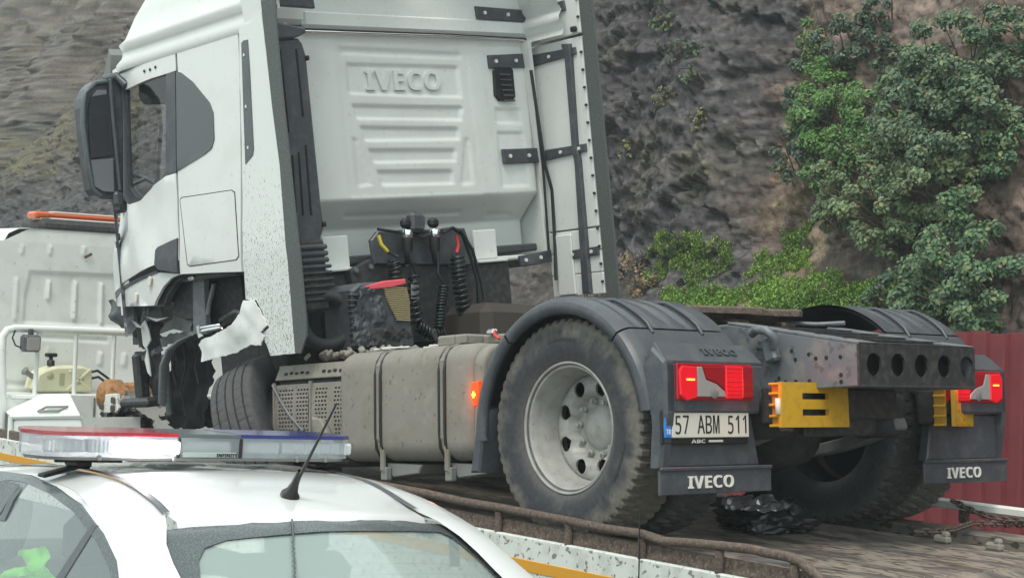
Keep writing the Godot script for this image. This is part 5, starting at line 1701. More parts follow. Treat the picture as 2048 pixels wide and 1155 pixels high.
func under_cab(tr: Node3D) -> void:
	var b: Builder
	# dark firewall, engine and frame in the open wheel arch
	b = Builder.new(cab_xf)
	b.box(Vector3(-3.4, 1.35, 0.0), Vector3(1.5, 0.42, 1.6), 0.03)
	b.box(Vector3(-3.2, 0.95, 0.0), Vector3(1.1, 0.5, 1.0), 0.04)
	b.box(Vector3(-3.1, 1.22, 0.95), Vector3(0.7, 0.62, 0.06), 0.02)
	put("engine_block", b, M.soot, tr)
	b = Builder.new(cab_xf)
	b.sheet([Vector2(-3.794, 1.653), Vector2(-3.102, 1.596), Vector2(-3.096, 1.438), Vector2(-3.202, 1.323), Vector2(-3.434, 1.272), Vector2(-3.624, 1.343), Vector2(-3.926, 1.487), Vector2(-4.036, 1.493), Vector2(-3.97, 1.585)], func(q: Vector2) -> Vector3: return Vector3(q.x, q.y, 1.0), Vector3(0, 0, -0.02), 0.08)
	put("arch_liner", b, M.soot, tr)
	b = Builder.new(cab_xf)
	b.slab([Vector3(-3.636, 1.638, 1.08), Vector3(-3.428, 1.633, 1.08), Vector3(-3.412, 1.524, 1.08), Vector3(-3.455, 1.342, 1.08), Vector3(-3.628, 1.35, 1.08), Vector3(-3.809, 1.397, 1.08)], Vector3(0, 0, -0.03), 0.01)
	put("step_plate", b, M.dark_steel, tr)
	b = Builder.new(cab_xf)
	b.slab([Vector3(-3.876, 1.457, 1.16), Vector3(-3.754, 1.567, 1.16), Vector3(-3.65, 1.613, 1.16), Vector3(-3.529, 1.633, 1.16), Vector3(-3.462, 1.619, 1.16), Vector3(-3.584, 1.584, 1.16), Vector3(-3.691, 1.516, 1.16), Vector3(-3.75, 1.45, 1.16)], Vector3(0, 0, -0.05), 0.008)
	put("arch_edge", b, M.black_plastic, tr)
	put("arch_stay", Builder.new(cab_xf).tube([Vector3(-3.241, 1.551, 1.1), Vector3(-3.302, 1.458, 1.1), Vector3(-3.344, 1.374, 1.1)], 0.014, 6), M.frame_steel, tr)
	put("sill_beam", Builder.new(cab_xf).box(Vector3(-3.247, 1.612, 1.1), Vector3(0.62, 0.05, 0.08), 0.01), M.black_plastic, tr)
	put("sill_bolt", Builder.new(cab_xf).box(Vector3(-3.406, 1.602, 1.15), Vector3(0.06, 0.03, 0.03), 0.008), M.chrome, tr)
	# bumper corner, ripped arch and brackets hanging from the front
	var wreck := [
		["bumper_skin", 31, 1.02, 0.05, [Vector2(-4.671, 1.531), Vector2(-4.141, 1.481), Vector2(-4.01, 1.448), Vector2(-4.04, 1.353), Vector2(-4.161, 1.372), Vector2(-4.319, 1.34), Vector2(-4.418, 1.292), Vector2(-4.494, 1.308), Vector2(-4.603, 1.36), Vector2(-4.663, 1.396)], M.black_plastic],
		["bumper_skin", 32, 0.98, 0.06, [Vector2(-4.519, 1.336), Vector2(-4.407, 1.381), Vector2(-4.334, 1.357), Vector2(-4.364, 1.26), Vector2(-4.45, 1.217), Vector2(-4.498, 1.238)], M.grey_rubber],
		["bumper_skin", 33, 0.94, 0.04, [Vector2(-4.477, 1.374), Vector2(-4.162, 1.352), Vector2(-4.189, 1.203), Vector2(-4.334, 1.169), Vector2(-4.447, 1.186), Vector2(-4.513, 1.249)], M.soot],
		["trim_strip", 34, 0.99, 0.02, [Vector2(-4.375, 1.142), Vector2(-4.248, 1.17), Vector2(-4.117, 1.205), Vector2(-4.098, 1.171), Vector2(-4.242, 1.137), Vector2(-4.362, 1.109)], M.frit],
		["arch_piece", 35, 1.06, 0.03, [Vector2(-3.971, 1.289), Vector2(-3.914, 1.337), Vector2(-3.846, 1.378), Vector2(-3.718, 1.422), Vector2(-3.572, 1.455), Vector2(-3.597, 1.278), Vector2(-3.806, 1.262), Vector2(-3.943, 1.243)], M.grey_rubber],
		["arch_lip", 36, 1.09, 0.03, [Vector2(-3.952, 1.252), Vector2(-3.815, 1.272), Vector2(-3.659, 1.277), Vector2(-3.547, 1.285), Vector2(-3.553, 1.251), Vector2(-3.689, 1.241), Vector2(-3.825, 1.215), Vector2(-3.914, 1.193)], M.frit],
		["dark_backing_sheet", 37, 0.80, 0.06, [Vector2(-4.326, 1.182), Vector2(-4.03, 1.236), Vector2(-3.83, 1.144), Vector2(-3.839, 0.951), Vector2(-3.972, 0.661), Vector2(-4.161, 0.629), Vector2(-4.374, 0.663), Vector2(-4.389, 0.897)], M.pitch_dark],  # black sheet put in for the shade of the arch hollow
		["dark_backing_sheet", 38, 0.86, 0.05, [Vector2(-4.668, 1.167), Vector2(-4.326, 1.188), Vector2(-4.389, 0.837), Vector2(-4.524, 0.872), Vector2(-4.585, 1.042)], M.soot],
	]
	for w in wreck:
		var wn := noise(w[1], 5.0, 3)
		b = Builder.new(cab_xf)
		b.sheet(w[4], func(q: Vector2) -> Vector3: return Vector3(q.x, q.y, w[2] + wn.get_noise_2d(q.x, q.y) * w[3]), Vector3(0, 0, -0.006), 0.03, [], 0.008, w[1])
		put(w[0], b, w[5], tr)
	b = Builder.new(cab_xf)
	for w in [[Vector3(-4.127, 1.372, 1.04), Vector3(-4.126, 1.274, 1.04), Vector3(-4.174, 1.179, 1.04), Vector3(-4.157, 1.065, 1.04)], [Vector3(-3.935, 1.269, 1), Vector3(-3.922, 1.166, 1), Vector3(-3.985, 1.056, 1), Vector3(-3.95, 0.942, 1)], [Vector3(-3.592, 1.251, 1.03), Vector3(-3.591, 1.157, 1.03), Vector3(-3.656, 1.049, 1.03), Vector3(-3.637, 0.955, 1.03)], [Vector3(-3.87, 1.193, 0.97), Vector3(-3.857, 1.065, 0.97), Vector3(-3.945, 0.907, 0.97), Vector3(-3.925, 0.746, 0.97)]]:
		put("hanging_wire", Builder.new(cab_xf).tube(w, 0.006, 5), M.hose, tr)
	b.slab([Vector3(-3.479, 1.616, 1.1), Vector3(-3.359, 1.614, 1.1), Vector3(-3.387, 1.254, 1.1), Vector3(-3.536, 1.257, 1.1)], Vector3(0, 0, -0.04), 0.006)
	put("hinge_post", b, M.frame_steel, tr)
	var pale := [
		["white_shard", [Vector3(-4.223, 1.345, 1.06), Vector3(-4.215, 1.215, 1.06), Vector3(-4.177, 1.181, 1.06), Vector3(-4.214, 1.117, 1.06), Vector3(-4.191, 1.035, 1.06), Vector3(-4.158, 1.012, 1.06), Vector3(-4.164, 1.116, 1.06), Vector3(-4.174, 1.197, 1.06), Vector3(-4.116, 1.243, 1.06), Vector3(-4.129, 1.309, 1.06), Vector3(-4.167, 1.375, 1.06)]],
		["white_shard", [Vector3(-3.964, 1.277, 1.08), Vector3(-3.796, 1.302, 1.08), Vector3(-3.681, 1.281, 1.08), Vector3(-3.773, 1.263, 1.08), Vector3(-3.896, 1.249, 1.08)]],
		["white_shard", [Vector3(-4.116, 1.397, 1.08), Vector3(-3.983, 1.377, 1.08), Vector3(-3.843, 1.38, 1.08), Vector3(-3.987, 1.358, 1.08)]],
		["white_shard", [Vector3(-3.492, 1.308, 1.1), Vector3(-3.45, 1.318, 1.1), Vector3(-3.453, 1.269, 1.1), Vector3(-3.429, 1.244, 1.1), Vector3(-3.477, 1.233, 1.1)]],
		["white_shard", [Vector3(-4.297, 1.383, 1.08), Vector3(-4.249, 1.365, 1.08), Vector3(-4.167, 1.325, 1.08), Vector3(-4.241, 1.335, 1.08)]],
	]
	for p in pale:
		b = Builder.new(cab_xf)
		b.slab(p[1], Vector3(0, 0, -0.01), 0.002)
		put(p[0], b, M.paint, tr)
	# curved arch band and the strut under it
	b = Builder.new(cab_xf)
	var band := []
	for p in [Vector3(-3.542, 1.255, 1.1), Vector3(-3.687, 1.229, 1.1), Vector3(-3.827, 1.178, 1.1), Vector3(-3.923, 1.08, 1.1), Vector3(-3.985, 0.839, 1.1)]:
		band.append([p + Vector3(-0.018, 0.006, 0), p + Vector3(-0.02, 0, 0.015), p + Vector3(0.010, -0.012, 0.012), p + Vector3(0.014, -0.010, -0.03)])
	b.skin(band, Vector3.ZERO, 1)
	put("arch_band", b, M.frit, tr)
	put("frame_strut", Builder.new(cab_xf).box(Vector3(-4.555, 1.005, 0.9), Vector3(0.085, 0.30, 0.08), 0.015), M.dark_steel, tr)
	put("frame_strut", Builder.new(cab_xf).box(Vector3(-4.06, 0.945, 1), Vector3(0.05, 0.40, 0.04), 0.012), M.frit, tr)
	put("strut_foot", Builder.new(cab_xf).box(Vector3(-4.441, 0.838, 0.95), Vector3(0.36, 0.06, 0.2), 0.02), M.dark_steel, tr)
	put("step_bracket", Builder.new(cab_xf).tube([Vector3(-3.351, 1.296, 1.15), Vector3(-3.139, 1.302, 1.15), Vector3(-3.131, 1.286, 1.15), Vector3(-3.344, 1.275, 1.15)], 0.012, 6), M.chrome, tr)
	put("slanted_stay", Builder.new(cab_xf).tube([Vector3(-3.368, 1.331, 1), Vector3(-3.193, 1.377, 1), Vector3(-3.13, 1.361, 1)], 0.014, 6), M.frame_steel, tr)
	# front wheel knocked back against the exhaust guard
	var wz := Vector3(0.78, 0.40, -0.49).normalized()
	var wx := Vector3.UP.cross(wz).normalized()
	var turn := Basis(wx, wz.cross(wx), wz)
	var fw := Node3D.new()
	fw.name = "front_wheel"
	tr.add_child(fw, true)
	fw.transform = Transform3D(turn, Vector3(-2.819, 0.474, 0.95))
	hang("tyre", tyre_mesh(0.50, 0.155, 44, 0.22, 79, false), fw)
	b = Builder.new()
	b.lathe([Vector2(0.29, 0.12), Vector2(0.26, 0.06), Vector2(0.14, 0.10), Vector2(0.1, 0.13), Vector2(0, 0.13)], Vector3.ZERO, Basis(Vector3.RIGHT, Vector3.BACK, Vector3.DOWN), 32)
	put("rim", b, M.rim_silver, fw)
	put("fender_edge", Builder.new().tube([Vector3(-2.577, 0.789, 1.14), Vector3(-2.497, 0.7, 1.14), Vector3(-2.393, 0.607, 1.14), Vector3(-2.26, 0.521, 1.14)], 0.008, 6), M.frame_steel, tr)
	put("brake_line", Builder.new().tube([Vector3(-3.354, 0.67, 1), Vector3(-3.426, 0.619, 1), Vector3(-3.462, 0.543, 1), Vector3(-3.449, 0.497, 1)], 0.010, 6), M.letter_white, tr)
	var rw := MeshInstance3D.new()
	rw.name = "far_front_tyre"
	rw.mesh = tyre_mesh(0.50, 0.155, 44, 0.3, 81, false)
	tr.add_child(rw, true)
	rw.position = Vector3(-3.65, 0.55, -1.05)
	# ---- between cab and tank: coupling panel, coils, filter box ----
	b = Builder.new()
	b.slab([Vector3(-2.52, 1.665, 0.482), Vector3(-2.52, 1.723, 0.43), Vector3(-2.52, 1.792, -0.242), Vector3(-2.52, 1.654, -0.304), Vector3(-2.52, 1.558, -0.295), Vector3(-2.52, 1.522, 0.454)], Vector3(-0.03, 0, 0), 0.008)
	put("coupling_panel", b, M.black_plastic, tr)
	b = Builder.new()
	b.slab([Vector3(-2.55, 1.479, 0.615), Vector3(-2.55, 1.554, 0.469), Vector3(-2.55, 1.589, -0.344), Vector3(-2.55, 1.47, -0.383), Vector3(-2.55, 1.089, -0.369), Vector3(-2.55, 1.035, 0.473), Vector3(-2.55, 1.301, 0.573)], Vector3(-0.05, 0, 0), 0.008)
	put("splash_panel", b, M.soot, tr)
	for p in [Vector3(-2.545, 1.508, 0.469), Vector3(-2.545, 1.481, 0.579), Vector3(-2.545, 1.561, 0.076), Vector3(-2.545, 1.557, -0.123), Vector3(-2.545, 1.538, 0.203)]:
		b = Builder.new()
		bolt(b, p, Vector3.RIGHT, 0.016, 0.012)
		put("panel_bolt", b, M.frame_steel, tr)
	put("camera_box", Builder.new().box(Vector3(-2.45, 1.784, 0.199), Vector3(0.08, 0.12, 0.11), 0.02), M.black_plastic, tr)
	b = Builder.new()
	b.tube([Vector3(-2.47, 1.728, 0.469), Vector3(-2.47, 1.721, 0.34), Vector3(-2.47, 1.731, 0.246), Vector3(-2.47, 1.699, 0.132), Vector3(-2.47, 1.755, -0.004), Vector3(-2.47, 1.774, -0.103), Vector3(-2.47, 1.761, -0.182)], 0.010, 6)
	put("panel_rail", b, M.dark_steel, tr)
	for q in [[815, 470, 0], [870, 470, 1]]:
		pass
	for k in 2:
		var p0: Vector3 = [Vector3(-2.45, 1.715, 0.264), Vector3(-2.45, 1.733, 0.054)][k]
		var sk := Node3D.new()
		sk.name = "cable_socket"
		tr.add_child(sk, true)
		var dn := Basis(Vector3.BACK, Vector3.DOWN, Vector3.RIGHT)
		put("socket_ring", Builder.new().lathe([Vector2(0.03, -0.02), Vector2(0.036, -0.015), Vector2(0.036, 0.03), Vector2(0.028, 0.036)], p0, dn, 14), M.chrome, sk)
		put("socket_cap", Builder.new().box(p0 + Vector3(0, 0.06, 0.01), Vector3(0.06, 0.06, 0.07), 0.018), M.ink, sk)
		put("plug", Builder.new().lathe([Vector2(0.034, 0.03), Vector2(0.034, 0.10), Vector2(0.022, 0.13), Vector2(0.014, 0.19), Vector2(0, 0.19)], p0, dn, 12), M.ink, sk)
	b = Builder.new()
	b.tube([Vector3(-2.43, 1.61, 0.261), Vector3(-2.43, 1.556, 0.251), Vector3(-2.43, 1.506, 0.221), Vector3(-2.43, 1.475, 0.217)], 0.010, 6)
	put("cable", b, M.hose, tr)
	b = Builder.new()
	b.tube([Vector3(-2.43, 1.623, 0.051), Vector3(-2.43, 1.547, 0.041), Vector3(-2.43, 1.485, 0.049), Vector3(-2.43, 1.425, 0.007), Vector3(-2.43, 1.41, 0)], 0.010, 6)
	put("cable", b, M.hose, tr)
	put("yellow_hose", Builder.new().tube([Vector3(-2.44, 1.687, 0.484), Vector3(-2.44, 1.634, 0.466), Vector3(-2.44, 1.592, 0.418)], 0.012, 6), M.hose_yellow, tr)
	put("red_hose", Builder.new().tube([Vector3(-2.44, 1.728, -0.11), Vector3(-2.44, 1.666, -0.125), Vector3(-2.44, 1.618, -0.109)], 0.012, 6), M.hose_red, tr)
	put("hose", Builder.new().tube([Vector3(-2.44, 1.592, 0.418), Vector3(-2.44, 1.569, 0.344), Vector3(-2.44, 1.544, 0.363)], 0.011, 6), M.hose, tr)
	put("hose", Builder.new().tube([Vector3(-2.42, 1.733, 0.015), Vector3(-2.42, 1.769, -0.063), Vector3(-2.42, 1.728, -0.142), Vector3(-2.42, 1.606, -0.2), Vector3(-2.42, 1.453, -0.257), Vector3(-2.42, 1.172, -0.273)], 0.012, 6), M.hose, tr)
	put("hose", Builder.new().tube([Vector3(-2.46, 1.726, 0.477), Vector3(-2.46, 1.722, 0.366), Vector3(-2.46, 1.709, 0.196), Vector3(-2.46, 1.739, 0.12)], 0.009, 6), M.hose, tr)
	put("hose", Builder.new().tube([Vector3(-2.4, 1.755, -0.114), Vector3(-2.4, 1.636, -0.204), Vector3(-2.4, 1.452, -0.269), Vector3(-2.4, 1.328, -0.291)], 0.010, 6), M.hose, tr)
	for q in [[[Vector3(-2.4, 1.597, -0.081), Vector3(-2.4, 1.443, -0.094), Vector3(-2.4, 1.259, -0.131), Vector3(-2.4, 1.131, -0.196)], 0.040, 0.010, 17], [[Vector3(-2.4, 1.407, 0.023), Vector3(-2.4, 1.283, 0.048), Vector3(-2.4, 1.145, 0.065)], 0.024, 0.009, 14], [[Vector3(-2.42, 1.54, 0.393), Vector3(-2.42, 1.481, 0.378), Vector3(-2.42, 1.421, 0.379)], 0.036, 0.010, 4], [[Vector3(-2.42, 1.474, 0.236), Vector3(-2.42, 1.306, 0.246), Vector3(-2.42, 1.156, 0.213), Vector3(-2.42, 1.104, 0.119), Vector3(-2.42, 1.116, 0.023)], 0.030, 0.010, 17]]:
		b = Builder.new()
		coil(b, q[0], q[1], q[2], q[3])
		put("coiled_hose", b, M.hose, tr)
	put("warning_tag", Builder.new().box(Vector3(-2.4, 1.356, 0.245), Vector3(0.005, 0.09, 0.06), 0.002), M.grey_face, tr)
	# air filter with its cover torn open
	var fb := Node3D.new()
	fb.name = "air_filter_box"
	tr.add_child(fb, true)
	b = Builder.new()
	b.slab([Vector3(-2.2, 1.321, 0.851), Vector3(-2.2, 1.367, 0.789), Vector3(-2.2, 1.398, 0.475), Vector3(-2.2, 1.019, 0.391), Vector3(-2.2, 0.99, 0.833)], Vector3(-0.28, 0, 0), 0.015)
	put("filter_body", b, M.black_plastic, fb)
	for k in 16:
		var f := k / 15.0
		var w: float = lerpf(0.17, 0.10, maxf(0.0, f - 0.35) / 0.65)
		put("filter_pleat", Builder.new().box(Vector3(-2.19, 1.349, 0.551).lerp(Vector3(-2.19, 1.162, 0.492), f), Vector3(0.02, 0.008, w), 0.003), M.pleats, fb)
	put("filter_gasket", Builder.new().slab([Vector3(-2.175, 1.343, 0.778), Vector3(-2.175, 1.385, 0.63), Vector3(-2.175, 1.404, 0.482), Vector3(-2.175, 1.375, 0.475), Vector3(-2.175, 1.346, 0.595), Vector3(-2.175, 1.328, 0.729)], Vector3(-0.04, 0, 0), 0.006), M.pink, fb)
	put("torn_cover", crumple(41, 0.30, 0.44, 0.025, Transform3D(Basis(Vector3.UP, PI * 0.5 + 0.15), Vector3(-2.17, 1.174, 0.748))), M.black_plastic, fb)
	put("torn_cover", crumple(42, 0.42, 0.16, 0.02, Transform3D(Basis(Vector3.UP, PI * 0.5), Vector3(-2.165, 1.054, 0.612))), M.soot, fb)
	for k in 10:
		put("cover_rib", Builder.new().box(Vector3(-2.2, 1.293, 0.841).lerp(Vector3(-2.2, 1.007, 0.819), k / 9.0), Vector3(0.05, 0.012, 0.06), 0.004), M.black_plastic, fb)
	b = Builder.new()
	b.lathe([Vector2(0.11, -0.16), Vector2(0.17, -0.14), Vector2(0.18, -0.02), Vector2(0.165, 0.02), Vector2(0.13, 0.03), Vector2(0.11, 0.0), Vector2(0.10, -0.1)], Vector3(-2.35, 1.157, 0.912), Basis(Vector3.UP, Vector3(0.9, 0, 0.4).normalized(), Vector3(0.4, 0, -0.9).normalized()), 28)
	put("intake_elbow", b, M.rubber, tr)
	# valve block and clutter on the tank's top
	var vb := Builder.new()
	vb.box(Vector3(-1.05, 0.965, 0.95), Vector3(0.24, 0.06, 0.16), 0.01)
	vb.box(Vector3(-0.85, 0.965, 0.85), Vector3(0.16, 0.05, 0.14), 0.01)
	put("valve_block", vb, M.mud, tr)
	put("red_coupling", Builder.new().tube([Vector3(-0.80, 0.985, 0.95), Vector3(-0.77, 1.0, 0.97), Vector3(-0.75, 0.98, 0.99), Vector3(-0.70, 0.955, 1.0)], 0.008, 6), M.hose_red, tr)
	put("silver_fitting", Builder.new().box(Vector3(-0.84, 1.0, 0.93), Vector3(0.06, 0.03, 0.04), 0.01), M.chrome, tr)
	put("fallen_pipe", Builder.new().tube([Vector3(-1.55, 1.03, 0.75), Vector3(-1.30, 0.98, 0.92)], 0.014, 8), M.hose, tr)
	# gearbox, air tanks and the far side below the cab
	b = Builder.new()
	b.box(Vector3(-2.6, 0.92, -0.55), Vector3(0.9, 0.75, 0.9), 0.06)
	b.box(Vector3(-1.6, 0.80, 0.0), Vector3(1.8, 0.30, 0.5), 0.06)
	put("gearbox", b, mat("dusty_dark", lin(0.05, 0.042, 0.036), 0.8), tr)
	b = Builder.new()
	b.lathe([Vector2(0, -0.5), Vector2(0.1, -0.48), Vector2(0.14, -0.4), Vector2(0.14, 0.4), Vector2(0.1, 0.48), Vector2(0, 0.5)], Vector3(-1.25, 1.0, -0.35), Basis(Vector3.UP, Vector3.RIGHT, Vector3.FORWARD), 20)
	put("air_tank", b, M.black_plastic, tr)
	put("far_tank", Builder.new().box(Vector3(-1.5, 0.6, -0.92), Vector3(1.9, 0.6, 0.55), 0.08), M.mud, tr)

func pressed(b: Builder, xf: Transform3D, x: float, z0: float, z1: float, y1: float, y0: float, nz: int, ny: int, pads: Array, soft := 0.012) -> void:
	var rows := []
	for j in ny + 1:
		var y := lerpf(y1, y0, float(j) / ny)
		var row := []
		for i in nz + 1:
			var z := lerpf(z0, z1, float(i) / nz)
			var d := 0.0
			for p in pads:
				d += p[1] * smoothstep(-soft * 0.5, soft, seg_dist(Vector2(z, y), p[0]))
			row.append(xf * Vector3(x + d, y, z))
		rows.append(row)
	b.skin(rows, xf.basis.x, 1)

func tow_truck() -> void:
	var tw := thing("tow_truck", "pale green recovery truck with flat deck under the wrecked tractor", "tow truck")
	var b: Builder
	# ---- deck ----
	b = Builder.new()
	b.box(Vector3(-2.45, 0.965, 0.31), Vector3(7.9, 0.07, 1.82), 0.01)
	put("deck_plate", b, M.deck, tw)
	b = Builder.new()
	b.slab([Vector3(1.51, 1.0, 1.22), Vector3(3.6, 0.62, 1.22), Vector3(3.6, 0.62, -1.22), Vector3(1.51, 1.0, -1.22)], Vector3(-0.01, -0.07, 0), 0.004)
	put("tail_plate", b, M.deck, tw)
	b = Builder.new()
	b.box(Vector3(-2.45, 0.90, -0.79), Vector3(7.9, 0.03, 0.36), 0.004)
	put("deck_channel", b, M.wet_black, tw)
	b = Builder.new()
	b.box(Vector3(-2.45, 0.965, -1.09), Vector3(7.9, 0.075, 0.20), 0.01)
	put("deck_border", b, M.deck, tw)
	# near side: white panel, stripe, rusty board, wavy rail on stubs
	b = Builder.new()
	b.box(Vector3(-2.45, 0.80, 1.255), Vector3(7.9, 0.40, 0.03), 0.006)
	put("side_panel", b, M.side_paint, tw)
	b = Builder.new()
	b.slab([Vector3(1.50, 1.0, 1.27), Vector3(1.50, 0.60, 1.27), Vector3(3.6, 0.40, 1.27), Vector3(3.6, 0.62, 1.27)], Vector3(0, 0, -0.03), 0.004)
	put("tail_side_panel", b, M.side_paint, tw)
	put("side_stripe", Builder.new().box(Vector3(-2.45, 0.871, 1.271), Vector3(7.9, 0.054, 0.006), 0.002), M.amber_stripe, tw)
	put("side_board", Builder.new().box(Vector3(-2.45, 1.02, 1.226), Vector3(7.9, 0.085, 0.02), 0.006), M.rust, tw)
	var rail := []
	for p in [Vector3(-1.005, 1.121, 1.25), Vector3(-0.699, 1.111, 1.25), Vector3(-0.418, 1.112, 1.25), Vector3(-0.155, 1.108, 1.25), Vector3(0.082, 1.105, 1.25), Vector3(0.321, 1.099, 1.25), Vector3(0.558, 1.103, 1.25), Vector3(0.696, 1.088, 1.25), Vector3(0.871, 1.101, 1.25), Vector3(1.04, 1.11, 1.25), Vector3(1.177, 1.117, 1.25), Vector3(1.296, 1.112, 1.25), Vector3(1.374, 1.112, 1.25), Vector3(1.438, 1.101, 1.25), Vector3(1.503, 1.071, 1.25), Vector3(1.566, 1.031, 1.25)]:
		rail.append(p)
	rail.push_front(Vector3(-1.6, 1.125, 1.25))
	rail.push_front(Vector3(-5.0, 1.12, 1.25))
	b = Builder.new()
	b.tube(rail, 0.021, 8)
	put("edge_rail", b, M.rust, tw)
	for p in [Vector3(-0.417, 1.093, 1.25), Vector3(0.083, 1.089, 1.25), Vector3(0.559, 1.084, 1.25), Vector3(1.013, 1.09, 1.25), Vector3(1.414, 1.086, 1.25)]:
		put("rail_stub", Builder.new().lathe([Vector2(0.019, -0.10), Vector2(0.019, 0.0)], p, Basis.IDENTITY, 10), M.rust, tw)
	put("antenna_rod", Builder.new().tube([Vector3(0.587, 0.88, 1.29), Vector3(0.585, 1.038, 1.29), Vector3(0.579, 1.207, 1.29)], 0.0032, 6), M.ink, tw)  # antenna of another vehicle, stood here on the tow truck's side
	# far side rail and board
	put("far_rail", Builder.new().box(Vector3(-2.0, 1.105, -1.245), Vector3(8.0, 0.05, 0.05), 0.01), M.tow_paint, tw)
	for k in 12:
		put("rail_stub", Builder.new().box(Vector3(-5.0 + k * 0.6, 1.05, -1.245), Vector3(0.05, 0.07, 0.04), 0.006), M.rust, tw)
	for p in [Vector3(0.82, 1, -0.492), Vector3(1.108, 1, -0.502)]:
		b = Builder.new()
		b.box(p + Vector3(0, 0.02, 0), Vector3(0.09, 0.04, 0.045), 0.012)
		b.box(p + Vector3(0.02, 0.045, 0), Vector3(0.04, 0.03, 0.035), 0.01)
		put("lashing_lug", b, M.mud, tw)
	# under frame and wheels
	b = Builder.new()
	b.box(Vector3(-2.4, 0.75, 0.0), Vector3(7.6, 0.28, 0.9), 0.02)
	b.box(Vector3(-2.4, 0.6, 0.9), Vector3(3.0, 0.4, 0.4), 0.03)
	put("under_frame", b, M.soot, tw)
	for x in [0.4, -6.9]:
		for s in [1.0, -1.0]:
			var m := MeshInstance3D.new()
			m.name = "tyre"
			m.mesh = tyre_mesh(0.48, 0.14, 30, 0.3, 90, false)
			tw.add_child(m, true)
			m.position = Vector3(x, 0.48, 1.02 * s)
	# ---- head board: tube hoop, uprights, shelf ----
	var hoop := []
	for p in [Vector3(-6.45, 0.889, 1.154), Vector3(-6.45, 1.338, 1.165), Vector3(-6.45, 1.636, 1.182), Vector3(-6.45, 1.741, 1.179), Vector3(-6.45, 1.787, 1.146), Vector3(-6.45, 1.803, 1.084), Vector3(-6.45, 1.801, 0.724), Vector3(-6.45, 1.794, 0.182)]:
		hoop.append(p)
	hoop.append(Vector3(-6.45, 1.79, -1.1))
	put("guard_hoop", Builder.new().tube(hoop, 0.030, 10), M.tow_paint, tw)
	for p in [[Vector3(-6.45, 1.785, 0.897), Vector3(-6.45, 1.3, 0.912)], [Vector3(-6.45, 1.785, 0.593), Vector3(-6.45, 1.3, 0.592)], [Vector3(-6.45, 1.777, 0.274), Vector3(-6.45, 1.3, 0.279)]]:
		put("guard_upright", Builder.new().tube(p, 0.017, 8), M.tow_paint, tw)
	b = Builder.new()
	b.slab([Vector3(-6.4, 1.311, 0.758), Vector3(-6.4, 1.303, 0.446), Vector3(-6.4, 1.072, 0.453), Vector3(-6.4, 1.091, 0.765)], Vector3(-0.04, 0, 0), 0.004)
	put("shelf_board", b, M.tow_paint, tw)
	put("shelf", Builder.new().box(Vector3(-6.62, 1.29, 0.25), Vector3(0.38, 0.03, 1.7), 0.006), M.tow_paint, tw)
	put("head_board", Builder.new().box(Vector3(-6.60, 1.10, 0.0), Vector3(0.3, 0.36, 2.3), 0.01), M.tow_paint, tw)
	# tool box with a sloping lid
	var tb := Node3D.new()
	tb.name = "tool_box"
	tw.add_child(tb, true)
	b = Builder.new()
	b.slab([Vector3(-6.183, 1.139, 1.2), Vector3(-5.037, 1.23, 1.2), Vector3(-5.028, 1.135, 1.2), Vector3(-6.155, 1.039, 1.2)], Vector3(0, 0, -0.45), 0.01)
	put("box_body", b, M.tow_paint, tb)
	var f0: Vector3 = Vector3(-6.147, 1.164, 1.22)
	var f1: Vector3 = Vector3(-4.996, 1.246, 1.22)
	var r0: Vector3 = Vector3(-7.233, 1.26, 0.85)
	var r1: Vector3 = Vector3(-5.949, 1.321, 0.85)
	b = Builder.new()
	b.slab([f0, f1, r1, r0 - Vector3(0.3, 0, 0)], (f1 - f0).cross(r0 - f0).normalized() * -0.025, 0.006)
	put("box_lid", b, M.tow_paint, tb)
	var h0 := f0.lerp(f1, 0.42).lerp(r0.lerp(r1, 0.42), 0.08) + Vector3(0, 0.02, 0)
	var h1 := f0.lerp(f1, 0.72).lerp(r0.lerp(r1, 0.72), 0.08) + Vector3(0, 0.02, 0)
	put("lid_handle", Builder.new().tube([h0, h0 + Vector3(0, 0.03, -0.06), h1 + Vector3(0, 0.03, -0.06), h1, h0], 0.009, 6), M.grey_face, tb)
	put("box_frame", Builder.new().tube([f0, Vector3(f0.x, 1.0, f0.z)], 0.02, 6), M.tow_paint, tb)
	# winch in its white cheek plates
	b = Builder.new()
	b.slab([Vector3(-6.437, 1.301, 0.42), Vector3(-6.083, 1.336, 0.42), Vector3(-6.026, 1.075, 0.42), Vector3(-6.433, 1.062, 0.42)], Vector3(0, 0, -0.03), 0.005)
	put("winch_cheek", b, M.tow_paint, tw)
	for p in [Vector3(-6.296, 1.225, 0.435), Vector3(-6.106, 1.282, 0.435), Vector3(-6.109, 1.221, 0.435)]:
		put("cheek_bolt", Builder.new().box(p, Vector3(0.05, 0.05, 0.02), 0.01), M.rust, tw)
	var wn := Node3D.new()
	wn.name = "winch"
	tw.add_child(wn, true)
	var wc: Vector3 = Vector3(-6.322, 1.3, 0.3)
	b = Builder.new()
	b.lathe([Vector2(0, -0.12), Vector2(0.10, -0.12), Vector2(0.13, -0.08), Vector2(0.13, 0.02), Vector2(0.09, 0.04), Vector2(0.09, 0.16), Vector2(0, 0.16)], wc, Basis(Vector3.UP, Vector3(0.8, 0, -0.6), Vector3(0.6, 0, 0.8)), 24)
	b.box(wc + Vector3(0.12, 0.03, -0.12), Vector3(0.2, 0.16, 0.18), 0.02)
	put("winch_housing", b, M.winch_orange, wn)
	b = Builder.new()
	b.box(wc + Vector3(0.0, -0.13, 0.02), Vector3(0.14, 0.14, 0.12), 0.02)
	put("winch_foot", b, M.winch_orange, wn)
	b = Builder.new()
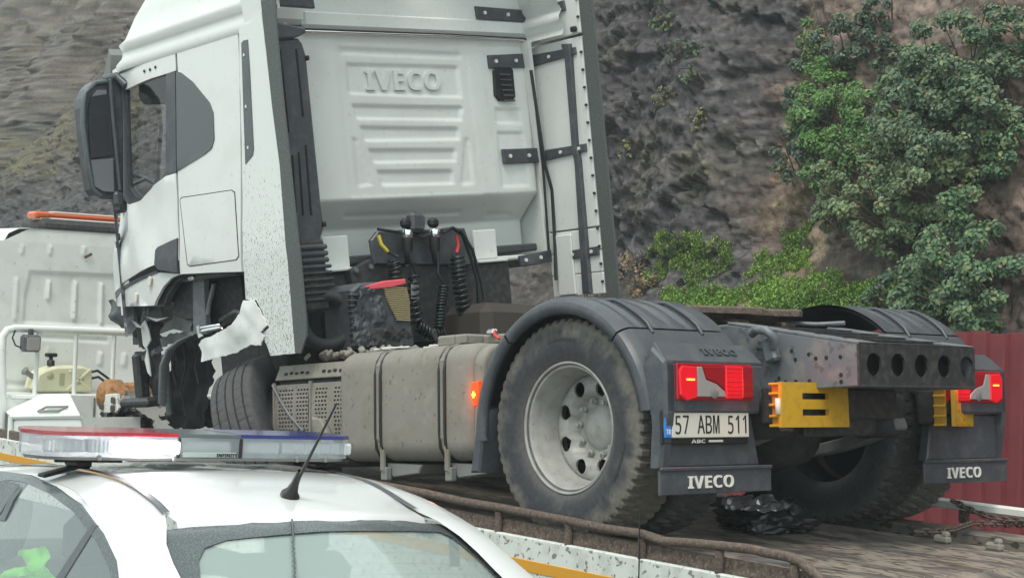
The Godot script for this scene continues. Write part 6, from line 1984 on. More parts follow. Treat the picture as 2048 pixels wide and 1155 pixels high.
	for k in 7:
		var ring := []
		for j in 17:
			ring.append(wc + Vector3(0.12 + k * 0.02, -0.16 + sin(TAU * j / 16.0) * 0.07, -0.02 + cos(TAU * j / 16.0) * 0.07))
		b.tube(ring, 0.012, 6)
	put("rope_drum", b, M.soot, wn)
	# work lamp under the hoop
	var wl := Node3D.new()
	wl.name = "work_lamp"
	tw.add_child(wl, true)
	var lc: Vector3 = Vector3(-6.4, 1.694, 0.982)
	b = Builder.new()
	b.box(lc, Vector3(0.10, 0.13, 0.135), 0.018)
	b.box(lc + Vector3(0.0, 0.085, 0.0), Vector3(0.03, 0.05, 0.04), 0.008)
	put("lamp_housing", b, M.black_plastic, wl)
	put("lamp_lens", Builder.new().box(lc + Vector3(0.053, -0.004, 0), Vector3(0.006, 0.095, 0.10), 0.003), M.lens_clear, wl)
	put("lamp_cable", Builder.new().tube([Vector3(-6.42, 1.789, 1.096), Vector3(-6.42, 1.732, 1.117), Vector3(-6.42, 1.676, 1.091), Vector3(-6.42, 1.658, 1.043)], 0.006, 6), M.hose, wl)
	# ---- cab of the tow truck ----
	var cabn := Node3D.new()
	cabn.name = "tow_cab"
	tw.add_child(cabn, true)
	var pads := [
		[[Vector2(0.809, 2.24), Vector2(0.154, 2.246), Vector2(-0.358, 2.257), Vector2(-0.378, 1.813), Vector2(0.853, 1.841), Vector2(0.842, 2.056)], -0.016],
		[[Vector2(0.892, 2.45), Vector2(0.867, 2.452), Vector2(0.876, 2.373), Vector2(0.901, 2.372)], 0.012],
		[[Vector2(0.666, 2.455), Vector2(0.637, 2.457), Vector2(0.642, 2.378), Vector2(0.671, 2.376)], 0.012],
		[[Vector2(0.384, 2.463), Vector2(0.354, 2.465), Vector2(0.355, 2.385), Vector2(0.389, 2.383)], 0.012],
		[[Vector2(0.929, 2.188), Vector2(0.901, 2.189), Vector2(0.907, 1.859), Vector2(0.935, 1.858)], 0.012],
		[[Vector2(0.662, 2.18), Vector2(0.629, 2.182), Vector2(0.635, 2.024), Vector2(0.668, 2.023)], 0.02],
		[[Vector2(0.44, 2.182), Vector2(0.406, 2.183), Vector2(0.409, 1.873), Vector2(0.443, 1.872)], 0.02],
		[[Vector2(0.217, 2.175), Vector2(0.182, 2.177), Vector2(0.176, 1.84), Vector2(0.21, 1.839)], 0.02],
		[[Vector2(0.706, 1.755), Vector2(0.132, 1.74), Vector2(0.131, 1.7), Vector2(0.712, 1.716)], -0.012],
		[[Vector2(0.652, 1.651), Vector2(0.627, 1.651), Vector2(0.632, 1.584), Vector2(0.657, 1.584)], 0.012],
		[[Vector2(0.21, 1.622), Vector2(0.171, 1.623), Vector2(0.175, 1.519), Vector2(0.214, 1.518)], 0.016],
		[[Vector2(0, 1.618), Vector2(-0.04, 1.618), Vector2(-0.036, 1.513), Vector2(0.004, 1.513)], 0.016],
		[[Vector2(0.96, 1.394), Vector2(0.772, 1.375), Vector2(0.77, 1.332), Vector2(0.966, 1.347)], -0.012],
	]
	b = Builder.new()
	pressed(b, Transform3D.IDENTITY, -6.85, 1.12, -1.12, 2.47, 1.1, 150, 100, pads)
	put("rear_wall", b, M.tow_paint, cabn)
	var rows := []
	for l in [[2.58, 0.86], [2.57, 0.98], [2.53, 1.06], [2.45, 1.10], [2.2, 1.17], [1.6, 1.22], [0.9, 1.24]]:
		var row := []
		for s in [1.0, -1.0]:
			var half := [Vector3(-6.85, l[0], (l[1] - 0.06) * s), Vector3(-6.87, l[0], (l[1] - 0.02) * s), Vector3(-6.93, l[0], l[1] * s), Vector3(-8.3, l[0], l[1] * s), Vector3(-8.6, l[0], l[1] * 0.9 * s), Vector3(-8.7 + 0.15 * maxf(0.0, l[0] - 1.6), l[0], 0.0)]
			if s < 0: half.reverse()
			row.append_array(half)
		rows.append(row)
	b = Builder.new()
	b.skin(rows, Vector3.ZERO, 1)
	var roof := [rows[0].slice(0, 6)]
	var mirrored := []
	for p in roof[0]: mirrored.append(Vector3(p.x, p.y, -p.z))
	b.skin([roof[0], mirrored], Vector3.UP, -1)
	b.skin([[Vector3(-6.86, 2.58, 0.82), Vector3(-6.86, 2.58, -0.82)], [Vector3(-6.85, 2.46, 1.06), Vector3(-6.85, 2.46, -1.06)]], Vector3.RIGHT, -1)
	put("cab_shell", b, M.tow_paint, cabn)
	put("side_glass", Builder.new().slab([Vector3(-7.3, 2.3, 1.185), Vector3(-8.2, 2.3, 1.185), Vector3(-8.25, 1.7, 1.225), Vector3(-7.3, 1.7, 1.225)], Vector3(0, 0, -0.01), 0.002), M.dark_glass, cabn)
	put("red_mark", Builder.new().box(Vector3(-6.83, 2.39, 0.339), Vector3(0.01, 0.022, 0.07), 0.004, Basis(Vector3.RIGHT, 0.5)), M.rust, cabn)
	put("roof_hump", Builder.new().box(Vector3(-7.15, 2.62, 0.15), Vector3(0.4, 0.10, 1.1), 0.04), M.soot, cabn)
	# beacon bar
	var bb := Node3D.new()
	bb.name = "beacon_bar"
	tw.add_child(bb, true)
	var q0: Vector3 = Vector3(-7.1, 2.686, 0.711)
	b = Builder.new()
	b.box(Vector3(q0.x, q0.y - 0.015, q0.z - 0.72), Vector3(0.16, 0.02, 1.36), 0.006)
	put("bar_base", b, M.letter_white, bb)
	put("bar_lens", Builder.new().box(Vector3(q0.x, q0.y + 0.016, q0.z - 0.72), Vector3(0.15, 0.04, 1.40), 0.015), M.orange, bb)
	put("bar_end", Builder.new().box(Vector3(q0.x + 0.003, q0.y + 0.012, q0.z - 0.06), Vector3(0.17, 0.058, 0.14), 0.018), M.orange, bb)
	put("bar_cover", Builder.new().box(Vector3(q0.x, q0.y + 0.041, q0.z - 0.75), Vector3(0.13, 0.012, 1.2), 0.004), M.letter_white, bb)
	put("bar_foot", Builder.new().box(Vector3(q0.x, q0.y - 0.07, q0.z - 0.10), Vector3(0.05, 0.10, 0.06), 0.01), M.grey_face, bb)

# ---- police saloon, in its own axes: x to the rear, z to its left ----
func car_roof(x: float) -> float:
	return 1.487 - (0.2 if x > 0.0 else 0.10) * x * x
func car_side(y: float) -> float:
	if y < 1.42: return 0.60 + (1.42 - y) * 0.4255
	return 0.60 - (y - 1.42) * 1.43
func car_top(x: float) -> float:
	if x > 0.63: return 1.405 - (x - 0.63) * 0.47 - 0.06 * (x - 0.63) * (x - 0.63)
	if x < -0.85: return 1.415 - (-0.85 - x) * 0.55
	return car_roof(x)
func car_glass(q: Vector2) -> Vector3:
	# rear window: q.x across, q.y from 0 at the roof to 1 at the boot, bowed across
	var x := 0.645 + q.y * 0.80 - 0.13 * pow(q.x / 0.5, 2.0) * (0.7 + 0.3 * q.y)
	return Vector3(x, 1.402 - maxf(q.y, 0.0) * 0.395 - 0.035 * pow(q.x / 0.5, 2.0) - 0.02 * smoothstep(0.03, -0.05, q.y), q.x)

func police_car() -> void:
	var car := thing("police_car", "white saloon car with a red and blue light bar on its roof", "car", Vector3(1.0, 0, 3.63), Basis(Vector3.RIGHT, -0.03))
	var b: Builder
	# roof skin between the gutters
	var rows := []
	for i in 25:
		var x := lerpf(-0.85, 0.655, i / 24.0)
		var drop := 0.012 + 0.03 * smoothstep(0.2, 0.63, x)
		var row := []
		for k in 17:
			var f := k / 8.0 - 1.0
			var xx := x - 0.10 * f * f * smoothstep(0.3, 0.655, x)
			row.append(Vector3(xx, car_roof(xx) - drop * pow(absf(f), 2.2), f * 0.43))
		rows.append(row)
	var lip := []
	for q in rows[rows.size() - 1]: lip.append(q + Vector3(0.012, -0.022, 0))
	rows.append(lip)
	b = Builder.new()
	b.skin(rows, Vector3.UP, 1)
	put("roof", b, M.car_paint, car)
	# near windows
	var seal: Array = [Vector2(-0.356, 1.443), Vector2(-0.15, 1.45), Vector2(0.079, 1.437), Vector2(0.312, 1.41), Vector2(0.515, 1.351), Vector2(0.649, 1.295), Vector2(0.708, 1.251)]
	seal.append_array([Vector2(seal[6].x + 0.01, 1.08), Vector2(0.46, 0.985), Vector2(-0.95, 0.985), Vector2(-0.75, 1.36)])
	var pane: Array = [Vector2(-0.289, 1.425), Vector2(-0.123, 1.431), Vector2(0.096, 1.418), Vector2(0.298, 1.386), Vector2(0.497, 1.33), Vector2(0.635, 1.274), Vector2(0.678, 1.247)]
	pane.append_array([Vector2(pane[6].x + 0.005, 1.09), Vector2(0.44, 1.01), Vector2(-0.88, 1.01), Vector2(-0.72, 1.33)])
	for s in [1.0, -1.0]:
		# roof gutter strip, cantrail and rear pillar
		var g := []
		var pillar := []
		var edge := []
		for i in 34:
			var x := lerpf(-0.85, 1.50, i / 33.0)
			var drop := 0.012 + 0.03 * smoothstep(0.2, 0.63, x)
			var yt := car_roof(x) - drop if x < 0.56 else maxf(car_roof(0.56) - 0.038 - (x - 0.56) * 0.56, 0.965)
			var ze := 0.43 + 0.085 * smoothstep(0.46, 0.70, x) + 0.11 * smoothstep(0.6, 1.5, x)
			if x < 0.56: g.append([Vector3(x, yt + 0.004, (ze - 0.014) * s), Vector3(x, yt + 0.006, ze * s), Vector3(x, yt + 0.003, (ze + 0.012) * s)])
			var row := [Vector3(x, yt - 0.004, (ze + 0.002) * s)]
			row.append(Vector3(x, yt - 0.006, lerpf(ze, car_side(yt - 0.03), 0.45) * s))
			row.append(Vector3(x, yt - 0.03, car_side(yt - 0.03) * s))
			pillar.append(row)
			edge.append(Vector2(x, yt - 0.031))
		b = Builder.new()
		b.skin(pillar, Vector3(0, 0.2, s), 1)
		edge.append_array([Vector2(1.50, 0.94), Vector2(-0.86, 0.94)])
		b.sheet(edge, func(q: Vector2) -> Vector3: return Vector3(q.x, q.y, car_side(q.y) * s), Vector3(0, 0, -0.02 * s), 0.06, [pane])
		put("side_frame", b, M.car_paint, car)
		b = Builder.new()
		b.skin(g, Vector3.UP, 1)
		put("roof_moulding", b, M.black_plastic, car)
	for s in [1.0, -1.0]:
		b = Builder.new()
		b.sheet(seal, func(q: Vector2) -> Vector3: return Vector3(q.x, q.y, (car_side(q.y) + 0.005) * s), Vector3(0, 0, -0.008 * s), 0.07, [pane])
		put("window_seal", b, M.frit, car)
		b = Builder.new()
		b.sheet(pane, func(q: Vector2) -> Vector3: return Vector3(q.x, q.y, (car_side(q.y) + 0.003) * s), Vector3(0, 0, -0.0001 * s), 0.12)
		put("side_glass", b, mat("side_glass", Color(lin(0.3, 0.38, 0.38), 0.4), 0.04), car)  # teal alpha puts the mirrored sky into the pane's colour
		M.side_glass.transparency = BaseMaterial3D.TRANSPARENCY_ALPHA
		for bar in [[Vector2(-0.149, 1.441), Vector2(-0.113, 1.441), Vector2(-0.105, 1.317), Vector2(-0.144, 1.313)], [Vector2(0.433, 1.37), Vector2(0.467, 1.367), Vector2(0.414, 1.204), Vector2(0.366, 1.197)]]:
			b = Builder.new()
			b.sheet(bar, func(q: Vector2) -> Vector3: return Vector3(q.x, q.y, (car_side(q.y) + 0.006) * s), Vector3(0, 0, -0.01 * s), 0.1)
			put("window_bar", b, M.black_plastic, car)
		b = Builder.new()
		b.sheet([Vector2(-0.276, 1.421), Vector2(-0.204, 1.431), Vector2(-0.135, 1.435), Vector2(-0.16, 1.326)], func(q: Vector2) -> Vector3: return Vector3(q.x, q.y, (car_side(q.y) + 0.0045) * s), Vector3(0, 0, -0.01 * s), 0.1)
		put("door_post", b, M.frit, car)
	# rear window with its dark printed border
	b = Builder.new()
	b.sheet([Vector2(-0.50, -0.08), Vector2(0.49, -0.08), Vector2(0.50, 0.0), Vector2(0.525, 0.1), Vector2(0.56, 0.25), Vector2(0.60, 0.6), Vector2(0.64, 1.0), Vector2(-0.66, 1.0), Vector2(-0.63, 0.6), Vector2(-0.59, 0.22), Vector2(-0.55, 0.08), Vector2(-0.50, 0.0)], car_glass, Vector3(-0.004, -0.004, 0), 0.06, [[Vector2(-0.44, 0.07), Vector2(-0.2, 0.085), Vector2(0.05, 0.085), Vector2(0.34, 0.10), Vector2(0.41, 0.13), Vector2(0.445, 0.19), Vector2(0.49, 0.35), Vector2(0.54, 0.93), Vector2(-0.58, 0.93), Vector2(-0.57, 0.6), Vector2(-0.53, 0.22), Vector2(-0.49, 0.1)]])
	put("window_border", b, M.frit, car)
	b = Builder.new()
	b.sheet([Vector2(-0.50, 0.03), Vector2(0.46, 0.03), Vector2(0.54, 0.3), Vector2(0.62, 0.99), Vector2(-0.64, 0.99), Vector2(-0.57, 0.3)], func(q: Vector2) -> Vector3: return car_glass(q) - Vector3(0.005, 0.005, 0), Vector3(-0.0001, -0.0001, 0), 0.08)
	put("rear_glass", b, M.wet_glass_sky_tint, car)
	for k in 12:
		var row := []
		for j in 15:
			row.append(car_glass(Vector2(lerpf(-0.47, 0.47, j / 14.0), 0.2 + k * 0.06)) - Vector3(0.009, 0.009, 0))
		put("heating_wire", Builder.new().tube(row, 0.0008, 4), M.grey_face, car)
	var wv := []  # dark line drawn on the glass as the roof aerial's reflection
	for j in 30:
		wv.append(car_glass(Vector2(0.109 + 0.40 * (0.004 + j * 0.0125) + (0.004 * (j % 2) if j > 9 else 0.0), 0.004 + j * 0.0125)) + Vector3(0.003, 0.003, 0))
	put("aerial_reflection", Builder.new().tube(wv, 0.003, 5), M.frit, car)
	# lower body: one skin from nose to tail
	rows = []
	for st in [[-2.35, 0.62, 0.55, 0.62], [-2.25, 0.78, 0.72, 0.70], [-1.7, 0.90, 0.83, 0.84], [-1.35, 0.95, 0.80, 0.88], [-0.85, 0.985, 0.78, 0.89], [0.3, 0.985, 0.79, 0.89], [1.0, 0.985, 0.78, 0.89], [1.45, 1.0, 0.62, 0.87], [1.9, 0.99, 0.60, 0.82], [2.0, 0.94, 0.58, 0.80], [2.05, 0.62, 0.60, 0.78]]:
		var x: float = st[0]
		var row := []
		for p in [[0.0, st[1] + 0.01], [st[2] * 0.6, st[1]], [st[2], st[1] - 0.02], [st[3] - 0.03, st[1] - 0.07], [st[3], st[1] - 0.2], [st[3], 0.45], [st[3] - 0.03, 0.24], [0.4, 0.2], [0.0, 0.2]]:
			row.append(Vector3(x, p[1], p[0]))
		var other := []
		for p in row:
			other.push_front(Vector3(p.x, p.y, -p.z))
		other.pop_back()
		row = other + row
		rows.append(row)
	b = Builder.new()
	for i in rows.size() - 1:
		# the cabin stays open above the sills
		var open: bool = rows[i][0].x >= -0.9 and rows[i + 1][0].x <= 1.46
		var m: int = rows[i].size()
		b.grp = 1
		for k in m - 1:
			if open and absf(rows[i][k].z) < 0.82 and absf(rows[i][k + 1].z) < 0.82 and rows[i][k].y > 0.9 and rows[i][k + 1].y > 0.9:
				continue
			b.tri(rows[i][k], rows[i][k + 1], rows[i + 1][k + 1])
			b.tri(rows[i][k], rows[i + 1][k + 1], rows[i + 1][k])
	put("body", b, M.car_paint, car)
	rows = []
	for x in [-0.86, -1.05, -1.25, -1.45]:
		var row := []
		for k in 9:
			var f := k / 4.0 - 1.0
			row.append(Vector3(x + 0.12 * f * f, car_top(x), f * lerpf(0.52, 0.72, (-0.86 - x) / 0.6)))
		rows.append(row)
	b = Builder.new()
	b.skin(rows, Vector3.UP, 1)
	put("windscreen", b, M.glass, car)
	b = Builder.new()
	b.box(Vector3(0.25, 0.55, 0), Vector3(2.6, 0.1, 1.5), 0.02)
	b.box(Vector3(1.05, 0.93, 0), Vector3(0.5, 0.04, 1.2), 0.01)
	b.box(Vector3(0.55, 0.62, 0), Vector3(0.5, 0.2, 1.35), 0.06)
	b.box(Vector3(0.80, 0.86, 0), Vector3(0.14, 0.5, 1.3), 0.06, Basis(Vector3.BACK, -0.25))
	b.box(Vector3(-1.15, 0.85, 0), Vector3(0.4, 0.2, 1.4), 0.06)
	put("cabin_lining", b, M.seat, car)
	for s in [0.36, -0.36]:
		b = Builder.new()
		b.box(Vector3(-0.35, 0.62, s), Vector3(0.5, 0.18, 0.48), 0.06)
		b.box(Vector3(-0.12, 0.92, s), Vector3(0.14, 0.56, 0.46), 0.05, Basis(Vector3.BACK, -0.2))
		b.box(Vector3(-0.05, 1.26, s), Vector3(0.09, 0.16, 0.24), 0.04)
		put("seat", b, M.seat, car)
	for q in [[-1.45, 0.74], [1.2, 0.74], [-1.45, -0.74], [1.2, -0.74]]:
		var m := MeshInstance3D.new()
		m.name = "tyre"
		m.mesh = tyre_mesh(0.31, 0.10, 24, 0.1, 95, false)
		car.add_child(m, true)
		m.position = Vector3(q[0], 0.31, q[1] * 1.08)
		put("rim", Builder.new().lathe([Vector2(0.19, 0.08), Vector2(0.17, 0.06), Vector2(0.06, 0.08), Vector2(0, 0.08)], m.position, Basis(Vector3.RIGHT, Vector3.BACK * signf(q[1]), Vector3.DOWN), 20), M.rim_silver, car)
	for s in [0.62, -0.62]:
		put("tail_lens", Builder.new().box(Vector3(2.03, 0.82, s), Vector3(0.06, 0.18, 0.28), 0.03), M.lens_red, car)
	# stub aerial on the roof
	var ae := Node3D.new()
	ae.name = "roof_aerial"
	car.add_child(ae, true)
	var base: Vector3 = Vector3(0.479, 1.447, 0.015)
	var tip: Vector3 = Vector3(0.697, 1.735, 0.015)
	b = Builder.new()
	b.lathe([Vector2(0.030, -0.006), Vector2(0.029, 0.004), Vector2(0.018, 0.018), Vector2(0.012, 0.045), Vector2(0.0085, 0.09)], base, Basis(((tip - base).normalized() + Vector3(0, 0.2, 0)).normalized().cross(Vector3.BACK).normalized(), ((tip - base).normalized() + Vector3(0, 0.2, 0)).normalized(), Vector3.BACK), 16)
	put("aerial_foot", b, M.ink, ae)
	var mast := []
	for k in 9:
		mast.append(base.lerp(tip, k / 8.0))
	put("aerial_mast", Builder.new().tube(mast, 0.0065, 8, 0.003), M.ink, ae)
	# ---- light bar ----
	var lb := Node3D.new()
	lb.name = "light_bar"
	car.add_child(lb, true)
	var zl := 0.655
	var zr := -0.497
	var z1: float = Vector3(0.09, 1.564, 0.186).z
	var z2: float = Vector3(0.09, 1.566, -0.035).z
	var outline := func(grow: float, y: float, a: float, c: float) -> Array:
		var o := []
		for p in [[0.09, a], [0.09, c], [0.06, c - 0.05], [-0.02, c - 0.085], [-0.12, c - 0.05], [-0.16, c], [-0.16, a], [-0.12, a + 0.05], [-0.02, a + 0.085], [0.06, a + 0.05]]:
			o.append(Vector3(p[0] + signf(p[0]) * grow, y, p[1]))
		return o
	var wall := func(called: String, a: float, c: float, y0: float, y1: float, m: Material, inset: float, ends: Array) -> void:
		var bb := Builder.new()
		var lo := []
		var hi := []
		var lst := [[0.09, a], [0.09, c]]
		if ends[1]: lst.append_array([[0.06, c - 0.05], [-0.02, c - 0.085], [-0.12, c - 0.05]])
		lst.append_array([[-0.16, c], [-0.16, a]])
		if ends[0]: lst.append_array([[-0.12, a + 0.05], [-0.02, a + 0.085], [0.06, a + 0.05]])
		for p in lst:
			lo.append(Vector3(p[0] * (1.0 - inset), y0, p[1]))
			hi.append(Vector3(p[0], y1, p[1]))
		bb.skin([lo, hi], Vector3.ZERO, -1, true)
		var c0 := Vector3.ZERO
		for p in hi: c0 += p / hi.size()
		for k in hi.size():
			bb.tn(c0, hi[k], hi[(k + 1) % hi.size()], Vector3.UP)
			bb.tn(Vector3(c0.x, y0, c0.z), lo[k], lo[(k + 1) % lo.size()], Vector3.DOWN)
		put(called, bb, m, lb)
	var clear := mat("bar_clear", Color(0.80, 0.84, 0.86, 0.34), 0.12)
	clear.transparency = BaseMaterial3D.TRANSPARENCY_ALPHA
	mat("bar_core", lin(0.62, 0.65, 0.66), 0.35)
	mat("bar_red", Color(lin(0.42, 0.02, 0.04), 0.62), 0.12)
	mat("bar_blue", Color(lin(0.03, 0.045, 0.25), 0.62), 0.12)
	mat("bar_grey", Color(lin(0.13, 0.17, 0.18), 0.7), 0.15)
	for m in [M.bar_red, M.bar_blue, M.bar_grey]:
		m.transparency = BaseMaterial3D.TRANSPARENCY_ALPHA
	wall.call("clear_housing", zl - 0.09, z1 + 0.003, 1.525, 1.588, clear, 0.03, [true, false])
	wall.call("clear_housing", z1 - 0.003, z2 + 0.003, 1.525, 1.588, clear, 0.03, [false, false])
	wall.call("clear_housing", z2 - 0.003, zr + 0.085, 1.525, 1.588, clear, 0.03, [false, true])
	wall.call("red_cover", zl - 0.085, z1 + 0.001, 1.589, 1.600, M.bar_red, -0.02, [true, false])
	wall.call("grey_cover", z1 - 0.001, z2 + 0.001, 1.589, 1.599, M.bar_grey, -0.02, [false, false])
	wall.call("blue_cover", z2 - 0.001, zr + 0.08, 1.589, 1.600, M.bar_blue, -0.02, [false, true])
	wall.call("bar_tray", zl - 0.10, zr + 0.10, 1.515, 1.524, M.grey_face, 0.1, [true, true])
	for z in [z1, z2]:
		put("joint", Builder.new().box(Vector3(-0.035, 1.556, z), Vector3(0.262, 0.062, 0.010), 0.002), M.ink, lb)
	# lamp modules inside, the middle one of the near half is lit
	var mods := [[zl - 0.05, zl - 0.17, 0], [zl - 0.18, Vector3(0.07, 1.567, 0.404).z, 0], [Vector3(0.07, 1.567, 0.401).z, Vector3(0.07, 1.57, 0.184).z, 1], [z1 - 0.02, z2 + 0.02, 0], [z2 - 0.02, z2 - 0.16, 0], [z2 - 0.17, zr + 0.02, 0]]
	for q in mods:
		var mid: float = (q[0] + q[1]) * 0.5
		var w: float = q[0] - q[1]
		if q[2] == 0:
			put("lamp_module", Builder.new().box(Vector3(0.045, 1.556, mid), Vector3(0.05, 0.038, w), 0.006), M.bar_core, lb)
			for k in 5:
				put("reflector_fin", Builder.new().box(Vector3(0.073, 1.556, mid + w * (k - 2) * 0.19), Vector3(0.008, 0.034, 0.006), 0.001), M.bar_core, lb)
		else:
			var lit := mat("lit_white", lin(1, 1, 1), 0.3)
			lit.emission_enabled = true
			lit.emission = Color(1, 1, 1)
			lit.emission_energy_multiplier = 2.0
			put("lit_lamp_module", Builder.new().box(Vector3(0.075, 1.556, mid), Vector3(0.05, 0.038, w), 0.004), lit, lb)
			var li := OmniLight3D.new()
			li.name = "lit_module_light"
			li.light_color = Color(1, 0.98, 1.0)
			li.light_energy = 0.06
			li.light_size = 0.012
			li.omni_range = 6.0
			li.omni_attenuation = 2.0
			li.shadow_enabled = true
			li.position = Vector3(0.078, 1.556, mid)
			lb.add_child(li, true)
	put("grey_strip", Builder.new().box(Vector3(0.0905, 1.535, (z1 + z2) * 0.5), Vector3(0.006, 0.016, z1 - z2 - 0.03), 0.002), mat("strip_grey", lin(0.36, 0.43, 0.41), 0.5), lb)
	lettering("bar_letters", "INFINITY", frame(Vector3(0.0945, 1.534, z2 + 0.05), Vector3(0, 0, -1), Vector3.UP), 0.011, 0.075, 0.002, M.ink, lb)
	for z in [0.45, 0.2, -0.25, -0.36]:
		put("tray_clip", Builder.new().box(Vector3(0.09, 1.523, z), Vector3(0.012, 0.018, 0.012), 0.003), M.grey_face, lb)
	for s in [1.0, -1.0]:
		var z: float = 0.43 * s + 0.02
		b = Builder.new()
		b.box(Vector3(-0.05, 1.497, z), Vector3(0.10, 0.03, 0.05), 0.008)
		b.tube([Vector3(0.0, 1.508, z + 0.1 * s), Vector3(0.0, 1.508, z - 0.12 * s)], 0.007, 6)
		b.box(Vector3(-0.03, 1.475, z + 0.06 * s), Vector3(0.05, 0.01, 0.14), 0.003, Basis(Vector3.RIGHT, 0.25 * s))
		put("bar_foot", b, M.ink, lb)

func chain(called: String, label: String, pts: Array, size: float) -> void:
	var o := thing(called, label, "chain", pts[0])
	var total := 0.0
	for k in pts.size() - 1:
		total += pts[k].distance_to(pts[k + 1])
	var n := int(total / (size * 1.35))
	var st := Builder.new()
	var ring := []
	for j in 11:
		var t := TAU * j / 10.0
		ring.append(Vector3(cos(t) * size, sin(t) * size * 0.55, 0))
	st.tube(ring, size * 0.24, 5)
	var lm := st.mesh(M.rust)
	for i in n:
		var d := total * (i + 0.5) / n
		var k := 0
		while k < pts.size() - 2 and d > pts[k].distance_to(pts[k + 1]):
			d -= pts[k].distance_to(pts[k + 1])
			k += 1
		var dir: Vector3 = (pts[k + 1] - pts[k]).normalized()
		var p: Vector3 = pts[k] + dir * d
		var s := dir.cross(Vector3.UP).normalized()
		var l := hang("link", lm, o)
		l.transform = Transform3D(Basis(dir, s.cross(dir) * -1.0, s).rotated(dir, 0.2 if i % 2 else 1.7), p - pts[0])

func loose_things() -> void:
	var b: Builder
	# cream plastic can behind the head board hoop
	var jc := thing("plastic_can", "cream plastic can with a black tap behind the hoop rail", "can", Vector3(-6.62, 1.314, 0.563))
	b = Builder.new()
	b.slab([Vector3(0, 0.0, 0.22), Vector3(0, 0.03, 0.28), Vector3(0, 0.14, 0.25), Vector3(0, 0.175, 0.19), Vector3(0, 0.20, 0.10), Vector3(0, 0.205, -0.12), Vector3(0, 0.175, -0.20), Vector3(0, 0.0, -0.21)], Vector3(-0.18, 0, 0), 0.018)
	put("can_body", b, M.can_plastic, jc)
	var shaded_can := mat("can_dent_shade", lin(0.42, 0.43, 0.27), 0.6)  # darker plastic colour stands in for shade in the dents and grip hole
	put("round_dent", Builder.new().lathe([Vector2(0.030, 0.0), Vector2(0.026, 0.004), Vector2(0.0, 0.003)], Vector3(0, 0.125, 0.15), Basis(Vector3.UP, Vector3.RIGHT, Vector3.FORWARD), 18), shaded_can, jc)
	put("grip_hole", Builder.new().box(Vector3(0.0, 0.10, 0.055), Vector3(0.008, 0.10, 0.045), 0.003), shaded_can, jc)
	put("round_dent", Builder.new().lathe([Vector2(0.04, 0.0), Vector2(0.035, 0.004), Vector2(0.0, 0.003)], Vector3(0, 0.10, -0.09), Basis(Vector3.UP, Vector3.RIGHT, Vector3.FORWARD), 18), shaded_can, jc)
	put("cross_rib", Builder.new().box(Vector3(0.002, 0.10, -0.09), Vector3(0.014, 0.022, 0.26), 0.005, Basis(Vector3.RIGHT, 0.7)), M.can_plastic, jc)
	put("cross_rib", Builder.new().box(Vector3(0.002, 0.10, -0.09), Vector3(0.014, 0.022, 0.22), 0.005, Basis(Vector3.RIGHT, -0.7)), M.can_plastic, jc)
	b = Builder.new()
	b.lathe([Vector2(0.02, 0.0), Vector2(0.022, 0.07), Vector2(0.035, 0.09), Vector2(0.03, 0.10), Vector2(0, 0.10)], Vector3(-0.08, 0.11, 0.25), Basis(Vector3.RIGHT, Vector3(0, 0.55, 0.83), Vector3(0, -0.83, 0.55)), 12)
	put("spout", b, M.grey_face, jc)
	b = Builder.new()
	b.lathe([Vector2(0.03, 0), Vector2(0.03, 0.04), Vector2(0.015, 0.05), Vector2(0.015, 0.08), Vector2(0, 0.08)], Vector3(-0.09, 0.20, 0.11), Basis.IDENTITY, 12)
	b.box(Vector3(-0.09, 0.285, 0.11), Vector3(0.05, 0.03, 0.09), 0.008)
	put("tap", b, M.ink, jc)
	for q in [[-0.26, 0.15], [-0.27, 0.10]]:
		put("feed_hose", Builder.new().tube([Vector3(-0.06, q[1], -0.19), Vector3(-0.04, q[1] + 0.02, q[0]), Vector3(-0.02, q[1] - 0.05, q[0] - 0.10), Vector3(0.0, q[1] - 0.14, q[0] - 0.14)], 0.011, 6), M.hose, jc)
	# black wrapped bundle under the near mud flap
	var bd := thing("plastic_bundle", "crumpled glossy black plastic bundle lying on the deck between the rear wheels", "bundle", Vector3(0.06, 1.0, -0.05))
	var nz := noise(401, 4.0, 3)
	var rows := []
	for i in 49:
		var row := []
		for k in 73:
			var u := i / 48.0 * PI
			var t := TAU * (k % 72) / 72.0
			var d := Vector3(sin(u) * cos(t), cos(u), sin(u) * sin(t))
			var p := d * Vector3(0.21, 0.14, 0.20)
			p *= 1.25
			var w := 1.0 + nz.get_noise_3dv(d * 0.3) * 0.4 + absf(nz.get_noise_3dv(d * 0.45 + Vector3.ONE)) * 0.35 - absf(nz.get_noise_3dv(d * 1.1)) * 0.10
			p *= w * 0.85
			row.append(Vector3(p.x, maxf(p.y * 0.75 + 0.06, 0.004), p.z))
		rows.append(row)
	b = Builder.new()
	b.skin(rows, Vector3.ZERO, 1)
	put("wrap", b, M.wrap, bd)
	var foil := mat("foil", lin(0.42, 0.41, 0.44), 0.22, 0.7)
	put("foil_top", crumple(51, 0.36, 0.16, 0.03, Transform3D(Basis(Vector3.UP, 0.6) * Basis(Vector3.RIGHT, -1.0), Vector3(0.172, 1.148, 0.12) - Vector3(0.06, 1.0, -0.05))), foil, bd)
	put("foil_scrap", crumple(52, 0.14, 0.08, 0.02, Transform3D(Basis(Vector3.RIGHT, -1.0), Vector3(0.16, 0.04, 0.20))), foil, bd)
	put("torn_flap", crumple(53, 0.26, 0.12, 0.05, Transform3D(Basis(Vector3.UP, 0.8), Vector3(0.12, 0.10, 0.12))), M.wrap, bd)
	put("torn_flap", crumple(54, 0.22, 0.12, 0.05, Transform3D(Basis(Vector3.UP, 1.6), Vector3(0.20, 0.08, -0.05))), M.wrap, bd)
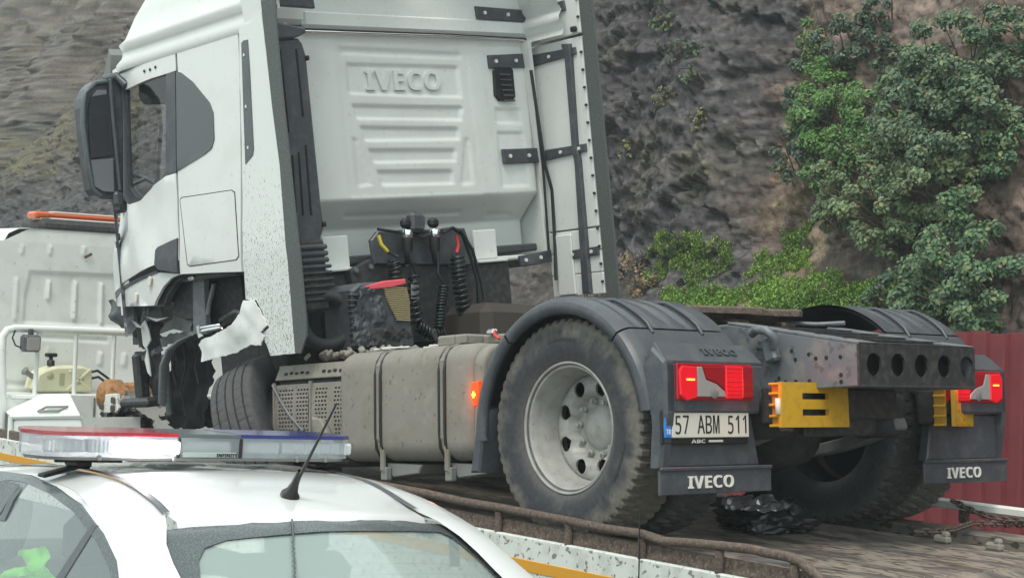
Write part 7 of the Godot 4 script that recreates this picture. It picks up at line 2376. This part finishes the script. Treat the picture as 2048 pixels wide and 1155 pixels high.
	chain("tie_down_chain", "rusty chain lying low across the far side of the deck", [Vector3(0.668, 1.04, -0.485), Vector3(0.722, 1.04, -0.563), Vector3(0.72, 1.04, -0.705), Vector3(0.571, 1.04, -1.076), Vector3(0.63, 1.04, -1.164), Vector3(0.729, 1.04, -1.348)], 0.026)
	chain("tie_down_chain", "rusty chain running from the far rear wheel over the deck rail", [Vector3(0.355, 1.13, -1.2), Vector3(0.465, 1.095, -1.2), Vector3(0.589, 1.067, -1.2), Vector3(0.71, 1.065, -1.2), Vector3(0.841, 1.08, -1.2)], 0.026)
	# broken pieces of the nose on the deck
	var pieces := [["broken_trim_piece", "grey torn trim piece on the deck below the smashed nose", 61, 0.55, 0.22, 0.10, Vector3(-4.316, 1.287, 0.7), 0.1, M.grey_rubber], ["broken_trim_piece", "black ribbed trim roll on the deck beside the winch", 62, 0.5, 0.2, 0.12, Vector3(-5.421, 1.171, 0.65), -0.1, M.wrap], ["broken_trim_piece", "dented silver strip standing under the smashed nose", 63, 0.45, 0.14, 0.06, Vector3(-4.973, 1.349, 0.75), 0.0, M.rim_silver]]
	for p in pieces:
		var o := put(p[0], crumple(p[2], p[3], p[4], p[5], Transform3D(Basis(Vector3.UP, 0.8) * Basis(Vector3.BACK, p[7]) * Basis(Vector3.RIGHT, -0.3), p[6])), p[8])
		o.name = numbered(p[0]) if o.name == "x" else o.name
		tag(o, p[1], "debris", "broken pieces of the nose")
	# hi-vis vest behind the near rear window of the car
	var vb := thing("reflective_vest", "lime green reflective vest behind the saloon's side window", "vest", Vector3(1.0, 0, 3.63), Basis(Vector3.RIGHT, -0.03))
	var cloth := noise(71, 6.0, 3)
	for q in [[[Vector2(-0.089, 1.231), Vector2(0.057, 1.261), Vector2(0.1, 1.21), Vector2(0.125, 1.182), Vector2(0.108, 1.165), Vector2(0.004, 1.15), Vector2(-0.031, 1.19), Vector2(-0.07, 1.203)], 0.60], [[Vector2(-0.236, 1.133), Vector2(-0.129, 1.171), Vector2(-0.016, 1.195), Vector2(0.049, 1.189), Vector2(0.037, 1.176), Vector2(-0.089, 1.15), Vector2(-0.158, 1.119)], 0.612], [[Vector2(-0.086, 1.153), Vector2(0.039, 1.179), Vector2(0.13, 1.183), Vector2(0.244, 1.184), Vector2(0.215, 1.158), Vector2(-0.13, 1.109)], 0.606]]:
		b = Builder.new()
		b.sheet(q[0], func(v: Vector2) -> Vector3: return Vector3(v.x, v.y - 0.004, q[1] + cloth.get_noise_2d(v.x * 2.0, v.y * 2.0) * 0.03), Vector3(0, 0, -0.004), 0.015, [], 0.002, 3)
		put("cloth", b, M.vest, vb)
